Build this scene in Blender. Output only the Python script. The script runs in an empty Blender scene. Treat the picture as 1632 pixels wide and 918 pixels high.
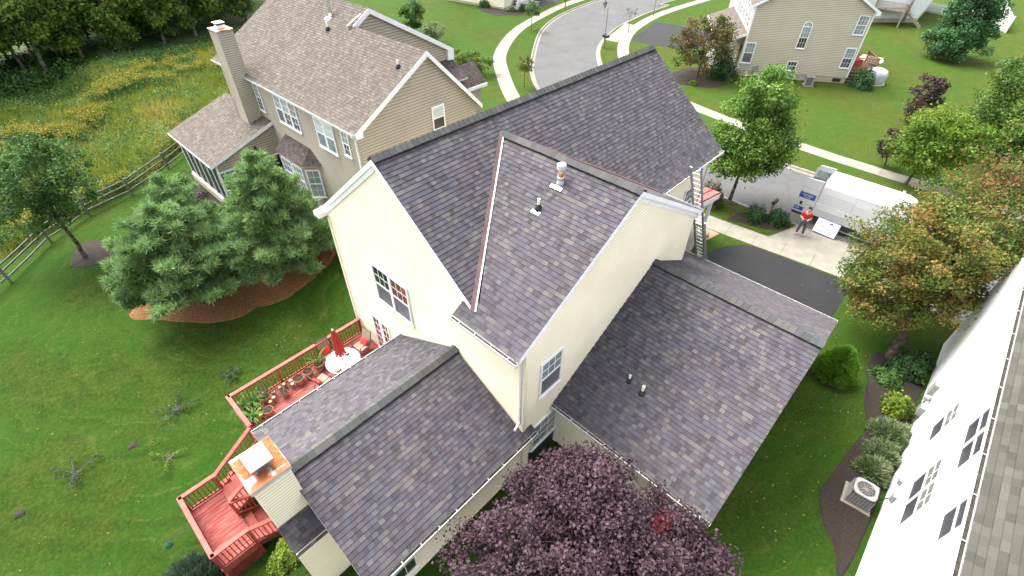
import bpy, bmesh, math, random
import numpy as np
from mathutils import Vector, Matrix, geometry, noise
rnd = random.Random(11)
NR = np.random.default_rng(5)
V = Vector
scene = bpy.context.scene
COL = scene.collection
ORG = {}

# ------------------------------------------------------------------ materials
def _nt(name):
    m = bpy.data.materials.new(name); m.use_nodes = True
    nt = m.node_tree; b = nt.nodes['Principled BSDF']
    return m, nt, b
def N(nt, t, **k):
    n = nt.nodes.new(t)
    for a, v in k.items():
        if a.startswith('i_'):
            n.inputs[a[2:].replace('_', ' ')].default_value = v
        else: setattr(n, a, v)
    return n
def math_n(nt, op, a, b=None, c=None):
    n = nt.nodes.new('ShaderNodeMath'); n.operation = op
    for i, v in enumerate((a, b, c)):
        if v is None: continue
        if isinstance(v, (int, float)): n.inputs[i].default_value = v
        else: nt.links.new(v, n.inputs[i])
    return n.outputs[0]
def ramp(nt, fac, stops, interp='LINEAR'):
    r = nt.nodes.new('ShaderNodeValToRGB'); cr = r.color_ramp; cr.interpolation = interp
    while len(cr.elements) < len(stops): cr.elements.new(0.5)
    for e, (p, c) in zip(cr.elements, stops):
        e.position = p; e.color = (c[0], c[1], c[2], 1)
    nt.links.new(fac, r.inputs[0]); return r.outputs[0]
def mixc(nt, fac, a, b, mode='MIX'):
    m = nt.nodes.new('ShaderNodeMix'); m.data_type = 'RGBA'; m.blend_type = mode
    for i, v in ((0, fac), (6, a), (7, b)):
        if isinstance(v, (int, float)): m.inputs[i].default_value = v
        elif isinstance(v, tuple): m.inputs[i].default_value = (v[0], v[1], v[2], 1)
        else: nt.links.new(v, m.inputs[i])
    return m.outputs[2]
MATS = {}
def mat(name, c1, c2=None, scale=4.0, rough=.8, metal=0.0, bump=0.0, bscale=None, spec=.4, detail=5, stops=(.35, .65), stretch=None, trans=0, coat=0):
    if name in MATS: return MATS[name]
    m, nt, b = _nt(name)
    b.inputs['Roughness'].default_value = rough; b.inputs['Metallic'].default_value = metal
    b.inputs['Specular IOR Level'].default_value = spec
    if coat: b.inputs['Coat Weight'].default_value = coat
    tc = N(nt, 'ShaderNodeTexCoord'); vec = tc.outputs['Object']
    if stretch:
        mp = N(nt, 'ShaderNodeMapping'); mp.inputs['Scale'].default_value = stretch
        nt.links.new(vec, mp.inputs['Vector']); vec = mp.outputs[0]
    if c2 is None: c2 = tuple(min(1, x*1.12) for x in c1); c1 = tuple(x*.9 for x in c1)
    nz = N(nt, 'ShaderNodeTexNoise'); nz.inputs['Scale'].default_value = scale; nz.inputs['Detail'].default_value = detail
    nt.links.new(vec, nz.inputs['Vector'])
    nt.links.new(ramp(nt, nz.outputs['Fac'], [(stops[0], c1), (stops[1], c2)]), b.inputs['Base Color'])
    if bump:
        n2 = N(nt, 'ShaderNodeTexNoise'); n2.inputs['Scale'].default_value = bscale or scale*6; n2.inputs['Detail'].default_value = 4
        nt.links.new(vec, n2.inputs['Vector'])
        bp = N(nt, 'ShaderNodeBump'); bp.inputs['Strength'].default_value = bump; bp.inputs['Distance'].default_value = .02
        nt.links.new(n2.outputs['Fac'], bp.inputs['Height']); nt.links.new(bp.outputs[0], b.inputs['Normal'])
    MATS[name] = m; return m
def shingle_mat(name, pal, tab=.165, step=.143, grit=.25):
    """architectural shingles: every tab of every course gets its own blend out of the palette"""
    m, nt, b = _nt(name); b.inputs['Roughness'].default_value = .93; b.inputs['Specular IOR Level'].default_value = .25
    uv = N(nt, 'ShaderNodeUVMap'); sp = N(nt, 'ShaderNodeSeparateXYZ'); nt.links.new(uv.outputs[0], sp.inputs[0])
    u, v = sp.outputs[0], sp.outputs[1]
    row = math_n(nt, 'FLOOR', math_n(nt, 'DIVIDE', math_n(nt, 'ADD', v, .002), step))
    wr = N(nt, 'ShaderNodeTexWhiteNoise', noise_dimensions='1D'); nt.links.new(row, wr.inputs['W'])
    u2 = math_n(nt, 'ADD', u, math_n(nt, 'MULTIPLY', wr.outputs[0], 7.3))
    def cells(w, seed):
        c = math_n(nt, 'FLOOR', math_n(nt, 'DIVIDE', u2, w))
        cb = N(nt, 'ShaderNodeCombineXYZ'); nt.links.new(c, cb.inputs[0]); nt.links.new(row, cb.inputs[1]); cb.inputs[2].default_value = seed
        wn = N(nt, 'ShaderNodeTexWhiteNoise', noise_dimensions='3D'); nt.links.new(cb.outputs[0], wn.inputs['Vector']); return wn.outputs[0]
    a = cells(tab, 1.3); c = cells(tab*2.0, 5.1)
    fac = math_n(nt, 'ADD', math_n(nt, 'MULTIPLY', a, .72), math_n(nt, 'MULTIPLY', c, .28))
    k = len(pal); col = ramp(nt, fac, [((i+.5)/k*.8+.1, p) for i, p in enumerate(pal)])
    # each tab also drifts in value
    val = cells(tab, 9.7)
    tc = N(nt, 'ShaderNodeTexCoord')
    n1 = N(nt, 'ShaderNodeTexNoise'); n1.inputs['Scale'].default_value = 55; n1.inputs['Detail'].default_value = 3; nt.links.new(tc.outputs['Object'], n1.inputs['Vector'])
    n2 = N(nt, 'ShaderNodeTexNoise'); n2.inputs['Scale'].default_value = .6; n2.inputs['Detail'].default_value = 4; nt.links.new(tc.outputs['Object'], n2.inputs['Vector'])
    s = math_n(nt, 'MULTIPLY_ADD', val, .16, .91)
    s = math_n(nt, 'MULTIPLY', s, math_n(nt, 'MULTIPLY_ADD', n1.outputs['Fac'], grit*2, 1-grit))
    s = math_n(nt, 'MULTIPLY', s, math_n(nt, 'MULTIPLY_ADD', n2.outputs['Fac'], .3, .85))
    # dark band atop each exposed course: printed granules, also the butt's shadow painted in
    band = math_n(nt, 'GREATER_THAN', math_n(nt, 'FRACT', math_n(nt, 'DIVIDE', math_n(nt, 'ADD', v, .002), step)), .88)
    s = math_n(nt, 'MULTIPLY', s, math_n(nt, 'MULTIPLY_ADD', band, -.22, 1.0))
    vm = N(nt, 'ShaderNodeVectorMath', operation='SCALE'); nt.links.new(col, vm.inputs[0]); nt.links.new(s, vm.inputs['Scale'])
    nt.links.new(vm.outputs[0], b.inputs['Base Color'])
    bp = N(nt, 'ShaderNodeBump'); bp.inputs['Strength'].default_value = .5; bp.inputs['Distance'].default_value = .006
    nt.links.new(n1.outputs['Fac'], bp.inputs['Height']); nt.links.new(bp.outputs[0], b.inputs['Normal'])
    MATS[name] = m; return m
def siding_mat(name, c1, c2, scale):
    """lapped vinyl: blotchy tone, lap shadow painted dark along the top of each course"""
    m, nt, b = _nt(name); b.inputs['Roughness'].default_value = .5; b.inputs['Specular IOR Level'].default_value = .3
    tc = N(nt, 'ShaderNodeTexCoord'); nz = N(nt, 'ShaderNodeTexNoise'); nz.inputs['Scale'].default_value = scale; nz.inputs['Detail'].default_value = 5
    nt.links.new(tc.outputs['Object'], nz.inputs['Vector']); col = ramp(nt, nz.outputs['Fac'], [(.35, c1), (.65, c2)])
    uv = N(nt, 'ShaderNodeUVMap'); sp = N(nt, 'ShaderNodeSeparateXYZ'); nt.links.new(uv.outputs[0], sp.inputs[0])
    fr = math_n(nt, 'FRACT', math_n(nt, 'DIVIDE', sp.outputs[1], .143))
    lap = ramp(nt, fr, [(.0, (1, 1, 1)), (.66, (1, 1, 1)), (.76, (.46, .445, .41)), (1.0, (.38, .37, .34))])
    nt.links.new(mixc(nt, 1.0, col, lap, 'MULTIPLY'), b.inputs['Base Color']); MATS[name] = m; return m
def leaf_mat(name, pal, trans=.3, rough=.6, w=.6, k_=.92):
    pal = [tuple(c*k_ for c in p) for p in pal]
    """pal: colours from rare dark to rare bright; UV.x is random per leaf, UV.y random per leaf clump"""
    m, nt, b = _nt(name); b.inputs['Roughness'].default_value = rough; b.inputs['Specular IOR Level'].default_value = .25
    uv = N(nt, 'ShaderNodeUVMap'); sp = N(nt, 'ShaderNodeSeparateXYZ'); nt.links.new(uv.outputs[0], sp.inputs[0])
    f = math_n(nt, 'ADD', math_n(nt, 'MULTIPLY', sp.outputs[0], 1-w), math_n(nt, 'MULTIPLY', sp.outputs[1], w))
    k = len(pal); col = ramp(nt, f, [(i/(k-1), p) for i, p in enumerate(pal)])
    nt.links.new(col, b.inputs['Base Color'])
    tr = N(nt, 'ShaderNodeBsdfTranslucent'); nt.links.new(col, tr.inputs['Color'])
    mx = N(nt, 'ShaderNodeMixShader'); mx.inputs[0].default_value = trans
    out = nt.nodes['Material Output']
    nt.links.new(b.outputs[0], mx.inputs[1]); nt.links.new(tr.outputs[0], mx.inputs[2]); nt.links.new(mx.outputs[0], out.inputs['Surface'])
    MATS[name] = m; return m

# ------------------------------------------------------------------ mesh builder
def clip(poly, axis, val, keep_ge):
    out = []
    n = len(poly)
    for i in range(n):
        p, q = poly[i], poly[(i+1) % n]
        a, b = p[axis]-val, q[axis]-val
        if not keep_ge: a, b = -a, -b
        if a >= -1e-9: out.append(p)
        if (a > 1e-9 and b < -1e-9) or (a < -1e-9 and b > 1e-9):
            t = a/(a-b); out.append((p[0]+(q[0]-p[0])*t, p[1]+(q[1]-p[1])*t))
    return out
class MB:
    def __init__(s): s.v = []; s.f = []; s.m = []; s.u = []
    def face(s, pts, m=0, uv=None):
        i = len(s.v); s.v += [tuple(p) for p in pts]; s.f.append(tuple(range(i, i+len(pts)))); s.m.append(m)
        s.u.append(uv if uv else [(0.0, 0.0)]*len(pts))
    def obox(s, c, ax, ay, az, m=0):
        """oriented box: corner c and three edge vectors"""
        c, ax, ay, az = V(c), V(ax), V(ay), V(az)
        if ax.cross(ay).dot(az) < 0: ax, ay = ay, ax
        p = [c, c+ax, c+ax+ay, c+ay]; q = [x+az for x in p]; i = len(s.v)
        s.v += [tuple(x) for x in p+q]
        for f in ((3, 2, 1, 0), (4, 5, 6, 7), (0, 1, 5, 4), (1, 2, 6, 5), (2, 3, 7, 6), (3, 0, 4, 7)):
            s.f.append(tuple(i+k for k in f)); s.m.append(m); s.u.append([(0., 0.)]*4)
    def box(s, lo, hi, m=0):
        lo, hi = V(lo), V(hi); d = hi-lo
        s.obox(lo, (d.x, 0, 0), (0, d.y, 0), (0, 0, d.z), m)
    def beam(s, a, b, w, h, m=0, up=(0, 0, 1)):
        """bar from a to b, w wide, h high, centred on the line"""
        a, b = V(a), V(b); d = b-a; x = d.cross(V(up))
        if x.length < 1e-6: x = d.cross(V((1, 0, 0)))
        x = x.normalized()*w; y = x.cross(d).normalized()*h
        s.obox(a-x/2-y/2, d, x, y, m)
    def tube(s, a, b, r0, r1=None, n=8, m=0, cap=True):
        r1 = r0 if r1 is None else r1; a, b = V(a), V(b); d = (b-a).normalized()
        x = d.orthogonal().normalized(); y = d.cross(x); i = len(s.v)
        for c, r in ((a, r0), (b, r1)):
            for k in range(n):
                t = 2*math.pi*k/n; s.v.append(tuple(c+x*(math.cos(t)*r)+y*(math.sin(t)*r)))
        for k in range(n):
            s.f.append((i+k, i+(k+1) % n, i+n+(k+1) % n, i+n+k)); s.m.append(m); s.u.append([(0., 0.)]*4)
        if cap:
            s.f.append(tuple(i+n-1-k for k in range(n))); s.m.append(m); s.u.append([(0., 0.)]*n)
            s.f.append(tuple(i+n+k for k in range(n))); s.m.append(m); s.u.append([(0., 0.)]*n)
    def path(s, pts, rs, n=8, m=0):
        for i in range(len(pts)-1): s.tube(pts[i], pts[i+1], rs[i], rs[i+1], n, m)
    def lathe(s, c, prof, n=20, m=0, sx=1, sy=1):
        c = V(c); i0 = len(s.v)
        for r, z in prof:
            for k in range(n):
                t = 2*math.pi*k/n; s.v.append((c.x+math.cos(t)*r*sx, c.y+math.sin(t)*r*sy, c.z+z))
        for j in range(len(prof)-1):
            for k in range(n):
                a = i0+j*n+k; b_ = i0+j*n+(k+1) % n
                s.f.append((a, b_, b_+n, a+n)); s.m.append(m); s.u.append([(0., 0.)]*4)
        s.f.append(tuple(i0+n-1-k for k in range(n))); s.m.append(m); s.u.append([(0., 0.)]*n)
        t = i0+(len(prof)-1)*n; s.f.append(tuple(t+k for k in range(n))); s.m.append(m); s.u.append([(0., 0.)]*n)
    def prism(s, poly, vec, m=0, m2=None):
        """poly: planar 3D points, extruded along vec"""
        vec = V(vec); p = [V(x) for x in poly]
        nrm = sum(((p[i]).cross(p[(i+1) % len(p)]) for i in range(len(p))), V((0, 0, 0)))
        if nrm.dot(vec) > 0: p.reverse()
        q = [x+vec for x in p]
        s.face(p, m); s.face(q[::-1], m)
        for i in range(len(p)):
            j = (i+1) % len(p); s.face([p[j], p[i], q[i], q[j]], m if m2 is None else m2)
    def bands(s, poly, e, up, nrm, step, depth, m=0, mb_=1, off=0.0, b0=0.0):
        """cover a planar polygon with overlapping courses, each tilted out by depth at its lower edge"""
        e, up, nrm = V(e), V(up), V(nrm); O = V(poly[0])
        p2 = [((V(q)-O).dot(e), (V(q)-O).dot(up)) for q in poly]
        blo = min(q[1] for q in p2); bhi = max(q[1] for q in p2)
        k = 0; lo = blo
        rr = round(O.x*3.1+O.y*1.7, 2)
        while lo < bhi-1e-6:
            hi = lo+step
            c = clip(clip(p2, 1, lo, True), 1, hi, False)
            if len(c) >= 3:
                pts = []; uv = []
                for a, b in c:
                    d = depth*(1-(b-lo)/step)+off
                    pts.append(O+e*a+up*b+nrm*d); uv.append((a+rr, ((b-blo)/step+(50 if rr > 0 else 100))*.143))
                if (pts[1]-pts[0]).cross(pts[2]-pts[0]).length < 1e-9 and len(pts) > 3: pts = pts[1:]+pts[:1]; uv = uv[1:]+uv[:1]
                nn = sum((pts[i].cross(pts[(i+1) % len(pts)]) for i in range(len(pts))), V((0, 0, 0)))
                if nn.dot(nrm) < 0: pts.reverse(); uv.reverse()
                s.face(pts, m, uv)
                aa = [a for a, b in c if abs(b-lo) < 1e-6]
                if len(aa) >= 2:
                    A, B = min(aa), max(aa)
                    P = [O+e*A+up*lo+nrm*(depth+off), O+e*B+up*lo+nrm*(depth+off), O+e*B+up*lo+nrm*(off-.004), O+e*A+up*lo+nrm*(off-.004)]
                    s.face(P, mb_, [(0, 0)]*4)
            lo = hi
    def build(s, name, mats, parent=None, smooth=False, org=None, local=False):
        me = bpy.data.meshes.new(name)
        o_ = V((0, 0, 0))
        if parent is not None and not local: o_ = ORG.get(parent.name, o_)
        elif org is not None: o_ = V(org)
        me.from_pydata([(x[0]-o_.x, x[1]-o_.y, x[2]-o_.z) for x in s.v], [], s.f)
        if not isinstance(mats, (list, tuple)): mats = [mats]
        for m in mats: me.materials.append(m)
        me.polygons.foreach_set('material_index', [min(k, len(mats)-1) for k in s.m])
        uvl = me.uv_layers.new(name='UVMap')
        uvl.data.foreach_set('uv', [c for fu in s.u for q in fu for c in q])
        if smooth: me.polygons.foreach_set('use_smooth', [True]*len(s.f))
        me.update()
        o = bpy.data.objects.new(name, me); COL.objects.link(o)
        if parent is not None: o.parent = parent
        elif org is not None: o.location = org
        ORG[o.name] = o_.copy()
        return o
    def split(s, name, mats, parent=None):
        """one object for each separate piece"""
        fa = list(range(len(s.v)))
        def fd(a):
            while fa[a] != a: fa[a] = fa[fa[a]]; a = fa[a]
            return a
        for f in s.f:
            for q in f[1:]: fa[fd(q)] = fd(f[0])
        gr = {}
        for i, f in enumerate(s.f): gr.setdefault(fd(f[0]), []).append(i)
        for ids in gr.values():
            m = MB()
            for i in ids: m.face([s.v[q] for q in s.f[i]], s.m[i], s.u[i])
            m.build(name, mats, parent)
def tag(o, label=None, cat=None, group=None, kind=None):
    if label: o['label'] = label
    if cat: o['category'] = cat
    if group: o['group'] = group
    if kind: o['kind'] = kind
    return o
def thing(name, label, cat, loc=(0, 0, 0), group=None, rz=0):
    o = bpy.data.objects.new(name, None); COL.objects.link(o); o.empty_display_size = .3
    o.location = loc; o.rotation_euler = (0, 0, rz); ORG[o.name] = V(loc)
    return tag(o, label, cat, group)
def kids(o): return [c for c in bpy.data.objects if c.parent == o]
def dup(o, loc=None, rz=None, label=None, group=None, scale=None, parent=None):
    c = o.copy(); COL.objects.link(c)
    if parent is not None: c.parent = parent
    if loc is not None: c.location = loc
    if rz is not None: c.rotation_euler = (0, 0, rz)
    if scale is not None: c.scale = scale if isinstance(scale, tuple) else (scale,)*3
    if label: c['label'] = label
    if group: c['group'] = group
    for ch in kids(o): dup(ch, parent=c)
    return c
def S(t): t = max(0, min(1, t)); return t*t*(3-2*t)
def H(x, y):
    """ground height: level by the street, falling to the back yard"""
    return -1.6*S((3.2-x)/6.0)*S((y+5.0)/4.0)
def cat_rom(p, n=6):
    out = []
    P = [V((a[0], a[1], 0)) for a in p]; P = [P[0]*2-P[1]]+P+[P[-1]*2-P[-2]]
    for i in range(1, len(P)-2):
        for k in range(n):
            t = k/n; a, b, c, d = P[i-1], P[i], P[i+1], P[i+2]
            q = .5*((2*b)+(c-a)*t+(2*a-5*b+4*c-d)*t*t+(3*b-a-3*c+d)*t*t*t); out.append((q.x, q.y))
    out.append((P[-2].x, P[-2].y)); return out

# ------------------------------------------------------------------ foliage
def scatter_mesh(name, cen, a, b, uvx, uvy, mats, parent=None, org=(0, 0, 0), shape='leaf', fold=.0, nrm=None):
    """one small face per leaf: cen (N,3), half axes a, b (N,3)"""
    n = len(cen); o_ = np.array(org)
    cen = cen-o_
    if shape == 'leaf':
        P = np.stack([cen-a, cen+b*1.0-a*.1, cen+a, cen-b*1.0-a*.1], 1)
    elif shape == 'blade':
        P = np.stack([cen-b, cen+b, cen+2*a+b*.25, cen+2*a-b*.25], 1)
    P = P.reshape(-1, 3).astype(np.float32)
    me = bpy.data.meshes.new(name)
    me.vertices.add(4*n); me.vertices.foreach_set('co', P.ravel())
    me.loops.add(4*n); me.loops.foreach_set('vertex_index', np.arange(4*n, dtype=np.int32))
    me.polygons.add(n); me.polygons.foreach_set('loop_start', np.arange(0, 4*n, 4, dtype=np.int32))
    me.polygons.foreach_set('loop_total', np.full(n, 4, dtype=np.int32))
    if not isinstance(mats, (list, tuple)): mats = [mats]
    for m in mats: me.materials.append(m)
    uvl = me.uv_layers.new(name='UVMap')
    uv = np.repeat(np.stack([uvx, uvy], 1), 4, 0).astype(np.float32); uvl.data.foreach_set('uv', uv.ravel())
    me.update(calc_edges=True); me.validate()
    o = bpy.data.objects.new(name, me); COL.objects.link(o)
    if parent is not None: o.parent = parent
    elif org is not None: o.location = org
    return o
def unit(a): return a/np.maximum(np.linalg.norm(a, axis=1, keepdims=True), 1e-9)
def leaf_axes(n, size, up=.6, aspect=.6, jitter=.35, outward=None, ow=.6):
    nr = unit(NR.normal(size=(n, 3)))+np.array([0, 0, up])
    if outward is not None: nr = nr+outward*ow
    nr = unit(nr)
    t = unit(np.cross(nr, NR.normal(size=(n, 3)))); b = np.cross(nr, t)
    s = size*(1+jitter*NR.uniform(-1, 1, size=(n, 1)))
    return t*s*.5, b*s*.5*aspect
def clump_centres(ells, n, inner=.35):
    vol = np.array([e[3]*e[4]*e[5] for e in ells])**.8; pr = vol/vol.sum(); out = []
    while len(out) < n:
        e = ells[NR.choice(len(ells), p=pr)]
        d = NR.normal(size=3); d /= np.linalg.norm(d); r = NR.uniform(inner, 1.0)**.6
        p = np.array(e[:3])+d*r*np.array(e[3:6]); out.append(p)
    return np.array(out)
def broad_tree(name, label, cat, base, ells, mt, nclump=60, per=120, leaf=.12, cr=.42, trunk=.12, bark=None, group=None, fork=.35, up=.6, lean=None, outl=.0, flat=.75, parent_kind=None, aspect=.6, ntr=1):
    """trunk with limbs that reach into leaf clumps; crown is many leaf faces in clumps spread through the ellipsoids"""
    base = V(base); root = thing(name, label, cat, base, group)
    cl = clump_centres(ells, nclump)
    cc = np.average(np.array([e[:3] for e in ells]), axis=0, weights=[e[3]*e[5] for e in ells])
    cr_ = cr*(.6+.8*NR.random(nclump))
    cen = []; ux = []; uy = []; ow = []
    for c, r in zip(cl, cr_):
        k = int(per*(r/cr)**1.5)
        d = unit(NR.normal(size=(k, 3))); rr = NR.random((k, 1))**.45*r*(1+.5*(NR.random((k, 1)) < .1))
        p = c+d*rr*np.array([1, 1, flat]); cen.append(p); ow.append(d)
        ux.append(NR.random(k)); uy.append(np.full(k, NR.random()))
    cen = np.concatenate(cen); ux = np.concatenate(ux); uy = np.concatenate(uy); ow = np.concatenate(ow)
    a, b = leaf_axes(len(cen), leaf, up=up, aspect=aspect, outward=ow)
    scatter_mesh('crown', cen, a, b, ux, uy, mt, root, base)
    mb = MB(); top = V(tuple(cc)); top.z = cc[2]+.25*ells[0][5]
    zf = base.z+(min(e[2]-e[5] for e in ells)-base.z)*.85+.15
    for t in range(ntr):
        off = V((0, 0, 0)) if ntr == 1 else V((math.cos(t*2.4), math.sin(t*2.4), 0))*trunk*1.5
        fk = base.lerp(V((top.x, top.y, top.z)), max(.12, min(.8, (zf-base.z)/max(.3, top.z-base.z))))+off
        pts = [base+off*.5-V((0, 0, .1))]
        for i in range(1, 5): pts.append((base+off*.5).lerp(fk, i/4)+V((rnd.uniform(-1, 1), rnd.uniform(-1, 1), 0))*trunk*.35)
        mb.path(pts, [trunk*1.35, trunk*1.05, trunk*.95, trunk*.88, trunk*.8], 9)
        fk = pts[-1]
        idx = rnd.sample(range(nclump), min(nclump, max(6, nclump//3)))
        for j in idx:
            c = V(cl[j]); k = rnd.uniform(.15, .8); sp = fk.lerp(top+off, k)
            mid = sp.lerp(c, .5)+V((0, 0, .08*(c-sp).length))
            r0 = trunk*(.5-.3*k); mb.path([sp, mid, c], [r0, r0*.55, r0*.18], 5)
        mb.path([fk, fk.lerp(top, .5)+V((rnd.uniform(-.1, .1), rnd.uniform(-.1, .1), 0)), top+off], [trunk*.8, trunk*.5, trunk*.15], 7)
    mb.build('trunk', bark or MATS['bark'], root, smooth=True)
    return root
def pine_tree(name, label, cat, base, hgt, rad, mt, whorls=9, group=None, z0=.12, needle=.2, dens=1.0, trunk=.11, tilt=0, prof=None):
    """whorls of boughs with needle tufts all along them"""
    base = V(base); root = thing(name, label, cat, base, group)
    mb = MB(); top = base+V((0, 0, hgt))
    mb.path([base-V((0, 0, .1)), base.lerp(top, .5), top], [trunk*1.2, trunk*.7, .02], 8)
    cen = []; dirs = []; ux = []; uy = []
    for w in range(whorls):
        f = w/(whorls-1); z = z0+(1-z0)*f
        rr = rad*(prof(z) if prof else (1-z)**.75*(.55+.6*S(z/.25)))+.12
        nb = 5+int(3*(1-f))+1
        a0 = rnd.random()*6.28
        for k in range(nb):
            a = a0+k*6.28/nb+rnd.uniform(-.25, .25); L = rr*rnd.uniform(.78, 1.15)
            st = base+V((0, 0, hgt*z+rnd.uniform(-.15, .15)))
            en = st+V((math.cos(a)*L, math.sin(a)*L, L*rnd.uniform(.05, .35)))
            mb.path([st, st.lerp(en, .5)-V((0, 0, .04*L)), en], [trunk*.3, trunk*.18, .012], 4)
            cl = rnd.random()
            m = max(4, int(L/.16))
            for j in range(m):
                t = .22+.78*(j+rnd.random()*.6)/m
                p = st.lerp(en, t); side = V((-math.sin(a), math.cos(a), 0))
                wid = L*.34*(1.08-t)+.07
                for q in (-1, -.45, .3, 1) if L > .9 else (-.6, .6):
                    off = side*q*wid*rnd.uniform(.6, 1.1)+V((0, 0, rnd.uniform(-.05, .12)))
                    c = np.array(p+off)
                    n = int(13*dens)
                    d = unit(NR.normal(size=(n, 3))*.75+np.array([math.cos(a)*.6, math.sin(a)*.6, .75])+np.array(side)*q*.5)
                    cen.append(np.repeat(c[None], n, 0)+NR.normal(size=(n, 3))*.035); dirs.append(d)
                    ux.append(NR.random(n)); uy.append(np.full(n, .6*cl+.4*rnd.random()))
    cen = np.concatenate(cen); d = np.concatenate(dirs); n = len(cen)
    L = needle*NR.uniform(.7, 1.2, size=(n, 1))
    b = unit(np.cross(d, NR.normal(size=(n, 3))))*needle*.085
    scatter_mesh('foliage', cen, d*L*.5, b, np.concatenate(ux), np.concatenate(uy), mt, root, base, shape='blade')
    mb.build('trunk', MATS['bark'], root, smooth=True)
    return root
def bush(name, label, cat, base, r, h, mt, n=2600, leaf=.07, group=None, shape='round', aspect=.6, up=.5, nst=6, kind='leaf'):
    """a rounded shrub: leaf faces in an uneven shell over short stems"""
    base = V(base); root = thing(name, label, cat, base, group)
    d = unit(NR.normal(size=(n, 3)))
    d[:, 2] = np.abs(d[:, 2])*1.0-.12
    ph = NR.random(6)*6.28
    az = np.arctan2(d[:, 1], d[:, 0])
    wob = 1+.10*np.sin(3*az+ph[0])+.09*np.sin(5*az+ph[1]+3*d[:, 2])+.07*np.sin(9*az+ph[2]+7*d[:, 2])
    rr = (NR.random(n)**.28)*wob
    if shape == 'cone':
        z = NR.random(n)**1.15; w = (1-z)**.75+.05; a = NR.random(n)*6.28; q = NR.random(n)**.3
        lump = 1+.1*np.sin(7*a+ph[0]+9*z)
        w = np.minimum(1, z*5+.45)*w; cen = np.stack([np.cos(a)*w*r*q*lump, np.sin(a)*w*r*q*lump, z*h+.04], 1); ow = np.stack([np.cos(a), np.sin(a), .6+0*a], 1)
    else:
        cen = d*rr[:, None]*np.array([r, r, h]); cen[:, 2] += .06; ow = d
    cen = cen+np.array(base)
    k = np.floor((az+np.pi)/6.29*7)+7*np.floor((d[:, 2]+.2)*4); uy = np.modf(np.sin(k*12.9898+ph[3])*43758.5)[0]; uy = np.abs(uy)
    if kind == 'leaf':
        a, b = leaf_axes(n, leaf, up=up, aspect=aspect, outward=ow, ow=.9); sh = 'leaf'
    else:
        dd = unit(ow+NR.normal(size=(n, 3))*.45+np.array([0, 0, .5])); a = dd*leaf*.5; b = unit(np.cross(dd, NR.normal(size=(n, 3))))*leaf*aspect*.5; sh = 'blade'
    scatter_mesh('foliage', cen, a, b, NR.random(n), uy, mt, root, base, shape=sh)
    mb = MB()
    for i in range(nst):
        a = i*6.28/nst+rnd.random(); e = base+V((math.cos(a)*r*.5, math.sin(a)*r*.5, h*.7))
        mb.path([base+V((0, 0, -.05)), base.lerp(e, .5)+V((0, 0, .05)), e], [.02, .014, .006], 5)
    mb.build('stems', MATS['bark'], root)
    return root
# ------------------------------------------------------------------ palette
mat('bark', (.055, .042, .032), (.12, .095, .07), 9, .95, bump=.6, stretch=(1, 1, .25))
mat('bark_grey', (.10, .09, .075), (.18, .165, .14), 9, .95, bump=.6, stretch=(1, 1, .25))
shingle_mat('slate_shingles', [(0.04681, 0.04337, 0.04884), (0.05699, 0.05205, 0.05782), (0.06513, 0.0559, 0.0628), (0.06106, 0.06072, 0.07278), (0.0692, 0.06747, 0.07975), (0.07428, 0.06458, 0.06979), (0.08141, 0.07614, 0.08075), (0.1007, 0.09252, 0.08973)], tab=.15)
shingle_mat('ridge_shingles', [(0.05569, 0.05848, 0.05569), (0.06405, 0.06683, 0.06266), (0.06962, 0.06962, 0.06683), (0.06405, 0.06753, 0.07241), (0.0731, 0.07658, 0.07241), (0.07798, 0.07798, 0.0731), (0.08215, 0.08355, 0.07798), (0.09047, 0.09047, 0.08355)], tab=50)  # lighter palette: the sky caught by the ridge caps is put into the colour
shingle_mat('tan_shingles', [(0.07874, 0.0659, 0.05513), (0.09187, 0.07769, 0.06405), (0.09972, 0.08467, 0.06982), (0.1076, 0.09214, 0.07612), (0.1286, 0.1126, 0.0945)], tab=.15)
shingle_mat('neighbour_shingles', [(0.04643, 0.04331, 0.03643), (0.05416, 0.05028, 0.04216), (0.05997, 0.05579, 0.04655), (0.06577, 0.06169, 0.05127), (0.07351, 0.06826, 0.05734)], tab=.25)
shingle_mat('brown_shingles', [(0.05419, 0.04208, 0.03952), (0.06694, 0.05291, 0.04909), (0.0765, 0.06056, 0.0561), (0.08925, 0.07331, 0.06694)], tab=.15)
mat('shingle_edge', (.022, .021, .024), (.04, .038, .042), 30, .95)
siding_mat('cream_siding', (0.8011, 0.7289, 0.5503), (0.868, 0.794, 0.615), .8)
mat('cream_siding_edge', (.50, .46, .33), (.54, .49, .36), 3, .6)  # lap underside darkened, its self-shadow put into the colour
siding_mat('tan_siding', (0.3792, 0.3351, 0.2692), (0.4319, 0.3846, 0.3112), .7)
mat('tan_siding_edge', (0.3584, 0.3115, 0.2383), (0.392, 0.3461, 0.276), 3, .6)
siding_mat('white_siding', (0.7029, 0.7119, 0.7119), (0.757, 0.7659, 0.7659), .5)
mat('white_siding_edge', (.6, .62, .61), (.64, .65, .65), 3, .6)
mat('white_trim', (.76, .76, .76), (.83, .83, .83), 2, .45)
mat('aged_white', (0.465, 0.465, 0.45), (0.57, 0.57, 0.555), 6, .5)
mat('gutter_inside', (0.02, 0.0165, 0.0125), (0.055, 0.045, 0.03), 14, .95)
mat('purple_flashing', (.105, .06, .06), (.15, .09, .085), 2.5, .5, metal=.0)
mat('steel_light', (.55, .55, .55), (.66, .66, .66), 10, .35, metal=.9)
mat('aluminium', (0.4, 0.4, 0.4), (0.496, 0.496, 0.488), 6, .42, metal=.7)
mat('concrete', (0.1912, 0.1765, 0.145), (0.2338, 0.2175, 0.1789), 1.6, .92, bump=.15, bscale=60)
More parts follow.
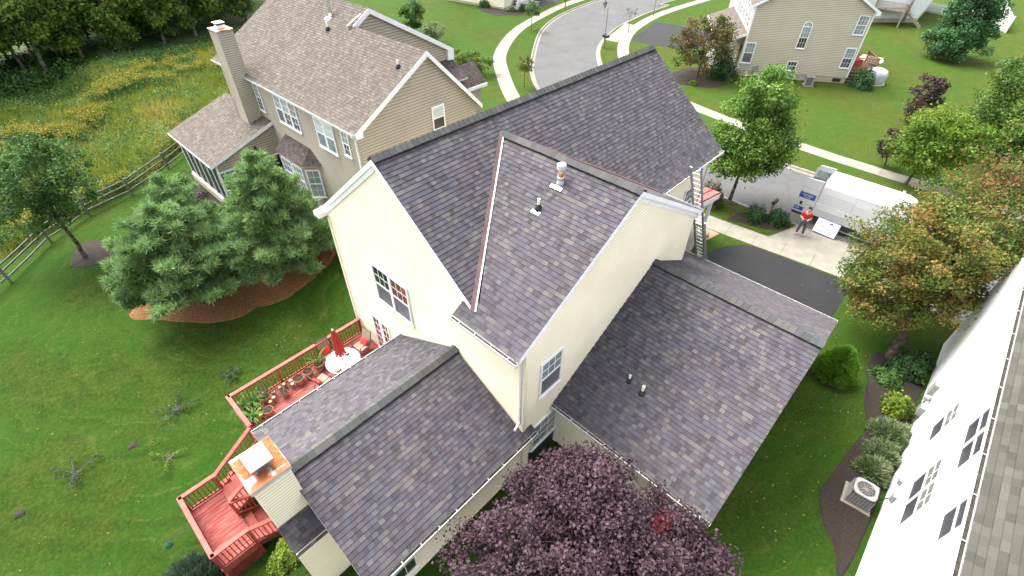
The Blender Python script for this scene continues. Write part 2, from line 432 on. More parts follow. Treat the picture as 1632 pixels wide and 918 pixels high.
mat('kerb_concrete', (0.1786, 0.1642, 0.143), (0.221, 0.2053, 0.1777), 3, .92, bump=.15, bscale=60)
mat('foundation', (0.36, 0.328, 0.248), (0.416, 0.376, 0.296), 2, .9)
mat('road_asphalt', (0.07392, 0.07392, 0.07256), (0.09035, 0.09035, 0.08895), .35, .95, bump=.2, bscale=90, stops=(.3, .7))
mat('drive_asphalt', (0.01296, 0.01296, 0.0144), (0.01786, 0.01786, 0.01958), .6, .9, bump=.3, bscale=90, stops=(.3, .7))
mat('mulch', (0.01365, 0.00936, 0.00702), (0.03315, 0.02418, 0.01755), 26, 1.0, bump=1.0, bscale=55)
mat('grey_mulch', (0.01837, 0.01444, 0.0126), (0.04462, 0.03675, 0.0315), 22, 1.0, bump=1.0, bscale=55)
mat('pine_straw', (0.1116, 0.049, 0.01606), (0.2151, 0.1107, 0.04017), 11, 1.0, bump=1.0, bscale=70, detail=8)
mat('deck_red', (0.2351, 0.03952, 0.02869), (0.2992, 0.06375, 0.04781), 5, .7, bump=.15)
mat('deck_red_worn', (0.204, 0.03315, 0.0255), (0.2932, 0.1122, 0.0918), 3.5, .8, bump=.2, stops=(.45, .72), stretch=(0.51, 4.08, 0.68))
mat('deck_red_rail', (0.2677, 0.051, 0.03825), (0.3315, 0.0816, 0.06375), 4, .65)
mat('deck_dark', (.10, .03, .022), (.16, .045, .033), 6, .8)
mat('rust', (.24, .07, .014), (.46, .45, .42), 2.6, .6, metal=.1, stops=(.50, .60))
mat('rust_heavy', (.17, .045, .012), (.34, .12, .03), 9, .8)
mat('terracotta', (0.252, 0.084, 0.042), (0.322, 0.119, 0.063), 8, .8)
mat('soil', (.03, .022, .016), (.07, .05, .036), 30, 1.0, bump=.8)
mat('black_rubber', (.02, .02, .022), (.035, .035, .037), 8, .7)
mat('dark_metal', (.03, .032, .034), (.055, .055, .058), 8, .5, metal=.3)
mat('red_canvas', (0.345, 0.02625, 0.02625), (0.42, 0.045, 0.04125), 4, .85)
mat('red_cushion', (0.465, 0.03, 0.0375), (0.525, 0.0525, 0.0525), 4, .85)
mat('sling_fabric', (.22, .17, .11), (.28, .22, .15), 14, .85)
mat('glass_white_table', (0.4092, 0.3968, 0.4154), (0.4588, 0.4464, 0.465), 3, .15)
mat('screen_grey', (.10, .105, .125), (.14, .145, .165), 3, .35)
mat('screen_dark', (.012, .022, .02), (.02, .034, .03), 2, .3)
mat('blind_white', (.42, .48, .48), (.55, .60, .60), 1.2, .5, stretch=(1, 1, 9))
mat('room_dark', (.018, .018, .018), (.05, .04, .035), 1.2, .5)
mat('wood_fence', (0.1188, 0.108, 0.0972), (0.1692, 0.1584, 0.144), 7, .95, bump=.4, stretch=(0.36, 0.36, 0.36))
mat('grey_wood', (.22, .18, .14), (.33, .28, .23), 7, .95)
mat('brown_wood', (.17, .09, .05), (.26, .14, .085), 7, .9)
mat('vinyl_white', (.72, .72, .72), (.80, .80, .80), 3, .4)
mat('van_white', (0.5928, 0.6004, 0.6004), (0.608, 0.6156, 0.6156), .4, .25, coat=.5)
mat('van_grey', (.30, .31, .32), (.36, .37, .38), 4, .5)
mat('van_black', (.018, .018, .02), (.03, .03, .032), 6, .6)
mat('sticker_blue', (.02, .06, .33), (.03, .075, .38), 3, .4)
mat('sticker_green', (.18, .32, .09), (.2, .35, .11), 3, .4)
mat('sticker_white', (.8, .8, .82), (.84, .84, .86), 3, .4)
mat('sign_ink', (.03, .06, .16), (.04, .08, .20), 3, .5)
mat('skin', (.50, .29, .20), (.56, .33, .23), 5, .6)
mat('hair', (.02, .015, .012), (.035, .026, .02), 30, .8)
mat('shirt_red', (0.496, 0.016, 0.02), (0.576, 0.028, 0.032), 6, .85)
mat('denim', (.045, .06, .085), (.085, .105, .14), 18, .9)
mat('shoe', (.10, .09, .08), (.2, .18, .16), 10, .8)
mat('red_roof_metal', (.55, .10, .09), (.62, .14, .125), 2, .45, spec=.5)
mat('blind_grey', (.10, .095, .09), (.16, .15, .145), 1.2, .6, stretch=(9, 9, 1), spec=.1)
mat('dim_pane', (.035, .032, .042), (.06, .055, .065), 1.2, .5, spec=.1)
mat('bin_green', (.012, .05, .035), (.02, .065, .045), 4, .5)
mat('ac_white', (0.24, 0.24, 0.235), (0.28, 0.28, 0.275), 4, .5)
mat('ac_black', (.03, .03, .032), (.05, .05, .052), 20, .6)
mat('green_glass', (.02, .09, .06), (.04, .13, .09), 4, .15)
mat('tub_cover', (.36, .40, .42), (.5, .54, .55), 3, .5)
mat('pvc', (.72, .72, .62), (.80, .80, .70), 12, .4)
mat('stone', (.38, .33, .27), (.5, .45, .38), 12, .9)
mat('brick_walk', (.22, .13, .09), (.34, .24, .17), 14, .9)
mat('log_end', (.62, .42, .24), (.72, .54, .34), 22, .85)
mat('log_bark', (.16, .10, .06), (.25, .17, .11), 14, .95)
mat('pink_pad', (.60, .42, .36), (.68, .50, .43), 2, .9)
# window glass: dark and mirror-like, mottled between two tones
def glass(name, c1, c2, sc=.9):
    m = mat(name, c1, c2, sc, .06, spec=.9); return m
glass('window_glass', (.012, .02, .016), (.05, .07, .05)); glass('window_glass_red', (.02, .035, .02), (.20, .07, .05), 1.1)
glass('window_glass_pale', (.14, .19, .20), (.32, .37, .38), 1.2); glass('window_glass_violet', (.05, .045, .065), (.09, .085, .10), 1.2)

LM = {}
LM['purple'] = leaf_mat('plum_leaves', [(0.0314, 0.01591, 0.02329), (0.05203, 0.02705, 0.03825), (0.07356, 0.03978, 0.05323), (0.09864, 0.05728, 0.0732), (0.1346, 0.08354, 0.09982)], .25, w=.45)
LM['crimson'] = leaf_mat('crimson_leaves', [(0.1102, 0.0063, 0.01575), (0.1575, 0.01575, 0.02835), (0.189, 0.0315, 0.0441)], .3)
LM['maple'] = leaf_mat('maple_leaves', [(0.03275, 0.08978, 0.01386), (0.06698, 0.1495, 0.02079), (0.1116, 0.2213, 0.03003), (0.1786, 0.2992, 0.0462), (0.387, 0.4549, 0.1502)], .35, w=.5)
LM['lime'] = leaf_mat('lime_leaves', [(0.045, 0.104, 0.0108), (0.0825, 0.16, 0.0144), (0.1275, 0.216, 0.0198), (0.18, 0.272, 0.0315), (0.225, 0.304, 0.045)], .4, w=.55)
LM['orange'] = leaf_mat('autumn_leaves', [(0.04418, 0.08584, 0.01683), (0.07573, 0.1261, 0.02057), (0.1136, 0.1616, 0.02805), (0.1641, 0.1767, 0.03273), (0.2398, 0.1566, 0.03927), (0.3408, 0.1313, 0.04675)], .35, w=.55)
LM['scarlet'] = leaf_mat('scarlet_leaves', [(0.062, 0.072, 0.021), (0.124, 0.08, 0.028), (0.186, 0.072, 0.0315), (0.2232, 0.104, 0.042)], .35)
LM['mixed'] = leaf_mat('mixed_leaves', [(0.03125, 0.0875, 0.0175), (0.0625, 0.1375, 0.0225), (0.1063, 0.1875, 0.0275), (0.175, 0.2375, 0.0375), (0.25, 0.225, 0.0375)], .35)
LM['brownish'] = leaf_mat('brownish_leaves', [(.035, .045, .014), (.07, .085, .022), (.11, .12, .03), (.17, .12, .045), (.22, .12, .055)], .3)
LM['dark'] = leaf_mat('dark_leaves', [(0.013, 0.0416, 0.013), (0.0234, 0.0715, 0.0182), (0.0416, 0.1105, 0.026), (0.0715, 0.156, 0.0364)], .25)
LM['deep'] = leaf_mat('deep_green_leaves', [(0.02195, 0.06048, 0.01725), (0.04704, 0.1142, 0.02464), (0.08624, 0.1814, 0.0345), (0.1411, 0.2486, 0.04928)], .35)
LM['woods'] = leaf_mat('woodland_leaves', [(0.0507, 0.1014, 0.02366), (0.09295, 0.169, 0.0338), (0.1352, 0.2197, 0.04056), (0.2028, 0.2788, 0.04732), (0.338, 0.3549, 0.0507)], .45)
LM['pine'] = leaf_mat('pine_needles', [(0.07545, 0.1405, 0.04655), (0.1341, 0.2397, 0.08001), (0.2012, 0.3306, 0.1164), (0.2767, 0.4298, 0.1673), (0.3857, 0.5456, 0.2472)], .3, w=.5)
LM['spruce'] = leaf_mat('spruce_needles', [(0.024, 0.072, 0.025), (0.042, 0.114, 0.04), (0.066, 0.162, 0.055), (0.102, 0.216, 0.08)], .2, w=.5)
LM['arbor'] = leaf_mat('arborvitae_leaves', [(0.045, 0.1185, 0.012), (0.07875, 0.1823, 0.016), (0.1237, 0.2734, 0.022), (0.1913, 0.3827, 0.03)], .25, w=.4)
LM['yellowgreen'] = leaf_mat('golden_leaves', [(0.063, 0.112, 0.0096), (0.112, 0.176, 0.016), (0.175, 0.256, 0.024), (0.252, 0.336, 0.04)], .3, w=.4)
LM['varieg'] = leaf_mat('variegated_leaves', [(0.051, 0.102, 0.0255), (0.119, 0.187, 0.068), (0.221, 0.2805, 0.136), (0.357, 0.391, 0.238)], .3, w=.4)
LM['barberry'] = leaf_mat('barberry_leaves', [(.035, .022, .025), (.06, .04, .042), (.09, .06, .06), (.13, .095, .09)], .2)
LM['dkpurple'] = leaf_mat('wine_leaves', [(.03, .02, .018), (.055, .035, .03), (.085, .055, .045), (.12, .085, .06)], .25)
LM['grass_tall'] = leaf_mat('meadow_blades', [(0.09703, 0.1568, 0.02138), (0.1617, 0.2254, 0.0297), (0.2263, 0.2744, 0.04277), (0.3234, 0.3234, 0.07128), (0.4744, 0.3724, 0.1188)], .3, w=.55)
LM['goldenrod'] = leaf_mat('goldenrod_flowers', [(0.09384, 0.108, 0.009775), (0.172, 0.1745, 0.01173), (0.2581, 0.241, 0.01466), (0.3441, 0.3158, 0.01955)], .3)
LM['leafgrey'] = leaf_mat('dusty_leaves', [(0.0325, 0.065, 0.0325), (0.0585, 0.0975, 0.05525), (0.091, 0.1365, 0.0845)], .3)
LM['lily'] = leaf_mat('lily_leaves', [(.05, .14, .02), (.09, .22, .03), (.15, .32, .05)], .35)
LM['dryleaf'] = leaf_mat('fallen_leaves', [(0.1625, 0.13, 0.0325), (0.26, 0.195, 0.065), (0.325, 0.234, 0.13), (0.208, 0.091, 0.0325)], .2)

def lawn_mat():
    m, nt, b = _nt('lawn'); b.inputs['Roughness'].default_value = .95; b.inputs['Specular IOR Level'].default_value = .1
    tc = N(nt, 'ShaderNodeTexCoord'); ob = tc.outputs['Object']
    sp = N(nt, 'ShaderNodeSeparateXYZ'); nt.links.new(ob, sp.inputs[0]); x, y = sp.outputs[0], sp.outputs[1]
    def nz(sc, det=4, dist=0, rg=.55):
        n = N(nt, 'ShaderNodeTexNoise'); n.inputs['Scale'].default_value = sc; n.inputs['Detail'].default_value = det; n.inputs['Distortion'].default_value = dist; n.inputs['Roughness'].default_value = rg
        nt.links.new(ob, n.inputs['Vector']); return n.outputs['Fac']
    bw = lambda f, a, b_: ramp(nt, f, [(a, (0, 0, 0)), (b_, (1, 1, 1))])
    tuft = nz(9, 8, rg=.75); blade = nz(45, 5, rg=.7); mid = nz(.9, 6); big = nz(.17, 4)
    deep = ramp(nt, tuft, [(.32, (.009, .023, .002)), (.5, (.020, .045, .004)), (.68, (.038, .076, .008))])
    warm = ramp(nt, tuft, [(.30, (.030, .044, .005)), (.5, (.056, .072, .010)), (.72, (.092, .100, .020))])
    fx = N(nt, 'ShaderNodeMapRange'); fx.inputs[1].default_value = 8; fx.inputs[2].default_value = 24; nt.links.new(x, fx.inputs[0])
    fy = N(nt, 'ShaderNodeMapRange'); fy.inputs[1].default_value = 30; fy.inputs[2].default_value = 12; fy.inputs[3].default_value = .35; nt.links.new(y, fy.inputs[0])
    dry = math_n(nt, 'MULTIPLY', fx.outputs[0], fy.outputs[0])
    f = math_n(nt, 'ADD', math_n(nt, 'MULTIPLY', dry, .62), math_n(nt, 'MULTIPLY', bw(mid, .38, .68), .42)); f.node.use_clamp = True
    col = mixc(nt, f, deep, warm)
    # fresher green drifts, straw-coloured patches
    col = mixc(nt, math_n(nt, 'MULTIPLY', bw(big, .42, .60), .5), col, (.022, .075, .006))
    col = mixc(nt, math_n(nt, 'MULTIPLY', bw(nz(1.9, 7), .58, .74), .45), col, (.085, .092, .022))
    # mowing passes: arcs over the back lawn, straight lines elsewhere
    rad = math_n(nt, 'SQRT', math_n(nt, 'ADD', math_n(nt, 'POWER', math_n(nt, 'ADD', x, 1.0), 2), math_n(nt, 'POWER', math_n(nt, 'ADD', y, -12.5), 2)))
    strt = math_n(nt, 'ADD', math_n(nt, 'MULTIPLY', x, .42), math_n(nt, 'MULTIPLY', y, .9))
    back = math_n(nt, 'MULTIPLY', math_n(nt, 'LESS_THAN', x, 3.5), math_n(nt, 'GREATER_THAN', y, 1.5))
    s_ = mixc(nt, back, strt, rad)
    s_ = math_n(nt, 'ADD', s_, math_n(nt, 'MULTIPLY', nz(.1, 4), 9.0))
    fr = math_n(nt, 'FRACT', math_n(nt, 'DIVIDE', s_, .95))
    col = mixc(nt, math_n(nt, 'MULTIPLY', math_n(nt, 'MULTIPLY', bw(fr, .35, .65), bw(nz(.25, 3), .30, .5)), .13), col, (.045, .095, .010))
    st = math_n(nt, 'PINGPONG', math_n(nt, 'MULTIPLY', fr, 2), 1)
    thin = ramp(nt, st, [(.0, (1, 1, 1)), (.08, (1, 1, 1)), (.17, (0, 0, 0))])
    tf = math_n(nt, 'MULTIPLY', math_n(nt, 'MULTIPLY', thin, bw(nz(.33, 4), .46, .60)), math_n(nt, 'MULTIPLY', bw(nz(6, 7, rg=.7), .44, .60), .42))
    col = mixc(nt, tf, col, (.115, .125, .030))
    sc = N(nt, 'ShaderNodeVectorMath', operation='SCALE'); nt.links.new(col, sc.inputs[0]); nt.links.new(math_n(nt, 'MULTIPLY_ADD', blade, 1.9, .12), sc.inputs['Scale'])
    nt.links.new(sc.outputs[0], b.inputs['Base Color'])
    bp = N(nt, 'ShaderNodeBump'); bp.inputs['Strength'].default_value = 1.0; bp.inputs['Distance'].default_value = .06
    nt.links.new(math_n(nt, 'ADD', tuft, math_n(nt, 'MULTIPLY', blade, .7)), bp.inputs['Height']); nt.links.new(bp.outputs[0], b.inputs['Normal'])
    MATS['lawn'] = m; return m
lawn_mat()
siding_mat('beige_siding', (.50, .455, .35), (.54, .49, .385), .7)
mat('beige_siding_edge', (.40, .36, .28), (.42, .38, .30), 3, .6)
def wear(name, crack=.25, cs=.35, patch=.8):
    m = MATS[name]; nt = m.node_tree; b = nt.nodes['Principled BSDF']; src = b.inputs['Base Color'].links[0].from_socket
    tc = N(nt, 'ShaderNodeTexCoord'); nz = N(nt, 'ShaderNodeTexNoise'); nz.inputs['Scale'].default_value = 1.4; nz.inputs['Detail'].default_value = 6; nt.links.new(tc.outputs['Object'], nz.inputs['Vector'])
    vm = N(nt, 'ShaderNodeVectorMath', operation='MULTIPLY_ADD'); nt.links.new(nz.outputs['Color'], vm.inputs[0]); vm.inputs[1].default_value = (.9, .9, .9); nt.links.new(tc.outputs['Object'], vm.inputs[2])
    vo = N(nt, 'ShaderNodeTexVoronoi', feature='DISTANCE_TO_EDGE'); vo.inputs['Scale'].default_value = cs; nt.links.new(vm.outputs[0], vo.inputs['Vector'])
    ck = ramp(nt, vo.outputs['Distance'], [(.0, (1, 1, 1)), (.012, (0, 0, 0))])
    n2 = N(nt, 'ShaderNodeTexNoise'); n2.inputs['Scale'].default_value = .5; n2.inputs['Detail'].default_value = 8; n2.inputs['Roughness'].default_value = .65; nt.links.new(tc.outputs['Object'], n2.inputs['Vector'])
    st = ramp(nt, n2.outputs['Fac'], [(.3, (patch,)*3), (.5, (1, 1, 1)), (.75, (1.0, 1.0, .98))])
    c = mixc(nt, 1.0, src, st, 'MULTIPLY'); c = mixc(nt, math_n(nt, 'MULTIPLY', ck, crack), c, (.03, .03, .03)); nt.links.new(c, b.inputs['Base Color'])
wear('road_asphalt', .4, .30, .82); wear('concrete', .0, .3, .80); wear('drive_asphalt', .0, .3, .75)
mat('meadow_floor', (0.03528, 0.0735, 0.01147), (0.0784, 0.1176, 0.02229), 2.5, 1.0, bump=.8, bscale=12)
mat('woods_floor', (0.02572, 0.049, 0.008232), (0.05512, 0.0833, 0.01646), 2.0, 1.0, bump=.8, bscale=8)
# ------------------------------------------------------------------ ground, street, walks
OUT = cat_rom([(22.2, -300), (22.2, -60), (22.2, -10), (22.2, 0), (22.7, 5), (23.9, 9), (25.6, 13.5), (28.3, 18.1), (31.2, 21.4), (34.5, 24.2), (39.5, 28), (44, 30.9), (50, 33.4), (57, 34.8), (66, 35.3), (90, 34), (300, 10)])
INN = cat_rom([(29.3, -300), (29.3, -60), (29.3, -10), (29.3, 0), (29.8, 5), (31, 9), (33.5, 13.5), (38.2, 18.2), (42.5, 21.4), (47.4, 23.6), (53.8, 25.3), (64.8, 26.2), (90, 25.5), (300, 2)])
APR = [[(19.95, -6.5), (22.2, -7.2), (22.2, -14.4), (20.3, -13.6)], [(44.9, 23.9), (45.9, 22.95), (53.6, 25.25), (53.0, 23.9), (47.8, 22.3)][:0]]
def build_ground():
    xs = list(np.arange(-26, 34, .9))+list(np.arange(34, 110, 2.5))+[130, 180, 300, 600]; xs = [-600, -200, -80, -45, -33]+xs
    ys = [-600, -200, -90, -60, -40]+list(np.arange(-30, 30, .9))+list(np.arange(30, 80, 2.0))+[90, 130, 220, 600]
    road = OUT+INN[::-1]
    polys = [road]+[a for a in APR if a]
    def inside(p, poly):
        c = False; n = len(poly)
        for i in range(n):
            a, b = poly[i], poly[i-1]
            if (a[1] > p[1]) != (b[1] > p[1]) and p[0] < (b[0]-a[0])*(p[1]-a[1])/(b[1]-a[1])+a[0]: c = not c
        return c
    vs = [V((x+.013*math.sin(y*7), y+.017*math.sin(x*5))) for x in xs for y in ys]
    vs = [v for v in vs if not any(inside(v, q) for q in polys)]
    ed = []
    for q in polys:
        i = len(vs); vs += [V(p) for p in q]; n = len(q)
        ed += [(i+k, i+(k+1) % n) for k in range(n)]
    r = geometry.delaunay_2d_cdt(vs, ed, [], 0, 1e-5)
    co, fc = r[0], r[2]
    keep = []
    for f in fc:
        c = sum((co[i] for i in f), V((0, 0)))/len(f)
        if not any(inside(c, q) for q in polys): keep.append(f)
    me = bpy.data.meshes.new('ground')
    me.from_pydata([(p.x, p.y, H(p.x, p.y)+(.02*noise.noise(V((p.x*.6, p.y*.6, 0))) if H(p.x, p.y) < -.3 else 0)) for p in co], [], keep)
    me.materials.append(MATS['lawn']); me.update()
    for p in me.polygons:
        if p.normal.z < 0: p.flip()
    me.polygons.foreach_set('use_smooth', [True]*len(me.polygons))
    o = bpy.data.objects.new('lawn', me); COL.objects.link(o); tag(o, kind='structure')
    # the street sheet, with a gentle crown
    mb = MB(); o_, i_ = OUT, INN
    def at(poly, t):
        L = [0]
        for k in range(1, len(poly)): L.append(L[-1]+math.dist(poly[k], poly[k-1]))
        s = t*L[-1]
        for k in range(1, len(L)):
            if s <= L[k]+1e-9:
                f = (s-L[k-1])/(L[k]-L[k-1]); a, b = poly[k-1], poly[k]; return V((a[0]+(b[0]-a[0])*f, a[1]+(b[1]-a[1])*f, 0))
    n = len(INN)
    rows = []
    for k in range(n):
        p = V((*INN[k], 0)); q = min(OUT, key=lambda u: math.dist(u, INN[k])); q = V((*q, 0))
        rows.append([p.lerp(q, t)+V((0, 0, -.12+.03*math.sin(math.pi*t))) for t in (0, .25, .5, .75, 1)])
    for k in range(n-1):
        for j in range(4): mb.face([rows[k][j], rows[k][j+1], rows[k+1][j+1], rows[k+1][j]])
    tag(mb.build('street', MATS['road_asphalt'], smooth=False), kind='structure')
    # kerbs
    for poly, sgn, skip in ((OUT, 1, True), (INN, -1, False)):
        mb = MB()
        for k in range(len(poly)-1):
            a, b = V((*poly[k], 0)), V((*poly[k+1], 0)); d = (b-a); L = d.length
            if L < 1e-4: continue
            nrm = V((-d.y, d.x, 0)).normalized()*sgn
            m = max(1, int(L/2.5)) if L < 80 else 1
            for j in range(m):
                p, q = a.lerp(b, j/m), a.lerp(b, (j+1)/m)
                mid = (p+q)/2
                low = skip and -14.0 < mid.y < -6.9 or (not skip and 45 < mid.x < 53)
                top = .016 if not low else -.085
                # rolled section: gutter pan, slope, back
                A = [(-.28, -.112), (-.05, -.105), (.0, top-.02), (.03, top), (.17, top), (.17, -.2)]
                if low: A = [(-.28, -.112), (-.05, -.105), (.0, -.1), (.03, -.09), (.17, -.075), (.17, -.2)]
                for i in range(5):
                    f = [p+nrm*A[i][0]+V((0, 0, A[i][1])), q+nrm*A[i][0]+V((0, 0, A[i][1])), q+nrm*A[i+1][0]+V((0, 0, A[i+1][1])), p+nrm*A[i+1][0]+V((0, 0, A[i+1][1]))]
                    mb.face(f)
        tag(mb.build('kerb', MATS['kerb_concrete']), kind='structure')
    # pavements laid in slabs
    def walk(pts, w, slab, name='pavement', z=.012, wfun=None):
        P = cat_rom(pts, 10); mb = MB(); L = [0]
        for k in range(1, len(P)): L.append(L[-1]+math.dist(P[k], P[k-1]))
        def pt(s):
            s = max(0, min(L[-1], s))
            for k in range(1, len(L)):
                if s <= L[k]+1e-9:
                    f = (s-L[k-1])/max(1e-9, L[k]-L[k-1]); a, b = V(P[k-1]), V(P[k]); return a.lerp(b, f), (b-a).normalized()
        s = 0
        while s < L[-1]-.1:
            e = min(L[-1], s+slab); a, da = pt(s+.008); b, db = pt(e-.008)
            na = V((-da.y, da.x))*w/2; nb = V((-db.y, db.x))*w/2
            zz = z+rnd.uniform(0, .004)
            top = [V((*(a-na), zz)), V((*(b-nb), zz)), V((*(b+nb), zz)), V((*(a+na), zz))]
            lo = [v-V((0, 0, .08)) for v in top]
            mb.face(top)
            for i in range(4): mb.face([top[i], lo[i], lo[(i+1) % 4], top[(i+1) % 4]])
            s = e
        return tag(mb.build(name, MATS['concrete']), kind='structure')
    walk([(19.9, -60), (19.9, -20), (19.6, -11), (18.9, -3), (18.9, 3), (19.8, 8), (21.7, 12.5), (24.6, 17.5), (28.4, 22.5), (33.2, 27.6), (41.3, 32.6), (50.5, 35.6), (58.6, 37.1), (80, 38.5), (120, 36)], 1.35, 1.5)
    walk([(32.6, -60), (32.6, -12), (33.0, -3), (33.9, 4), (35.6, 10), (38.6, 14.8), (42.9, 18.6), (48.0, 21.5), (53, 23.2), (61, 24.4), (75, 24.0), (100, 22)], 1.25, 1.5)
    # driveway and its concrete apron
    mb = MB()
    a = [(12.1, -11.25), (18.75, -11.15), (18.72, -10), (18.6, -8.6), (18.5, -7.2), (18.4, -6.3)]+[(18.1, -5.7), (17.2, -5.05), (16.2, -4.75), (15.0, -4.62), (12.1, -4.6)]
    mb.prism([(x, y, .008) for x, y in a], (0, 0, -.1)); tag(mb.build('driveway', MATS['drive_asphalt']), kind='structure')
    mb = MB()
    for y0, y1 in ((-6.5, -10.0), (-10.02, -13.6)):
        k0, k1 = (y0+6.5)/7.1, (y1+6.5)/7.1
        xi0, xi1 = 19.75-.05*0+.04+.62*0, 0
        e0 = .05 if y0 == -6.5 else 0
        p = [(19.98-.02+abs(y0+6.5)*.04-.05, y0+e0, .004), (22.22, y0-.7+e0, -.075), (22.22, y1-.7, -.075), (19.98-.02+abs(y1+6.5)*.04-.05, y1, .004)]
        mb.prism([V(q) for q in p], (0, 0, -.15))
    tag(mb.build('driveway_apron', MATS['concrete']), kind='structure')
    # the driveway across the street, seen between kerb and far house
    mb = MB(); mb.prism([(47.2, 20.6, .008), (56.5, 22.6, .008), (58, 13, .008), (49.5, 13.0, .008), (47.6, 16.4, .008)], (0, 0, -.1)); tag(mb.build('driveway', MATS['drive_asphalt']), kind='structure')
    mb = MB(); mb.prism([(45.5, 21.1, .006), (53.2, 24.0, .006), (53.2, 25.1, .006), (45.3, 22.75, .006)], (0, 0, -.1)); tag(mb.build('driveway_apron', MATS['concrete']), kind='structure')
    mb = MB(); mb.prism([(50.5, 38.0, .008), (57, 38.9, .008), (60, 50, .008), (52, 50, .008)], (0, 0, -.1)); tag(mb.build('driveway', MATS['drive_asphalt']), kind='structure')
    # front walk of the middle house
    mb = MB(); mb.prism([(14.6, -3.2, .01), (15.9, -3.2, .01), (16.0, -4.4, .01), (15.2, -4.6, .01), (13.5, -4.6, .01), (13.5, -4.1, .01)], (0, 0, -.1))
    mb.prism([(15.9, -3.9, .014), (18.25, -4.35, .014), (18.22, -3.5, .014), (15.9, -3.1, .014)], (0, 0, -.1)); tag(mb.build('front_path', MATS['brick_walk']), kind='structure')
def bed(name, pts, m, z=.03, smooth=5, nr=None):
    """planting bed: a mounded sheet with a cut edge following the ground"""
    P = cat_rom(pts+[pts[0]], smooth)[:-1]
    c = V((sum(p[0] for p in P)/len(P), sum(p[1] for p in P)/len(P)))
    mb = MB(); rings = []
    RG_ = [(1.0, .004), (.97, z), (.8, z+.02), (.5, z+.05), (.2, z+.05)] if nr is None else [(1.0, .004)]+[(1-(k+.3)/nr, z) for k in range(nr)]
    for t, dz in RG_:
        rr = []
        for p in P:
            q = c.lerp(V(p), t); q += V((noise.noise(V((q.x*2, q.y*2, t))), noise.noise(V((q.x*2, q.y*2, 5+t)))))*.06
            rr.append(V((q.x, q.y, H(q.x, q.y)+dz+.03*noise.noise(V((q.x*3, q.y*3, 1))))))
        rings.append(rr)
    n = len(P)
    for a, b in zip(rings, rings[1:]):
        for k in range(n): mb.face([a[k], a[(k+1) % n], b[(k+1) % n], b[k]])
    mb.face(rings[-1])
    o = mb.build(name, m, smooth=False); 
    bm = bmesh.new(); bm.from_mesh(o.data); bmesh.ops.recalc_face_normals(bm, faces=bm.faces)
    if sum(f.normal.z for f in bm.faces) < 0: bmesh.ops.reverse_faces(bm, faces=bm.faces)
    bm.to_mesh(o.data); bm.free()
    return tag(o, kind='structure')
build_ground()
bed('mulch_bed', [(-1.0, 9.7), (.65, 9.35), (2.0, 9.5), (2.9, 10.6), (2.6, 12.6), (.5, 13.8), (-2, 14.6), (-4.4, 15.3), (-6.4, 15.2), (-6.9, 14.4), (-6.2, 13.6), (-5.1, 12.2), (-4.1, 11.1), (-3.0, 10.5), (-2.3, 10.5)], MATS['pine_straw'])
bed('mulch_bed', [(-7.9, 21.4), (-7.2, 20.6), (-6.1, 20.7), (-5.4, 21.9), (-5.9, 23.0), (-7.0, 23.3)], MATS['grey_mulch'])
bed('mulch_bed', [(14.7, -13.3), (14.9, -14.2), (15.4, -15.1), (4.7, -15.1), (4.9, -14.6), (5.6, -13.95), (6.7, -13.65), (8.0, -14.1), (9.0, -14.35), (10.5, -14.1), (11.6, -13.6), (12.7, -13.5), (13.7, -13.2)], MATS['mulch'])
bed('mulch_bed', [(-1.2, 17.6), (-1.6, 20.5), (-1.5, 24.2), (-1.3, 25.8), (.3, 26), (.4, 22), (.4, 17.5)], MATS['grey_mulch'])
bed('mulch_bed', [(38.2, 9.4), (39.5, 6.7), (42.5, 5.9), (44.4, 7.0), (45, 9), (43, 11), (40, 11.2)], MATS['mulch'])
bed('mulch_bed', [(19.9, -4.0), (20.5, -6.0), (21.3, -6.9), (21.9, -6.3), (21.8, -4.9), (20.9, -4.1)], MATS['mulch'])
bed('mulch_bed', [(21.7, -2.5), (21.5, -3.5), (22.0, -3.7), (22.05, -2.3)], MATS['grey_mulch'], smooth=4)
bed('mulch_bed', [(11.3, -11.9), (12.0, -11.75), (12.6, -12.1), (12.5, -12.8), (11.8, -12.9), (11.2, -12.5)], MATS['mulch'], smooth=4)
for x, y in ((-9.17, 6.53), (-12.79, 6.49)): bed('bare_patch', [(x-.13, y-.10), (x+.14, y-.12), (x+.17, y+.10), (x-.07, y+.15)], MATS['grey_mulch'], z=.015, smooth=4)
bed('mulch_bed', [(44, 39.2), (48.2, 36.9), (51.5, 38.5), (51, 41.5), (46, 44.5)], MATS['mulch'])
bed('meadow', [(-30, 26.3), (-14, 24.0), (-8, 26.2), (0, 29.2), (6, 29.6), (12, 30), (16, 34), (17, 44), (15, 50), (6, 52.5), (-10, 52.5), (-30, 52)], MATS['meadow_floor'], z=.03, nr=26)
bed('woodland_floor', [(-30, 52.6), (-10, 53.0), (6, 53.2), (16, 51), (21, 54), (30, 60), (40, 75), (30, 95), (-10, 95), (-35, 80)], MATS['woods_floor'], z=.03, nr=26)
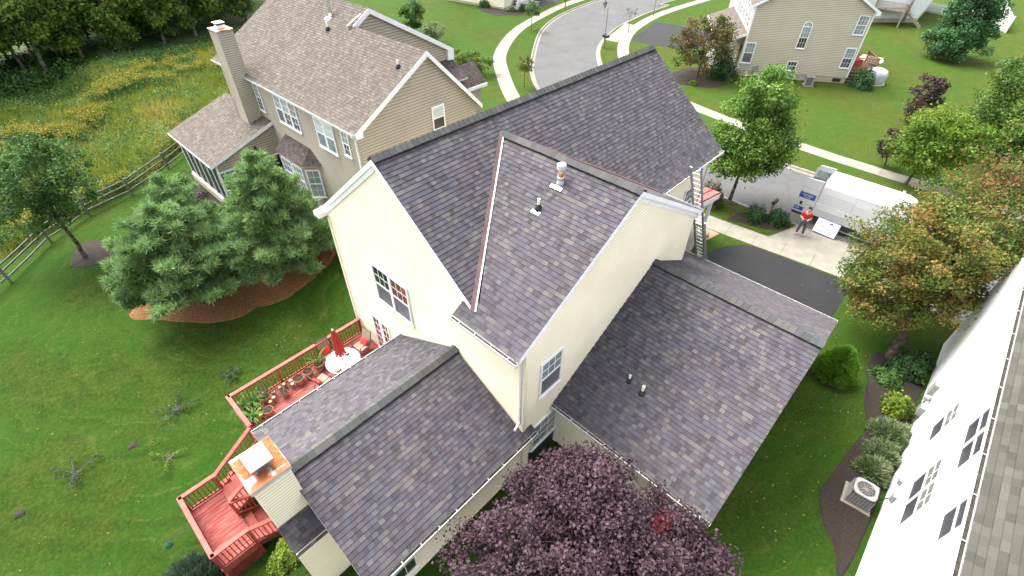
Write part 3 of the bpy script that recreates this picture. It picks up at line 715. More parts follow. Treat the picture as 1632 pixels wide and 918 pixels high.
# ------------------------------------------------------------------ building pieces
UP = V((0, 0, 1))
def roof(root, poly, e, mats, step=.143, thick=.14, trim='white_trim', name='roof_slope', depth=.013, lab=None):
    """one roof slope: laid shingle courses on a deck with trim edges; e = eave direction"""
    P = [V(p) for p in poly]; e = V(e).normalized()
    n = sum((P[i].cross(P[(i+1) % len(P)]) for i in range(len(P))), V((0, 0, 0))).normalized()
    if n.z < 0: n = -n
    s = n.cross(e).normalized()
    if s.z < 0: s = -s
    mb = MB(); mb.bands(P, e, s, n, step, depth, 0, 1)
    mb.prism([p-n*.006 for p in P], -n*thick, 1, 2)
    o = mb.build(name, [MATS[mats], MATS['shingle_edge'], MATS[trim]], root)
    return o
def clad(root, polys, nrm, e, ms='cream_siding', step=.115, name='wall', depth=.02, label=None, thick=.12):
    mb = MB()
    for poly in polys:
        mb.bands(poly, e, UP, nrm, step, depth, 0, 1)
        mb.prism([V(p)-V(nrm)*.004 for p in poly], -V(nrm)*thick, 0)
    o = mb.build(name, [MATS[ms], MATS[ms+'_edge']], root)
    if label: o['label'] = label
    return o
def trim_board(mb, a, b, w, n, t=.03, m=0, down=None):
    """flat board from a to b lying on a wall with outward normal n, hanging w down from the line"""
    a, b, n = V(a), V(b), V(n); d = b-a
    dn = V(down) if down else -(n.cross(d).normalized() if n.cross(d).z > 0 else -n.cross(d).normalized())
    mb.obox(a, d, dn*w, n*t, m)
def corner_post(root, x, y, z0, z1, dx, dy, m='cream_siding', w=.1):
    mb = MB(); mb.box((x, y, z0), (x+dx*w, y+dy*w, z1)) if dx*dy > 0 else mb.box((min(x, x+dx*w), min(y, y+dy*w), z0), (max(x, x+dx*w), max(y, y+dy*w), z1))
    return mb.split('corner_board', MATS[m], root)
def window(root, P, hd, n, w, h, cols=3, rows=2, split=True, frame=.07, g1='window_glass', g2='screen_grey', m='white_trim', grid2=True, local=False, arch=0, sill=True, trim_m=None):
    """double-hung window on a wall plane; P lower left corner seen from outside"""
    P, hd, n = V(P), V(hd).normalized(), V(n).normalized(); mb = MB()
    def bar(a0, a1, b0, b1, d0, d1, mm=0): mb.obox(P+hd*a0+UP*b0+n*d0, hd*(a1-a0), UP*(b1-b0), n*(d1-d0), mm)
    f = frame
    bar(0, w, 0, f, .008, .06); bar(0, w, h-f, h, .008, .06); bar(0, f, f, h-f, .008, .06); bar(w-f, w, f, h-f, .008, .06)
    if sill: bar(-.03, w+.03, -.05, 0, .008, .085)
    def grid(b0, b1, c, r, d):
        for i in range(1, c): x = f+(w-2*f)*i/c; bar(x-.009, x+.009, b0, b1, d-.004, d+.008)
        for i in range(1, r): z = b0+(b1-b0)*i/r; bar(f, w-f, z-.009, z+.009, d-.003, d+.007)
    mid = h/2
    if split:
        bar(f, w-f, mid-.03, mid+.03, .01, .052); grid(mid+.03, h-f, cols, rows, .036)
        if grid2: grid(f, mid-.03, cols, rows, .030)
    else: grid(f, h-f, cols, rows, .036)
    o = mb.build('window', MATS[m], root, local=local)
    def pane(nm, b0, b1, d, gm):
        q = MB(); q.obox(P+hd*f+UP*b0+n*(d-.006), hd*(w-2*f), UP*(b1-b0), n*.006); q.build(nm, MATS[gm], o, local=local)
    if split: pane('pane', mid+.03, h-f, .034, g1); pane('pane' if g2 != 'screen_grey' else 'insect_screen', f, mid-.03, .030 if grid2 and g2 != 'screen_grey' else .040, g2)
    else: pane('pane', f, h-f, .034, g1)
    return o
def gutter(root, a, b, n, m='aged_white', size=.115, ticks=.62, drop=.03, name='gutter', local=False):
    """open trough along an eave from a to b, hung on its outward side n, with hanger straps"""
    a, b, n = V(a)-UP*drop, V(b)-UP*drop, V(n); d = b-a; s = size; mb = MB(); t = .008
    mb.obox(a+n*.004-UP*s, d, n*s*.8, UP*t, 0)
    mb.obox(a+n*(.004+s-t), d, n*t, -UP*s*.75, 0); mb.obox(a+n*(.004+s-t*2.4), d, n*t*2.4, UP*.012, 0)
    mb.obox(a+n*(s*.8)-UP*s, d, n*t, UP*(s*.3), 0)
    mb.obox(a+n*.004-UP*s, d, n*t, UP*(s), 0)
    mb.obox(a+n*.014-UP*.045, d, n*(s*.74), UP*.012, 1)
    for q in (a, b): mb.obox(q+n*.004-UP*s-d.normalized()*.004, n*s, UP*s, d.normalized()*.008, 0)
    L = d.length; k = int(L/ticks)
    for i in range(1, k+1):
        p = a+d*(i-.5)/k; mb.obox(p+n*.006+UP*.001, n*(s), UP*.008, d.normalized()*.018, 0)
    return mb.build(name, [MATS[m], MATS['gutter_inside']], root, local=local)
def downspout(root, pts, m='aged_white', w=.085):
    mb = MB()
    for a, b in zip(pts, pts[1:]):
        mb.beam(a, b, w, w*.75, up=(0.01, 1, 0.02))
    return mb.build('downspout', MATS[m], root)
def ridge(root, a, b, sA, sB, mats, step=.2, w=.20, vent=True, first=0):
    """bent cap shingles lapped along a ridge vent"""
    a, b, sA, sB = V(a), V(b), V(sA).normalized(), V(sB).normalized(); d = (b-a); L = d.length; d.normalize()
    mb = MB(); n = int(L/step)
    if vent:
        nA = (UP-sA*UP.dot(sA)).normalized(); nB = (UP-sB*UP.dot(sB)).normalized(); ww = w*.93
        mb.face([a+sA*ww+nA*.012, b+sA*ww+nA*.012, b+sA*ww+nA*.055, a+sA*ww+nA*.055], 1)
        mb.face([a+sB*ww+nB*.012, b+sB*ww+nB*.012, b+sB*ww+nB*.055, a+sB*ww+nB*.055], 1)
        lift = .06
    else: lift = .016
    for i in range(n):
        p = a+d*(L*i/n); q = a+d*(L*(i+1.25)/n) if i < n-1 else b
        h0, h1 = lift+.022, lift+.004
        ww = w*rnd.uniform(.98, 1.03); j = rnd.random()*20
        uv = [(j, 7.1+i*.143)]*4
        P0, P1 = p+UP*h0*1.2, q+UP*h1*1.2
        for s_ in (sA, sB):
            f = [P0, P1, q+s_*ww+UP*h1, p+s_*ww+UP*h0]
            mb.face(f, 0, uv)
            mb.face([P0, p+s_*ww+UP*h0, p+s_*ww+UP*(h0-.02), P0-UP*.022], 1)
    return mb.build('ridge_cap', [MATS['ridge_shingles'], MATS['shingle_edge']], root)
def pipe_vent(name, label, p, n, h=.34, r=.045, boot='black_rubber', flash='steel_light', group=None, fl=(0, 0)):
    """plumbing vent: flashing sheet, rubber boot and pipe; n roof normal, p point on the roof"""
    p, n = V(p), V(n).normalized(); t = thing(name, label, 'roof vent', p, group)
    e = V((0, 1, 0)); s = n.cross(e).normalized(); s = s if s.z > 0 else -s
    mb = MB(); mb.obox(p-e*.15-s*.19+n*.015, e*.3, s*.10, n*.004); mb.build('flashing', MATS[flash], t)
    mb = MB(); i = 0
    pr = [(r*2.3, -.02), (r*2.2, .05), (r*1.6, .10), (r*1.25, .14), (r*1.22, .16)]
    mb.lathe(p, pr, 16, sx=1.25); mb.build('boot', MATS[boot], t, smooth=True)
    mb = MB(); mb.lathe(p, [(r, .0), (r, h), (r*.8, h), (r*.78, h-.06), (0.001, h-.07)], 14); mb.build('pipe', MATS['pvc'], t, smooth=False)
    return t

# ================================================================== the middle house
g_houses = None
R0, E0, W0, L0 = 9.69, 6.265, 4.255, 14.75
house = thing('house', 'large cream-sided house under new slate-grey shingles with two lower wings, in the middle', 'house', (4, -3, 0))
X0 = .06
# main block roof: the near slope is cut along the valley of the cross gable
UC, RC, WX, UR, UF = 4.605, 9.163, 5.95, -.37, 9.58
SL = 'slate_shingles'
roof(house, [(0, -3.99, R0-3.99*.8051), (UC, -.655, R0-.655*.8051), (UC, 0, R0), (0, 0, R0)], (1, 0, 0), SL)
roof(house, [(UF, -W0, E0), (L0, -W0, E0), (L0, 0, R0), (UC, 0, R0), (UC, -.655, R0-.655*.8051)], (1, 0, 0), SL)
roof(house, [(0, W0, E0), (L0, W0, E0), (L0, 0, R0), (0, 0, R0)], (1, 0, 0), SL)
# cross gable
mC = (RC-E0)/(UC-UR); zc = lambda x: E0+mC*(x-UR) if x < UC else RC-mC*(x-UC)
roof(house, [(UR, -3.42, E0), (UR, -WX, E0), (.25, -WX, zc(.25)), (.25, -3.42, zc(.25))], (0, 1, 0), SL)
roof(house, [(.25, -3.9, zc(.25)), (.25, -WX, zc(.25)), (UC, -WX, RC), (UC, -.655, RC)], (0, 1, 0), SL)
roof(house, [(UF, -W0, E0), (UF, -WX, E0), (UC, -WX, RC), (UC, -.655, RC)], (0, 1, 0), SL)
# garage wing
UG, RG, GE0, GE1, EG, VG = 6.733, 5.479, 1.477, 11.99, 2.525, 11.458; GW = WX-.22
roof(house, [(GE0, -GW, EG), (GE0, -VG, EG), (UG, -VG, RG), (UG, -GW, RG)], (0, 1, 0), SL)
zg = lambda x: EG+(RG-EG)/(UG-GE0)*(x-GE0) if x < UG else RG-(RG-EG)/(GE1-UG)*(x-UG)
roof(house, [(9.34, -GW, zg(9.34)), (9.34, -VG, zg(9.34)), (UG, -VG, RG), (UG, -GW, RG)], (0, 1, 0), SL)
roof(house, [(GE1, -4.3, EG), (GE1, -VG, EG), (9.34, -VG, zg(9.34)), (9.34, -4.3, zg(9.34))], (0, 1, 0), SL)
# family room wing at the back
VW, RW, EW, LW, HW = -2.886, 4.121, 2.37, 5.8, 3.184
roof(house, [(-LW, VW-HW, EW), (.0, VW-HW, EW), (.0, VW, RW), (-LW, VW, RW)], (1, 0, 0), SL)
roof(house, [(-LW, VW+HW, EW), (.0, VW+HW, EW), (.0, VW, RW), (-LW, VW, RW)], (1, 0, 0), SL)
roof(house, [(-.02, VW-HW, EW), (.42, VW-HW, EW), (.42, -5.86, EW+.115), (-.02, -5.86, EW+.115)], (1, 0, 0), SL)
# ridges
kM = math.hypot(1, .8051); kC = math.hypot(1, mC); kG = math.hypot(1, .5623); kW = math.hypot(1, .55)
ridge(house, (-.02, 0, R0), (L0+.02, 0, R0), (0, -1, -.8051), (0, 1, -.8051), SL)
ridge(house, (UC, -.5, RC), (UC, -WX-.02, RC), (-1, 0, -mC), (1, 0, -mC), SL)
ridge(house, (UG, -VG-.02, RG), (UG, -GW-.05, RG), (-1, 0, -.5623), (1, 0, -.5623), SL)
ridge(house, (-LW-.02, VW, RW), (X0, VW, RW), (0, -1, -.55), (0, 1, -.55), SL)
# valley flashing: a dull purple strip on the main slope, a white one on the gable
D_ = V((UC, -.655, RC)); Ft = V((-.0, -3.99, E0+mC*.37)); d_ = (Ft-D_)
nM = V((0, -.8051, 1)).normalized(); nCr = V((-mC, 0, 1)).normalized(); nCf = V((mC, 0, 1)).normalized()
mb = MB(); a1 = nM.cross(d_).normalized(); a1 = a1 if a1.x < 0 else -a1
mb.obox(D_+nM*.022, d_, a1*.17, nM*.012)
vf = mb.build('valley_flashing', MATS['purple_flashing'], house)
mb = MB(); a2 = nCr.cross(d_).normalized(); a2 = a2 if a2.x > 0 else -a2
mb.obox(D_+nCr*.03, d_, a2*.04, nCr*.02); mb.build('valley_strip', MATS['white_trim'], house)
mb = MB(); F2 = V((UF, -W0, E0)); d2 = F2-D_; a3 = nM.cross(d2).normalized(); a3 = a3 if a3.y > 0 else -a3
mb.obox(D_+nM*.022, d2, a3*.06, nM*.03); mb.build('valley_flashing', MATS['purple_flashing'], house)
# walls
zr = lambda y: R0-.8051*abs(y)
clad(house, [[(X0, 3.95, -1.7), (X0, 3.95, zr(3.95)-.1), (X0, 0, R0-.1), (X0, -3.95, zr(3.95)-.1), (X0, -3.95, -1.7)],
             [(X0, -3.951, -1.7), (X0, -3.951, E0+.02), (X0, -WX+.1, E0+.02), (X0, -WX+.1, -1.7)]], (-1, 0, 0), (0, -1, 0))
YE = -WX+.1
clad(house, [[(X0+.0, YE, 0), (9.3, YE, 0), (9.3, YE, zc(9.3)-.06), (UC, YE, RC-.07), (X0, YE, zc(X0)-.06)]], (0, -1, 0), (1, 0, 0))
clad(house, [[(9.3, -3.95, 0), (14.45, -3.95, 0), (14.45, -3.95, E0+.05), (9.3, -3.95, E0+.05)]], (0, -1, 0), (1, 0, 0))
clad(house, [[(9.3, -WX+.1, 0), (9.3, -3.9, 0), (9.3, -3.9, E0+.1), (9.3, -WX+.1, E0+.1)]], (1, 0, 0), (0, 1, 0))
clad(house, [[(14.45, -3.95, 0), (14.45, 3.95, 0), (14.45, 3.95, zr(3.95)-.1), (14.45, 0, R0-.1), (14.45, -3.95, zr(3.95)-.1)]], (1, 0, 0), (0, 1, 0))
clad(house, [[(X0, 3.95, -1.7), (14.45, 3.95, -1.7), (14.45, 3.95, E0+.1), (X0, 3.95, E0+.1)]], (0, 1, 0), (1, 0, 0))
clad(house, [[(1.78, -5.86, -.1), (1.78, -VG+.2, -.1), (1.78, -VG+.2, EG+.05), (1.78, -5.86, EG+.05)]], (-1, 0, 0), (0, -1, 0), 'cream_siding')
clad(house, [[(1.78, -VG+.2, 0), (11.7, -VG+.2, 0), (11.7, -VG+.2, EG+.05), (UG, -VG+.2, RG-.15), (1.78, -VG+.2, EG+.05)]], (0, -1, 0), (1, 0, 0))
clad(house, [[(11.7, -VG+.2, 0), (11.7, -4.4, 0), (11.7, -4.4, EG+.1), (11.7, -VG+.2, EG+.1)]], (1, 0, 0), (0, 1, 0))
clad(house, [[(9.34, -4.4, 0), (11.7, -4.4, 0), (11.7, -4.4, EG), (9.34, -4.4, zg(9.34)-.1)]], (0, 1, 0), (1, 0, 0))
clad(house, [[(-5.5, .0, -1.7), (-5.5, VW*2, -1.7), (-5.5, VW*2, EW+.1), (-5.5, VW, RW-.12), (-5.5, .0, EW+.1)]], (-1, 0, 0), (0, -1, 0))
clad(house, [[(-5.5, VW*2, -1.7), (1.78, VW*2, -.2), (1.78, VW*2, EW+.1), (-5.5, VW*2, EW+.1)]], (0, -1, 0), (1, 0, 0))
clad(house, [[(-5.5, 0, -1.7), (X0, 0, -1.7), (X0, 0, EW+.1), (-5.5, 0, EW+.1)]], (0, 1, 0), (1, 0, 0))
# trim: rakes, frieze, corners
mb = MB()
for sg in (1, -1):
    a, b = V((-.012, 0, R0-.02)), V((-.012, sg*(W0 if sg > 0 else 3.97), zr(W0 if sg > 0 else 3.97)-.02))
    mb.obox(a, b-a, V((0, 0, -.17)), V((.03, 0, 0)))
a, b = V((X0-.02, 0, R0-.17)), V((X0-.02, 3.95, zr(3.95)-.17)); mb.obox(a, b-a, V((0, 0, -.22)), V((-.022, 0, 0)))
mb.split('rake_board', MATS['white_trim'], house)
mb = MB()
for xa, xb in ((X0-.35, UC), (UC, 9.45)):
    a, b = V((xa, -WX-.012, zc(xa)-.015)), V((xb, -WX-.012, zc(xb)-.015)); mb.obox(a, b-a, V((0, 0, -.16)), V((0, .03, 0)))
a, b = V((UC, YE-.02, RC-.16)), V((9.3, YE-.02, zc(9.3)-.16)); mb.obox(a, b-a, V((0, 0, -.2)), V((0, -.022, 0)))
mb.split('rake_board', MATS['white_trim'], house)
mb = MB(); mb.box((X0-.05, 3.86, -1.7), (X0-.016, 3.97, 5.95)); mb.box((X0-.03, -WX+.075, 1.5), (X0+.11, -WX+.1-.02, E0-.1)); mb.box((X0-.035, -WX+.09, 1.5), (X0-.02, -WX+.2, E0-.1)); mb.split('corner_board', MATS['cream_siding'], house)
mb = MB(); mb.box((1.74, -5.99, -.1), (1.765, -5.87, EG)); mb.box((1.74, -VG+.2, -.1), (1.765, -VG+.31, EG)); mb.split('corner_board', MATS['white_trim'], house)
mb = MB(); mb.obox((L0+.012, -W0, E0-.02), V((0, W0, R0-E0)), V((0, 0, -.17)), V((-.03, 0, 0))); mb.obox((L0+.012, W0, E0-.02), V((0, -W0, R0-E0)), V((0, 0, -.17)), V((-.03, 0, 0))); mb.split('rake_board', MATS['white_trim'], house)
# soffit returns at the gable feet
mb = MB(); mb.box((-.3, 3.95, E0-.22), (X0, W0+.05, E0-.03)); mb.box((14.45, -W0-.02, E0-.24), (L0, -3.6, E0-.03)); mb.box((UF-.25, -WX-.005, E0-.24), (UF-.005, -WX+.45, E0-.03)); mb.split('eave_return', MATS['white_trim'], house)
mb = MB(); mb.box((9.45, -WX+.1, E0-.22), (UF-.02, -3.95, E0-.12)); mb.box((UF+.05, -W0+.02, E0-.22), (14.5, -3.93, E0-.12)); mb.split('soffit', MATS['white_trim'], house)
# gutters
gutter(house, (UR, -3.44, E0), (UR, -WX-.02, E0), (-1, 0, 0))
gutter(house, (UF, -W0-.1, E0), (UF, -WX, E0), (1, 0, 0)); gutter(house, (UF+.15, -W0, E0), (L0, -W0, E0), (0, -1, 0))
gutter(house, (0, W0, E0), (L0, W0, E0), (0, 1, 0))
gutter(house, (GE0, -GW, EG), (GE0, -VG, EG), (-1, 0, 0)); gutter(house, (GE1, -4.3, EG), (GE1, -VG, EG), (1, 0, 0))
gutter(house, (-LW, VW-HW, EW), (.42, VW-HW, EW), (0, -1, 0)); gutter(house, (-LW, VW+HW, EW), (X0-.02, VW+HW, EW), (0, 1, 0))
downspout(house, [(UR-.06, -WX+.22, E0-.12), (X0-.05, -WX+.2, E0-.5), (X0-.05, -WX+.2, 2.95), (X0-.28, -WX+.2, 2.72)])
downspout(house, [(GE0-.06, -VG+.2, EG-.12), (1.72, -VG+.25, EG-.4), (1.72, -VG+.25, 0.05)], 'white_trim')
downspout(house, [(L0-.2, -W0-.05, E0-.12), (L0-.4, -3.99, E0-.5), (L0-.4, -3.99, 0.1)])
# windows of the middle house
wr = dict(n=(-1, 0, 0), hd=(0, -1, 0))
window(house, (X0-.012, 1.45, 3.5), w=1.03, h=1.75, g1='window_glass', **wr); window(house, (X0-.012, .42, 3.5), w=1.03, h=1.75, g1='window_glass_red', **wr)
window(house, (X0-.012, 2.42, .1), w=.56, h=1.98, cols=2, rows=5, split=False, g1='window_glass_red', **wr); window(house, (X0-.012, 1.82, .1), w=.56, h=1.98, cols=2, rows=5, split=False, g1='window_glass_red', **wr)
window(house, (.68, YE-.012, 3.62), (1, 0, 0), (0, -1, 0), 1.02, 1.55, g1='window_glass_pale')
window(house, (.45, YE-.012, .9), (1, 0, 0), (0, -1, 0), 1.28, 1.3, cols=3, rows=3, split=False, g1='window_glass_pale')
window(house, (-5.45, VW*2-.012, .55), (1, 0, 0), (0, -1, 0), 1.1, 1.35, cols=3, rows=2, split=False)
for x in (10.4, 12.6): window(house, (x, -3.962, 3.5), (1, 0, 0), (0, -1, 0), .95, 1.5)
for y in (-2.5, .3, 2.4): window(house, (14.462, y, 3.5), (0, 1, 0), (1, 0, 0), .95, 1.5)
mb = MB()
for y in (-11.0, -7.9):
    mb.box((11.715, y, 0), (11.76, y+2.6, 2.15))
    for k in range(1, 4): mb.box((11.762, y+.03, .53*k-.01), (11.768, y+2.57, .53*k+.012))
mb.build('garage_door', MATS['white_trim'], house)
# dark area-way by the side door, corner shelf of the wing gutter
mb = MB(); mb.box((.35, YE-.03, -.1), (1.7, YE-.016, .78)); mb.build('side_door', MATS['dark_metal'], house)
# porch with a standing-seam red roof
mb = MB(); pa, pb = V((14.46, -3.95, 3.35)), V((17.5, -3.95, 2.75)); dd = pb-pa; nn = V((.19, 0, 1)).normalized()
mb.obox(pa, dd, V((0, 5.6, 0)), nn*.03)
for k in range(13): mb.obox(pa+V((0, .02+k*.44, 0))+nn*.031, dd, V((0, .03, 0)), nn*.045, 1)
mb.build('porch_roof', [MATS['red_roof_metal'], MATS['deck_dark']], house)
mb = MB(); mb.box((17.38, -3.98, 2.48), (17.5, 1.65, 2.74)); mb.obox((14.46, -3.98, 3.33), dd, V((0, .1, 0)), V((0, 0, -.26))); mb.box((14.5, -3.85, 2.42), (17.35, 1.6, 2.46)); mb.build('porch_fascia', MATS['white_trim'], house)
for y in (-3.75, -1.1, 1.4):
    mb = MB(); mb.box((17.2, y, .15), (17.36, y+.16, 2.45)); mb.build('porch_post', MATS['white_trim'], house)
mb = MB(); mb.box((14.46, -4.0, -.1), (17.6, 1.7, .16)); mb.box((17.6, -3.9, -.1), (17.9, -2.6, .07)); mb.build('porch_floor', MATS['concrete'], house)
mb = MB(); mb.box((12.9, -4.55, -.05), (14.3, -3.97, .18)); mb.build('side_step', MATS['stone'], house)
# chimney chase on the end of the wing
ch = thing('chimney', 'square cream-sided chimney with a rusty cap standing at the end of the low wing', 'chimney', (-6.1, VW, -1.6))
cx0, cx1, cy0, cy1 = -6.62, -5.74, -3.42, -2.36
def chase(root, x0, x1, y0, y1, z0, z1, nm='shaft', ms='cream_siding'):
    mb = MB()
    for poly, n, e in (([(x0, y0, z0), (x1, y0, z0), (x1, y0, z1), (x0, y0, z1)], (0, -1, 0), (1, 0, 0)), ([(x0, y1, z0), (x1, y1, z0), (x1, y1, z1), (x0, y1, z1)], (0, 1, 0), (1, 0, 0)),
                       ([(x0, y0, z0), (x0, y1, z0), (x0, y1, z1), (x0, y0, z1)], (-1, 0, 0), (0, 1, 0)), ([(x1, y0, z0), (x1, y1, z0), (x1, y1, z1), (x1, y0, z1)], (1, 0, 0), (0, 1, 0))):
        mb.bands(poly, e, UP, n, .115, .014, 0, 1)
    mb.box((x0+.004, y0+.004, z0), (x1-.004, y1-.004, z1))
    c = MB()
    for x in (x0, x1):
        for y in (y0, y1): c.box((x-.02, y-.02, z0), (x+.02, y+.02, z1-.001))
    o = mb.build(nm, [MATS[ms], MATS[ms+'_edge']], root); c.build('corner_trim', MATS[ms], root); return o
chase(ch, cx0, cx1, cy0, cy1, 2.4, 4.95); chase(ch, cx0, -5.52, -4.05, -1.75, -1.7, 2.5, 'base')
roof(ch, [(cx0-.04, -4.12, 2.42), (-5.45, -4.12, 2.42), (-5.45, cy0-.03, 3.05), (cx0-.04, cy0-.03, 3.05)], (1, 0, 0), SL, name='shoulder_roof', trim='shingle_edge')
roof(ch, [(cx0-.04, -1.68, 2.42), (-5.45, -1.68, 2.42), (-5.45, cy1+.03, 3.05), (cx0-.04, cy1+.03, 3.05)], (1, 0, 0), SL, name='shoulder_roof', trim='shingle_edge')
mb = MB(); mb.box((cx0-.06, cy0-.06, 4.90), (cx1+.06, cy1+.06, 5.0), 1)
mb.box((cx0-.058, cy0-.058, 5.0), (cx1+.058, cy1+.058, 5.012), 0); mb.build('cap_pan', [MATS['rust'], MATS['tub_cover']], ch)
mb = MB(); mb.box((cx0+.0, -3.05, 5.012), (cx0+.24, -2.4, 5.02)); mb.box((cx1-.3, -3.3, 5.012), (cx1+.045, -2.36, 5.021)); mb.split('rust_stain', MATS['rust_heavy'], ch)
mb = MB(); qx, qy = -6.17, -2.9
for z in (5.07, 5.14, 5.21): mb.box((qx-.2+.02, qy-.24, z-.035), (qx+.2, qy+.24, z-.015))
for sx in (-1, 1):
    for sy in (-1, 1): mb.box((qx+sx*.19-.012, qy+sy*.23-.012, 5.012), (qx+sx*.19+.012, qy+sy*.23+.012, 5.31))
mb.build('flue_screen', MATS['steel_light'], ch)
mb = MB(); mb.box((qx-.16, qy-.2, 5.012), (qx+.16, qy+.2, 5.16)); mb.build('flue', MATS['dark_metal'], ch)
mb = MB(); mb.obox((qx-.27, qy-.31, 5.31), V((.54, 0, 0)), V((0, .62, 0)), V((0, 0, .02))); mb.obox((qx-.27, qy-.31, 5.33), V((.54, 0, 0)), V((0, .31, .05)), V((0, 0, .012))); mb.obox((qx-.27, qy+.31, 5.33), V((.54, 0, 0)), V((0, -.31, .05)), V((0, 0, .012))); mb.build('flue_lid', MATS['white_trim'], ch)
# things on the roofs
nG = V((-.5623, 0, 1))
pipe_vent('plumbing_vent', 'white plumbing vent pipe in a black rubber boot on the upper cross gable', (3.05, -3.56, 8.26), nCr)
pipe_vent('plumbing_vent', 'upper-left white plumbing pipe of the pair on the garage roof', (3.22, -7.49, 3.51), nG, h=.30, r=.036, flash='slate_shingles')
pipe_vent('plumbing_vent', 'lower-right white plumbing pipe of the pair on the garage roof', (3.14, -8.03, 3.46), nG, h=.36, r=.045, flash='slate_shingles')
p = V((3.93, -3.62, 8.78)); t = thing('flue_vent', 'rusty metal flue pipe with a white round cap near the ridge of the cross gable', 'roof vent', p)
mb = MB(); mb.obox(p+V((-.24, -.2, -.10)), V((0, .4, 0)), V((.09, 0, .052)), nCr*.004); mb.build('flashing', MATS['steel_light'], t)
mb = MB(); mb.lathe(p, [(.14, -.08), (.10, .06), (.085, .15), (.10, .15), (.11, .19), (.08, .21)], 18); mb.build('collar', MATS['aged_white'], t, smooth=True)
mb = MB(); mb.lathe(p, [(.075, .15), (.075, .46)], 18); mb.build('pipe', mat('rusty_pipe', (.42, .13, .03), (.62, .52, .38), 5.5, .7, stops=(.42, .6)), t, smooth=True)
mb = MB(); mb.lathe(p, [(.08, .44), (.135, .46), (.14, .58), (.12, .61), (.03, .63), (.001, .63)], 20); mb.build('cap', MATS['aged_white'], t, smooth=False)

# ================================================================== tan house on the left
tan = thing('house', 'tan-sided house with a brown shingle roof and a screened sunroom, beyond the pines', 'house', (9, 14, 0))
TS = 'tan_shingles'; GY, UY = 8.4, 14.4
ze, xa, za, xf, zf_ = 6.40, 8.75, 9.06, 12.2, 5.62
roof(tan, [(4.2, GY, 6.40), (4.2, 24.0, 6.40), (xa, 24.0, za), (xa, GY, za)], (0, 1, 0), TS, step=.15)
roof(tan, [(xf, GY, zf_), (xf, UY, zf_), (xa, UY, za), (xa, GY, za)], (0, 1, 0), TS, step=.15)
roof(tan, [(xa+.001, UY, za), (xa+.001, 24.0, za), (9.78, 24.0, 9.79), (9.78, UY, 9.79)], (0, 1, 0), TS, step=.15, thick=.1)
roof(tan, [(15.5, UY, 6.65), (15.5, 24, 6.65), (9.78, 24, 9.79), (9.78, UY, 9.79)], (0, 1, 0), TS, step=.15)
zt = lambda x: 6.4+.585*(x-4.2) if x < xa else za-(za-zf_)/(xf-xa)*(x-xa)
TW = 4.45
clad(tan, [[(TW, GY+.3, -1.7), (12.0, GY+.3, -1.7), (12.0, GY+.3, zt(12)-.08), (xa, GY+.3, za-.1), (TW, GY+.3, zt(TW)-.08)]], (0, -1, 0), (1, 0, 0), 'tan_siding', .15, depth=.022)
clad(tan, [[(TW, GY+.3, -1.7), (TW, 23.8, -1.7), (TW, 23.8, 6.5), (TW, GY+.3, 6.5)]], (-1, 0, 0), (0, 1, 0), 'tan_siding', .15, depth=.018)
clad(tan, [[(xa-.3, UY+.2, 5), (15.3, UY+.2, 5), (15.3, UY+.2, 6.66), (9.78, UY+.2, 9.7), (xa-.3, UY+.2, 9.1)]], (0, -1, 0), (1, 0, 0), 'tan_siding', .15, depth=.022)
clad(tan, [[(12.0, UY+.21, -.1), (15.3, UY+.21, -.1), (15.3, UY+.21, 5), (12.0, UY+.21, 5)]], (0, -1, 0), (1, 0, 0), 'tan_siding', .15)
clad(tan, [[(15.3, UY+.2, -.1), (15.3, 23.8, -.1), (15.3, 23.8, 6.7), (15.3, UY+.2, 6.7)], ], (1, 0, 0), (0, 1, 0), 'tan_siding', .15)
clad(tan, [[(12.0, GY+.3, -.1), (12.0, UY+.2, -.1), (12.0, UY+.2, 5.9), (12.0, GY+.3, 5.9)], ], (1, 0, 0), (0, 1, 0), 'tan_siding', .15)
clad(tan, [[(TW, 23.8, -1.7), (15.3, 23.8, -.1), (15.3, 23.8, 6.7), (9.78, 23.8, 9.65), (TW, 23.8, 6.5)]], (0, 1, 0), (1, 0, 0), 'tan_siding', .15)
mb = MB()
for a, b in ((V((4.2, GY-.015, 6.39)), V((xa, GY-.015, za-.01))), (V((xf, GY-.015, zf_-.01)), V((xa, GY-.015, za-.01)))):
    mb.obox(a, b-a, V((0, 0, -.26)), V((0, .04, 0)))
for a, b in ((V((xa-.1, UY-.015, 9.10)), V((9.78, UY-.015, 9.78))), (V((15.5, UY-.015, 6.64)), V((9.78, UY-.015, 9.78)))):
    mb.obox(a, b-a, V((0, 0, -.28)), V((0, .04, 0)))
mb.split('rake_board', MATS['white_trim'], tan)
mb = MB(); mb.box((4.2, GY-.01, 6.1), (4.6, GY+.5, 6.36)); mb.box((15.0, UY-.012, 6.0), (15.48, UY+.5, 6.6)); mb.split('eave_return', MATS['white_trim'], tan)
mb = MB(); mb.box((TW-.03, GY+.27, -1.6), (TW-.018, GY+.38, 6.3)); mb.split('corner_board', MATS['tan_siding'], tan)
gutter(tan, (4.2, GY, 6.4), (4.2, 24, 6.4), (-1, 0, 0), ticks=2.5)
downspout(tan, [(4.12, GY+.2, 6.25), (TW-.06, GY+.45, 5.9), (TW-.06, GY+.45, -1.5)], 'white_trim')
wl = dict(n=(-1, 0, 0), hd=(0, -1, 0)); XW = TW-.02
window(tan, (XW, 19.45, 4.45), w=.72, h=1.6, cols=2, rows=3, g2='window_glass_violet', g1='window_glass_pale', **wl)
for k in range(3): window(tan, (XW, 16.98-k*.82, 4.45), w=.80, h=1.6, cols=2, rows=2, g1='window_glass_pale', g2='window_glass_violet' if k else 'screen_grey', **wl)
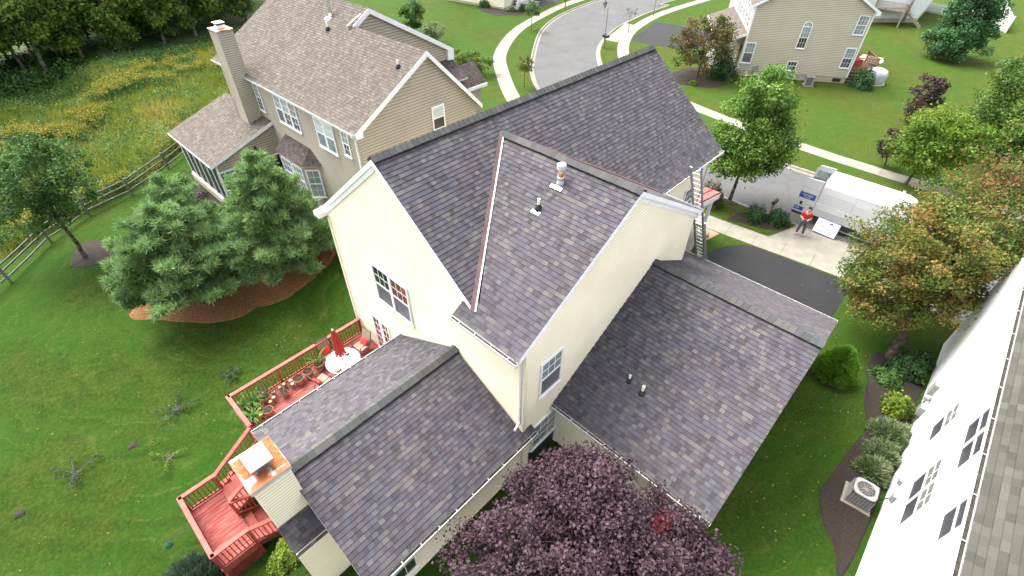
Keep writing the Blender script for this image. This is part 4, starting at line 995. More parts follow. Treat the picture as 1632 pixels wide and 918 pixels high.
for k in range(2): window(tan, (XW, 12.68-k*.9, 4.40), w=.88, h=1.62, cols=1, rows=2, grid2=False, g1='blind_white', g2='window_glass_pale', **wl)
window(tan, (XW, 10.15, 4.75), w=.62, h=1.3, cols=2, rows=2, g1='window_glass_pale', g2='window_glass_violet', **wl)
window(tan, (8.85, GY+.28, 5.0), (1, 0, 0), (0, -1, 0), .84, 1.25, cols=1, rows=1, g1='blind_white', g2='room_dark')
# sunroom lean-to with screened bays
SE, SX, SY0, SY1 = 2.6, .28, 18.4, 24.9
roof(tan, [(SX, SY0, SE), (SX, SY1, SE), (TW+.02, SY1, 4.02), (TW+.02, SY0, 4.02)], (0, 1, 0), TS, step=.15, name='sunroom_roof')
zs = lambda x: SE+(4.02-SE)/(TW-SX)*(x-SX)
clad(tan, [[(.6, SY0+.25, 1.95), (TW, SY0+.25, 1.95), (TW, SY0+.25, zs(TW)-.1), (.6, SY0+.25, zs(.6)-.1)]], (0, -1, 0), (1, 0, 0), 'tan_siding', .15, name='sunroom_wall', depth=.022)
mb = MB(); a, b = V((SX, SY0-.012, SE-.01)), V((TW, SY0-.012, 4.0)); mb.obox(a, b-a, V((0, 0, -.2)), V((0, .03, 0))); mb.box((SX-.02, SY0, SE-.16), (SX, SY1, SE-.02)); mb.build('sunroom_fascia', MATS['white_trim'], tan)
mb = MB(); ny = 6; yy = [SY0+.25+(SY1-.5-SY0)*k/ny for k in range(ny+1)]
for y in yy: mb.box((.58, y-.05, -.2), (.68, y+.05, SE+.02))
mb.box((.57, SY0+.2, -.25), (.69, SY1-.2, -.12)); mb.box((.57, SY0+.2, SE-.12), (.69, SY1-.2, SE+.02))
for x in (.63, 1.85, 2.3, 3.4, TW-.06): mb.box((x-.07, SY0+.22, -.2), (x+.07, SY0+.32, 1.98))
mb.box((.6, SY0+.21, 1.88), (TW, SY0+.33, 1.99)); mb.box((.6, SY0+.21, -.25), (TW, SY0+.33, -.15))
mb.build('sunroom_frame', MATS['white_trim'], tan)
mb = MB(); mb.box((.62, SY0+.3, -.15), (.63, SY1-.3, SE)); mb.box((.68, SY0+.27, -.15), (TW, SY0+.28, 1.9)); mb.build('insect_screen', MATS['screen_dark'], tan)
mb = MB(); mb.box((.5, SY0+.2, -1.2), (.72, SY1-.2, -.26)); mb.box((.72, SY0+.22, -1.2), (TW, SY0+.4, -.26)); mb.build('sunroom_base', MATS['stone'], tan)
mb = MB(); mb.box((3.0, SY0+.19, 2.55), (3.14, SY0+.23, 2.8)); mb.tube((3.07, SY0+.15, 2.5), (3.07, SY0+.15, 2.72), .06, .04, 8); mb.build('wall_lamp', MATS['dark_metal'], tan)
# bay window with a hipped brown roof
bx, b0, b1 = 3.75, 13.5, 17.6
P = [V((TW, b1+.3, 2.95)), V((bx-.15, b1-.55, 2.9)), V((bx-.15, b0+.55, 2.9)), V((TW, b0-.3, 2.95))]; T1, T2 = V((TW+.05, b1-.7, 3.75)), V((TW+.05, b0+.7, 3.75))
roof(tan, [P[1], P[2], T2, T1], (0, 1, 0), 'brown_shingles', step=.15, name='bay_roof', thick=.1)
roof(tan, [P[0], P[1], T1], (P[0]-P[1]), 'brown_shingles', step=.15, name='bay_roof', thick=.1)
roof(tan, [P[2], P[3], T2], (P[2]-P[3]), 'brown_shingles', step=.15, name='bay_roof', thick=.1)
mb = MB(); mb.prism([(TW, b1, -.2), (bx, b1-.7, -.2), (bx, b0+.7, -.2), (TW, b0, -.2)], (0, 0, 3.0)); mb.build('bay_wall', MATS['tan_siding'], tan)
for k in range(2): window(tan, (bx-.012, b1-.85-k*1.28, .9), w=1.15, h=1.75, n=(-1, 0, 0), hd=(0, -1, 0), g1='window_glass_pale', g2='window_glass_pale')
dv = V((TW-bx, -.7, 0)).normalized(); window(tan, (bx+.05, b0+.65, .9), dv, (-dv.y*-1, 0, 0) if 0 else V((-.7, -(TW-bx), 0)).normalized(), .8, 1.75, cols=2, g1='window_glass_pale', g2='window_glass_pale')
# chimney of the tan house
tc = thing('chimney', 'tall tan-sided chimney with a small white cap standing against the left house', 'chimney', (4, 20.1, -1))
chase(tc, 3.55, 4.38, 19.6, 20.65, 2.6, 8.75, ms='tan_siding')
mb = MB(); mb.box((3.5, 19.55, 8.75), (4.43, 20.7, 8.82)); mb.build('cap_pan', MATS['rust'], tc)
mb = MB(); mb.box((3.78, 19.95, 8.82), (4.16, 20.33, 8.98), 0); mb.box((3.8, 19.97, 8.98), (4.14, 20.31, 9.08), 1); mb.box((3.72, 19.89, 9.08), (4.22, 20.39, 9.12), 0); mb.build('flue_cap', [MATS['white_trim'], MATS['dark_metal']], tc)
# small front roofs seen over the gable
roof(tan, [(12.1, 13.0, 5.2), (15.4, 13.0, 5.2), (15.4, 14.58, 6.0), (12.1, 14.58, 6.0)], (1, 0, 0), 'brown_shingles', step=.15, name='porch_roof')
roof(tan, [(12.1, 13.2, 4.4), (17.2, 13.2, 4.4), (17.2, 14.4, 5.5), (12.1, 14.4, 5.5)], (1, 0, 0), 'brown_shingles', step=.15, name='porch_roof')
roof(tan, [(15.35, 15.6, 4.4), (17.2, 15.6, 4.4), (17.2, 14.4, 5.5), (15.35, 14.4, 5.5)], (1, 0, 0), 'brown_shingles', step=.15, name='porch_roof')
clad(tan, [[(12.1, 13.45, 0), (16.9, 13.45, 0), (16.9, 13.45, 4.45), (12.1, 13.45, 4.45)]], (0, -1, 0), (1, 0, 0), 'tan_siding', .15, name='porch_wall')
clad(tan, [[(16.9, 13.45, 0), (16.9, 15.35, 0), (16.9, 15.35, 4.5), (16.9, 14.4, 5.3), (16.9, 13.45, 4.5)]], (1, 0, 0), (0, 1, 0), 'tan_siding', .15, name='porch_wall')
mb = MB(); mb.box((12.1, 13.14, 4.18), (17.22, 13.19, 4.38)); mb.build('porch_fascia', MATS['white_trim'], tan)
nT = V((-.585, 0, 1))
pipe_vent('plumbing_vent', 'white plumbing vent pipe low on the brown roof, nearest its gable end', (7.57, 9.18, 8.38), nT, h=.36, r=.05, flash='tan_shingles')
pipe_vent('plumbing_vent', 'white plumbing vent pipe in the middle of the brown roof', (8.11, 16.14, 8.7), nT, h=.42, r=.055, flash='tan_shingles')
p = V((8.9, 16.96, 9.16)); t = thing('flue_vent', 'tall pale metal flue near the ridge of the brown roof', 'roof vent', p)
mb = MB(); mb.lathe(p, [(.16, -.08), (.1, .1), (.09, .14), (.09, 1.0)], 14); mb.build('pipe', MATS['steel_light'], t); mb = MB(); mb.lathe(p, [(.13, .98), (.15, 1.12), (.02, 1.18)], 14); mb.build('cap', MATS['steel_light'], t)
mb = MB(); mb.obox(p+V((-.32, -.25, -.17)), V((0, .5, 0)), V((.18, 0, .105)), nT.normalized()*.006); mb.build('flashing', MATS['steel_light'], t)
# deck of the tan house: white vinyl rails
dk = thing('deck', 'grey deck with white vinyl railings beside the screened sunroom', 'deck', (2.5, 16.5, -1.6))
mb = MB()
for k in range(28): mb.box((.65+k*.135, 13.7, -.24), (.65+k*.135+.125, 18.55, -.2))
mb.build('decking', MATS['grey_wood'], dk)
mb = MB(); mb.box((.7, 13.75, -.45), (4.4, 18.5, -.25)); mb.build('frame', MATS['vinyl_white'], dk)
for q in ((.75, 13.8), (.75, 16.2), (.75, 18.4), (4.3, 13.8), (2.5, 13.8)):
    mb = MB(); mb.box((q[0]-.06, q[1]-.06, -1.7), (q[0]+.06, q[1]+.06, .85)); mb.box((q[0]-.08, q[1]-.08, .85), (q[0]+.08, q[1]+.08, .9)); mb.build('post', MATS['vinyl_white'], dk)
def vrail(root, a, b, m='vinyl_white', sp=.13, z0=-.12, z1=.78, w=.035):
    a, b = V(a), V(b); mb = MB(); mb.beam(a+UP*z1, b+UP*z1, .09, .05); mb.beam(a+UP*z0, b+UP*z0, .05, .05)
    n = int((b-a).length/sp)
    for k in range(1, n): p = a.lerp(b, k/n); mb.box((p.x-w/2, p.y-w/2, p.z+z0), (p.x+w/2, p.y+w/2, p.z+z1-.02))
    return mb.build('railing', MATS[m], root)
vrail(dk, (.75, 13.8, 0), (.75, 18.4, 0)); vrail(dk, (.75, 13.8, 0), (4.3, 13.8, 0))

# ================================================================== tan house across the street
C_ = (44.31, 6.6); ang = math.atan2(-8.24, 4.95)
far = thing('house', 'tan-sided house with an arched window in its gable wall, across the street', 'house', (C_[0], C_[1], 0), rz=ang)
ORG[far.name] = V((0, 0, 0))
def fclad(polys, n, e, ms='beige_siding', st=.14, nm='wall'): return clad(far, polys, n, e, ms, st, name=nm, depth=.02)
WF = 9.75
fclad([[(0, 0, .55), (WF, 0, .55), (WF, 0, 6.15), (WF/2, 0, 8.9), (0, 0, 6.15)]], (0, -1, 0), (1, 0, 0))
fclad([[(0, 0, .55), (0, 14, .55), (0, 14, 6.2), (0, 0, 6.2)]], (-1, 0, 0), (0, 1, 0)); fclad([[(WF, 0, .55), (WF, 14, .55), (WF, 14, 6.2), (WF, 0, 6.2)]], (1, 0, 0), (0, 1, 0))
mb = MB(); mb.box((.03, .03, -.3), (WF-.03, 13.9, .55)); mb.build('foundation', MATS['foundation'], far)
roof(far, [(-.3, -.25, 6.05), (-.3, 14, 6.05), (WF/2, 14, 9.05), (WF/2, -.25, 9.05)], (0, 1, 0), TS, step=.15); roof(far, [(WF+.3, -.25, 6.05), (WF+.3, 14, 6.05), (WF/2, 14, 9.05), (WF/2, -.25, 9.05)], (0, 1, 0), TS, step=.15)
mb = MB()
for xs_ in (-.3, WF+.3):
    a, b = V((xs_, -.27, 6.04)), V((WF/2, -.27, 9.04)); mb.obox(a, b-a, V((0, 0, -.22)), V((0, .04, 0)))
mb.box((WF, -.26, 5.75), (WF+.35, .4, 6.02)); mb.split('rake_board', MATS['white_trim'], far)
mb = MB(); mb.box((-.012, -.03, .5), (.1, -.018, 6.0)); mb.box((-.03, -.012, .5), (-.018, .1, 6.0)); mb.box((WF-.1, -.03, .5), (WF+.012, -.018, 6.0)); mb.split('corner_board', MATS['white_trim'], far)
fw = dict(hd=(1, 0, 0), n=(0, -1, 0)); YW = -.018
window(far, (.1, YW, 1.2), w=.9, h=1.8, g1='window_glass_pale', g2='screen_grey', grid2=False, **fw)
window(far, (8.62, YW, 4.15), w=.88, h=1.55, g1='window_glass_pale', g2='window_glass_pale', **fw); window(far, (8.68, YW, 1.35), w=.86, h=1.72, g1='window_glass_pale', g2='window_glass_violet', **fw)
window(far, (4.22, YW, .8), w=.88, h=.85, g1='window_glass', g2='room_dark', rows=1, **fw)
window(far, (4.4, YW, 2.75), w=.8, h=1.85, g1='window_glass_pale', g2='room_dark', **fw)
mb = MB(); cxx, czz, rr = 4.8, 4.6, .4
for k in range(12):
    a0, a1 = math.pi*k/12, math.pi*(k+1)/12
    p = [V((cxx+math.cos(a)*r_, YW-.06, czz+math.sin(a)*r_)) for a, r_ in ((a0, rr-.07), (a0, rr), (a1, rr), (a1, rr-.07))]
    mb.prism(p, (0, .055, 0))
for a in (.8, 1.57, 2.34): mb.beam((cxx, YW-.045, czz), (cxx+math.cos(a)*.34, YW-.045, czz+math.sin(a)*.34), .02, .02)
aw = mb.build('arched_window', MATS['white_trim'], far)
mb = MB(); mb.prism([(cxx+math.cos(math.pi*k/12)*.34, YW-.035, czz+math.sin(math.pi*k/12)*.34) for k in range(13)], (0, .02, 0)); mb.build('pane', MATS['window_glass_pale'], aw)
mb = MB(); mb.box((8.6, -.01, .12), (9.3, .03, .4)); mb.build('foundation_vent', MATS['room_dark'], far)
for k in range(5): window(far, (-.018, 1.5+k*1.62-.0, 4.0), w=.95, h=1.7, hd=(0, -1, 0), n=(-1, 0, 0), g1='window_glass_pale', g2='window_glass_violet')
for k in range(6):
    mb = MB(); mb.box((-.05, 1.62+(k-.5)*1.62-.62, 4.0), (-.02, 1.62+(k-.5)*1.62-.24, 5.7)); mb.build('shutter', MATS['van_grey'], far)
roof(far, [(-2.4, .1, 2.75), (-2.4, 11, 2.75), (0, 11, 3.7), (0, .1, 3.7)], (0, 1, 0), TS, step=.15, name='porch_roof')
mb = MB(); mb.obox((-2.4, .07, 2.74), V((2.4, 0, .95)), V((0, 0, -.2)), V((0, .03, 0))); mb.box((-2.44, .1, 2.45), (-2.4, 11, 2.72)); mb.build('porch_fascia', MATS['white_trim'], far)
for y in (.3, 3.9, 7.5):
    mb = MB(); mb.box((-2.3, y, .1), (-2.15, y+.15, 2.6)); mb.build('porch_post', MATS['white_trim'], far)
mb = MB(); mb.box((-2.4, .1, -.2), (-.01, 11, .35)); mb.build('porch_floor', MATS['concrete'], far)
mb = MB(); mb.box((-.03, .7, .4), (.0, 1.7, 2.5)); mb.build('front_door', MATS['brown_wood'], far)
mb = MB(); mb.box((1.36, -.14, .45), (1.56, -.03, 1.0)); mb.box((1.62, -.12, .7), (1.82, -.03, 1.05)); mb.box((1.5, -.1, -.1), (1.54, -.04, .6)); mb.lathe((1.72, -.2, .1), [(.09, 0), (.1, .12), (.05, .2)], 10); mb.build('utility_meter', MATS['ac_white'], far)
# ================================================================== white house on the right
wh = thing('house', 'white-sided house with a grey shingle roof along the right edge', 'house', (6, -20, 0))
YN = -15.32
clad(wh, [[(-8, YN, -.3), (17.2, YN, -.3), (17.2, YN, 5.85), (-8, YN, 5.85)]], (0, 1, 0), (1, 0, 0), 'white_siding', .115)
clad(wh, [[(17.2, YN, -.3), (17.2, YN-11, -.3), (17.2, YN-11, 5.85), (17.2, YN-5.5, 8.5), (17.2, YN, 5.85)]], (1, 0, 0), (0, 1, 0), 'white_siding', .115)
roof(wh, [(-8.3, YN+.03, 5.95), (17.4, YN+.03, 5.95), (17.4, YN-5.5, 8.75), (-8.3, YN-5.5, 8.75)], (1, 0, 0), 'neighbour_shingles', step=.145)
roof(wh, [(-8.3, YN-11.2, 5.95), (17.4, YN-11.2, 5.95), (17.4, YN-5.5, 8.75), (-8.3, YN-5.5, 8.75)], (1, 0, 0), 'neighbour_shingles', step=.145)
gutter(wh, (-8.3, YN+.03, 5.95), (17.4, YN+.03, 5.95), (0, 1, 0), size=.12, ticks=1.25)
wn = dict(hd=(-1, 0, 0), n=(0, 1, 0))
wq = dict(hd=(-1, 0, 0), n=(0, 1, 0), frame=.045, g1='blind_grey', g2='dim_pane', cols=2, rows=2, grid2=False)
window(wh, (9.45, YN+.018, 2.2), w=.9, h=1.56, **wq)
for k in range(2): window(wh, (6.9-k*.92, YN+.018, 2.16), w=.9, h=1.6, **wq)
wq.update(cols=1, rows=1, g1='dim_pane')
for k in range(2): window(wh, (7.35-k*.92, YN+.018, 4.62), w=.9, h=1.22, **wq)
window(wh, (4.1, YN+.018, 4.66), w=.9, h=1.2, **wq)
mb = MB(); mb.box((12.4, YN+.02, .9), (12.75, YN+.18, 1.5)); mb.lathe((12.1, YN+.14, .95), [(.1, 0), (.11, .16), (.06, .22)], 10); mb.box((11.6, YN+.02, .5), (11.9, YN+.2, .9)); mb.box((12.5, YN+.03, -.1), (12.56, YN+.09, .9)); mb.box((11.7, YN+.03, -.1), (11.76, YN+.09, .5)); mb.build('utility_meter', MATS['ac_white'], wh)
mb = MB(); mb.box((7.6, YN+.02, 1.0), (7.8, YN+.12, 1.22)); mb.box((6.9, YN+.02, .9), (7.12, YN+.14, 1.2)); mb.split('outlet_box', MATS['ac_white'], wh)
# ================================================================== white house and pale house far off
w2 = thing('house', 'pale white-sided house with a grey back deck, beyond the house across the street', 'house', (84, 8, 0))
d1 = V((87.7-79.9, -.84+1.21, 0)).normalized(); A = V((79.9, -1.2, 0)); dl = V((76.3-79.9, 2.4+1.2, 0)).normalized()
mb = MB(); A2 = A+dl*12
clad(w2, [[A+UP*.5, A2+UP*.5, A2+UP*6, A+UP*6]], V((-dl.y, dl.x, 0)) if (-dl.y*-1) < 0 else V((dl.y, -dl.x, 0)), dl, 'white_siding', .14)
nB_ = V((d1.y, -d1.x, 0)); Bp = A+d1*11
clad(w2, [[A+UP*.5, Bp+UP*.5, Bp+UP*6, A+UP*6]], nB_, d1, 'white_siding', .14)
mb.prism([A, Bp, Bp+dl*12, A2], UP*.5); mb.build('foundation', MATS['foundation'], w2)
roof(w2, [A+UP*6+nB_*.3, Bp+UP*6+nB_*.3, (A+Bp)/2*0+Bp+dl*6+UP*8.5, A+dl*6+UP*8.5], d1, TS, step=.15)
mb = MB(); mb.box((78.3, -.3, 2.2), (79.6, .9, 3.6)); 
nb = thing('house', 'cream-sided house with a front porch and low shrubs, at the top edge', 'house', (48, 46, 0))
q0, q1 = V((47.2, 40.6, 0)), V((45.6, 50.8, 0)); dq = (q1-q0).normalized(); nq = V((-dq.y, dq.x, 0)); nq = nq if nq.x < 0 else -nq
clad(nb, [[q0+UP*.3, q1+UP*.3, q1+UP*5.6, q0+UP*5.6]], nq, dq, 'cream_siding', .14)
q2 = q0-nq*9; clad(nb, [[q0+UP*.3, q2+UP*.3, q2+UP*5.6, q0+UP*5.6]], -dq, -nq, 'cream_siding', .14)
mb = MB(); mb.prism([q0, q1, q1-nq*9, q2], UP*.3); mb.build('foundation', MATS['foundation'], nb)
roof(nb, [q0+UP*5.6+nq*.3-dq*.3, q1+UP*5.6+nq*.3, q1-nq*4.5+UP*8, q0-nq*4.5+UP*8-dq*.3], dq, TS, step=.15)
for k, h_ in ((0, 3.2), (3, 3.2)):
    mb = MB(); c = q0+nq*0-dq*1.6-nq*(1+k*1.2); mb.tube(c+UP*.2, c+UP*h_, .09, .09, 10); mb.build('porch_post', MATS['white_trim'], nb)
mb = MB(); mb.prism([q0-dq*.05, q0-dq*2, q0-dq*2-nq*6, q0-dq*.05-nq*6], UP*.3); mb.build('porch_floor', MATS['concrete'], nb)
vrail(nb, q0-dq*1.9+UP*.3, q0-dq*1.9-nq*4+UP*.3)
# ================================================================== red deck with two stair flights
dk = thing('deck', 'red-stained deck with railings, landing and stairs behind the cream house', 'deck', (-3, 1.5, -1.6))
DX0, DX1, DY0, DY1 = -5.72, .02, .05, 3.72
mb = MB(); k = 0; y = DY0
while y < DY1-.02:
    mb.box((DX0, y, -.05), (DX1, y+.132, -.012+rnd.uniform(-.002, .002))); y += .142
mb.build('decking', MATS['deck_red_worn'], dk)
mb = MB(); mb.box((DX0, DY1-.02, -.32), (DX1, DY1+.02, -.06)); mb.box((DX0-.02, DY0, -.32), (DX0+.02, DY1, -.06)); mb.box((DX0+.1, 1.8, -.3), (DX1, 1.86, -.06)); mb.build('frame', MATS['deck_red'], dk)
def rail(a, b, posts=True, cap=.14, h=.9, sp=.125):
    a, b = V(a), V(b); d = b-a; n = int(V((d.x, d.y, 0)).length/sp); mb = MB()
    mb.beam(a+UP*h, b+UP*h, cap, .035); mb.build('rail_cap', MATS['deck_red_rail'], dk)
    mb = MB(); mb.beam(a+UP*(h-.07), b+UP*(h-.07), .04, .09); mb.beam(a+UP*.08, b+UP*.08, .04, .08)
    for k in range(1, n): p = a.lerp(b, k/n); mb.box((p.x-.016, p.y-.016, p.z+.05), (p.x+.016, p.y+.016, p.z+h-.03))
    mb.build('baluster_panel', MATS['deck_red'], dk)
def post(x, y, z0, z1, w=.09):
    mb = MB(); mb.box((x-w/2, y-w/2, z0), (x+w/2, y+w/2, z1)); mb.build('post', MATS['deck_red'], dk)
rail((DX1, DY1-.05, 0), (DX0+.05, DY1-.05, 0)); rail((DX0+.05, DY1+.02, 0), (DX0+.05, 1.9, 0)); rail((DX0+.05, .55, 0), (DX0+.05, DY0, 0))
for x in (DX1-.06, -1.9, -3.8, DX0+.05): post(x, DY1-.05, -1.75, .89)
for x in (-1.9, -3.8, DX0+.3): post(x, .4, -1.75, -.1, .12)
post(DX0+.05, 1.95, -1.75, .92); post(DX0+.05, .55, -1.75, .92)
LX0, LX1, LY0, LY1, LZ = -8.5, -7.42, -1.05, 1.62, -.75
mb = MB(); x = LX0; y = LY0
while y < LY1-.02: mb.box((LX0, y, LZ-.05), (LX1+.05, y+.132, LZ-.012)); y += .142
mb.build('landing', MATS['deck_red_worn'], dk)
mb = MB(); mb.box((LX0-.02, LY0, LZ-.3), (LX0+.02, LY1, LZ-.06)); mb.box((LX0, LY0-.02, LZ-.3), (LX1, LY0+.02, LZ-.06)); mb.box((LX0, LY1-.02, LZ-.3), (LX1, LY1+.02, LZ-.06)); mb.build('frame', MATS['deck_red'], dk)
rail((LX0+.05, LY1, LZ), (LX0+.05, LY0, LZ)); rail((LX0+.02, LY1-.05, LZ), (LX1+.1, LY1-.05, LZ)); rail((LX0+.02, LY0+.05, LZ), (LX1+.1, LY0+.05, LZ))
for q in ((LX0+.05, LY1-.05), (LX0+.05, LY0+.05), (LX1+.05, LY1-.05), (LX1+.05, LY0+.05), (LX1+.05, .28)): post(q[0], q[1], -1.75, LZ+.9)
# flight from deck down to the landing
mb = MB(); n = 4
for k in range(n):
    x = DX0-.02-(k+1)*(DX0-.02-(LX1+.05))/(n+0)*1.0; z = -.75*(k+1)/(n+1)
    mb.box((DX0-.02-(k+1)*.42, .42, z-.05), (DX0-.02-k*.42, 1.78, z-.01)); mb.box((DX0-.02-k*.42-.02, .42, z-.01), (DX0-.02-k*.42, 1.78, z+.13))
mb.build('stair_flight', MATS['deck_red'], dk)
mb = MB()
for y in (.38, 1.8): mb.beam((DX0, y, -.2), (LX1+.05, y, -.9), .045, .26)
mb.split('stringer', MATS['deck_dark'], dk)
rail((DX0+.03, 1.86, 0), (LX1+.05, LY1-.08, LZ), h=.88); rail((DX0+.03, .42, 0), (LX1+.05, .34, LZ), h=.88)
# lower flight from the landing to the ground
mb = MB()
for k in range(5):
    z = LZ-.85*(k+1)/5.5; mb.box((LX1+.05+k*.3, -.98, z-.05), (LX1+.05+(k+1)*.3, .18, z-.01)); mb.box((LX1+.05+k*.3, -.98, z-.01), (LX1+.07+k*.3, .18, z+.12))
mb.build('stair_flight', MATS['deck_red'], dk)
mb = MB()
for y in (-1.0, .2): mb.beam((LX1, y, LZ-.15), (LX1+1.6, y, -1.65), .045, .26)
mb.split('stringer', MATS['deck_dark'], dk)
rail((LX1+.05, .26, LZ), (LX1+1.35, .26, LZ-.72), h=.88); rail((LX1+.05, -1.0, LZ), (LX1+1.35, -1.0, LZ-.72), h=.88)
post(LX1+1.35, .26, -1.75, -.6); post(LX1+1.35, -1.0, -1.75, -.6)
# lattice skirt under the landing
mb = MB()
def lattice(a, b, z0, z1):
    a, b = V(a), V(b); d = (b-a); L = d.length; d.normalize(); hh = z1-z0; n = V((-d.y, d.x, 0))
    for sg in (1, -1):
        k = -hh
        while k < L:
            s0, s1 = k, k+hh
            t0 = max(0, -s0)/hh; t1 = min(1, (L-s0)/hh)
            if t1 > t0:
                p = a+d*(s0+hh*t0)+UP*(z0+hh*(t0 if sg > 0 else 1-t0)); q = a+d*(s0+hh*t1)+UP*(z0+hh*(t1 if sg > 0 else 1-t1))
                mb.beam(p+n*.008*sg, q+n*.008*sg, .012, .035, up=n)
            k += .12
lattice((LX0, LY0, 0), (LX1, LY0, 0), -1.65, LZ-.3); lattice((LX0, LY1, 0), (LX0, LY0, 0), -1.65, LZ-.3)
mb.build('lattice', MATS['deck_red'], dk)
# ------------------------------------------------------------------ table, parasol, chairs
tx, ty = -1.72, 2.28
t = thing('patio_table', 'round white-topped patio table on the red deck', 'table', (tx, ty, 0))
mb = MB(); mb.lathe((tx, ty, .70), [(.66, 0), (.68, .01), (.68, .022), (.665, .03), (.03, .03)], 40); mb.build('table_top', MATS['glass_white_table'], t, smooth=False)
for k in range(4):
    a = .6+k*1.5708; mb = MB(); mb.path([V((tx+math.cos(a)*.62, ty+math.sin(a)*.62, 0)), V((tx+math.cos(a)*.45, ty+math.sin(a)*.45, .4)), V((tx+math.cos(a)*.55, ty+math.sin(a)*.55, .70))], [.02, .02, .02], 8); mb.build('leg', MATS['sling_fabric'], t)
t = thing('parasol', 'closed red parasol standing through the middle of the patio table', 'parasol', (tx, ty, 0))
mb = MB(); mb.tube((tx, ty, .0), (tx+.02, ty+.06, 2.42), .021, n=10); mb.lathe((tx, ty, 0), [(.24, 0), (.24, .04), (.06, .09), (.04, .3)], 20); mb.build('pole', MATS['dark_metal'], t)
mb = MB(); mb.lathe((tx+.02, ty+.06, 2.38), [(.03, 0), (.045, .05), (.03, .11), (.001, .13)], 12); mb.build('finial', MATS['aged_white'], t, smooth=True)
mb = MB(); m_ = 32; prof = [(.05, 2.4), (.09, 2.2), (.115, 1.95), (.14, 1.7), (.155, 1.45), (.135, 1.3), (.19, 1.12)]
for (r0, z0), (r1, z1) in zip(prof, prof[1:]):
    for k in range(m_):
        def pt(kk, r, z): a = 2*math.pi*kk/m_; q = r*(1.0+(.30 if kk % 4 in (0,) else (-.28 if kk % 4 == 2 else 0))); return (tx+.02*z/2.4+math.cos(a+z*.12)*q, ty+.06*z/2.4+math.sin(a+z*.12)*q, z+(.07 if kk % 4 == 2 and z < 1.2 else 0))
        mb.face([pt(k, r1, z1), pt((k+1) % m_, r1, z1), pt((k+1) % m_, r0, z0), pt(k, r0, z0)])
mb.build('canopy', MATS['red_canvas'], t)
for k, (dx, dy, r, z) in enumerate(((.12, -.42+.1, .10, 0), (.47, .14, .075, 0))[:0]): pass
def candle(x, y, r, label):
    t = thing('citronella_bowl', label, 'candle bowl', (x, y, .73))
    mb = MB(); mb.lathe((x, y, .73), [(r*.7, 0), (r, .05), (r, .07), (r*.8, .07), (r*.75, .05)], 18); mb.build('bowl', MATS['room_dark'], t)
    mb = MB(); mb.lathe((x, y, .73), [(r*.74, .05), (r*.74, .058), (.001, .058)], 16)
    for a in (0, 1.57, 3.14, 4.71): mb.lathe((x+math.cos(a)*r*.4, y+math.sin(a)*r*.4, .788), [(r*.22, 0), (r*.15, .02), (.001, .025)], 8)
    mb.build('filling', MATS['log_end'], t)
candle(-2.13, 2.0, .13, 'larger dark bowl on the near side of the white patio table'); candle(-1.42, 2.48, .10, 'smaller dark bowl on the house side of the white patio table')
def patio_chair(loc, rz, label, scarf=0):
    t = thing('patio_chair', label, 'chair', loc, 'sling chairs round the patio table', rz=0); ORG[t.name] = V((0, 0, 0))
    t.location = loc; t.rotation_euler = (0, 0, rz)
    mb = MB()
    for s in (-.27, .27):
        mb.path([V((s, -.26, .40)), V((s, .22, .38)), V((s, .42, 1.02))], [.015]*3, 6); mb.path([V((s, -.3, 0)), V((s, -.26, .60)), V((s, .2, .62)), V((s, .3, .65))], [.015]*4, 6); mb.path([V((s, .3, 0)), V((s, .0, .4))], [.014]*2, 6)
    mb.tube((-.27, .42, 1.02), (.27, .42, 1.02), .015, n=6); mb.tube((-.27, -.26, .40), (.27, -.26, .40), .013, n=6); mb.build('frame', MATS['dark_metal'], t)
    mb = MB(); mb.obox((-.26, -.25, .405), (.52, 0, 0), (0, .46, -.02), (0, .0, .012)); mb.build('seat', MATS['sling_fabric'], t)
    mb = MB(); mb.obox((-.26, .22, .40), (.52, 0, 0), (0, .19, .60), (0, -.012, .004)); mb.build('backrest', MATS['sling_fabric'], t)
    mb = MB()
    for j in range(5):
        for i in range(5):
            pass
    n = 10
    def cp(i, j, s): u, v = i/n*2-1, j/n*2-1; w = (1-abs(u)**4)**.5*(1-abs(v)**4)**.5; return V((u*.2, .08+v*.14*0-.02, 0))+V((0, v*.16*.55+.1, .52+v*.16*.8))+V((0, -.85, .5)).normalized()*s*.07*w
    for i in range(n):
        for j in range(n):
            for s in (1, -1):
                f = [cp(i, j, s), cp(i+1, j, s), cp(i+1, j+1, s), cp(i, j+1, s)]; mb.face(f if s > 0 else f[::-1])
    mb.build('cushion', MATS['red_cushion'], t, smooth=True)
    return t
patio_chair((-.62, 2.72, 0), -1.45, 'sling chair with a red cushion between the table and the house wall')
patio_chair((-1.85, 3.28, 0), -.05, 'sling chair with a red cushion behind the parasol, against the deck rail')
patio_chair((-2.75, 2.28, 0), 1.75, 'sling chair with a red cushion next to the row of clay pots')
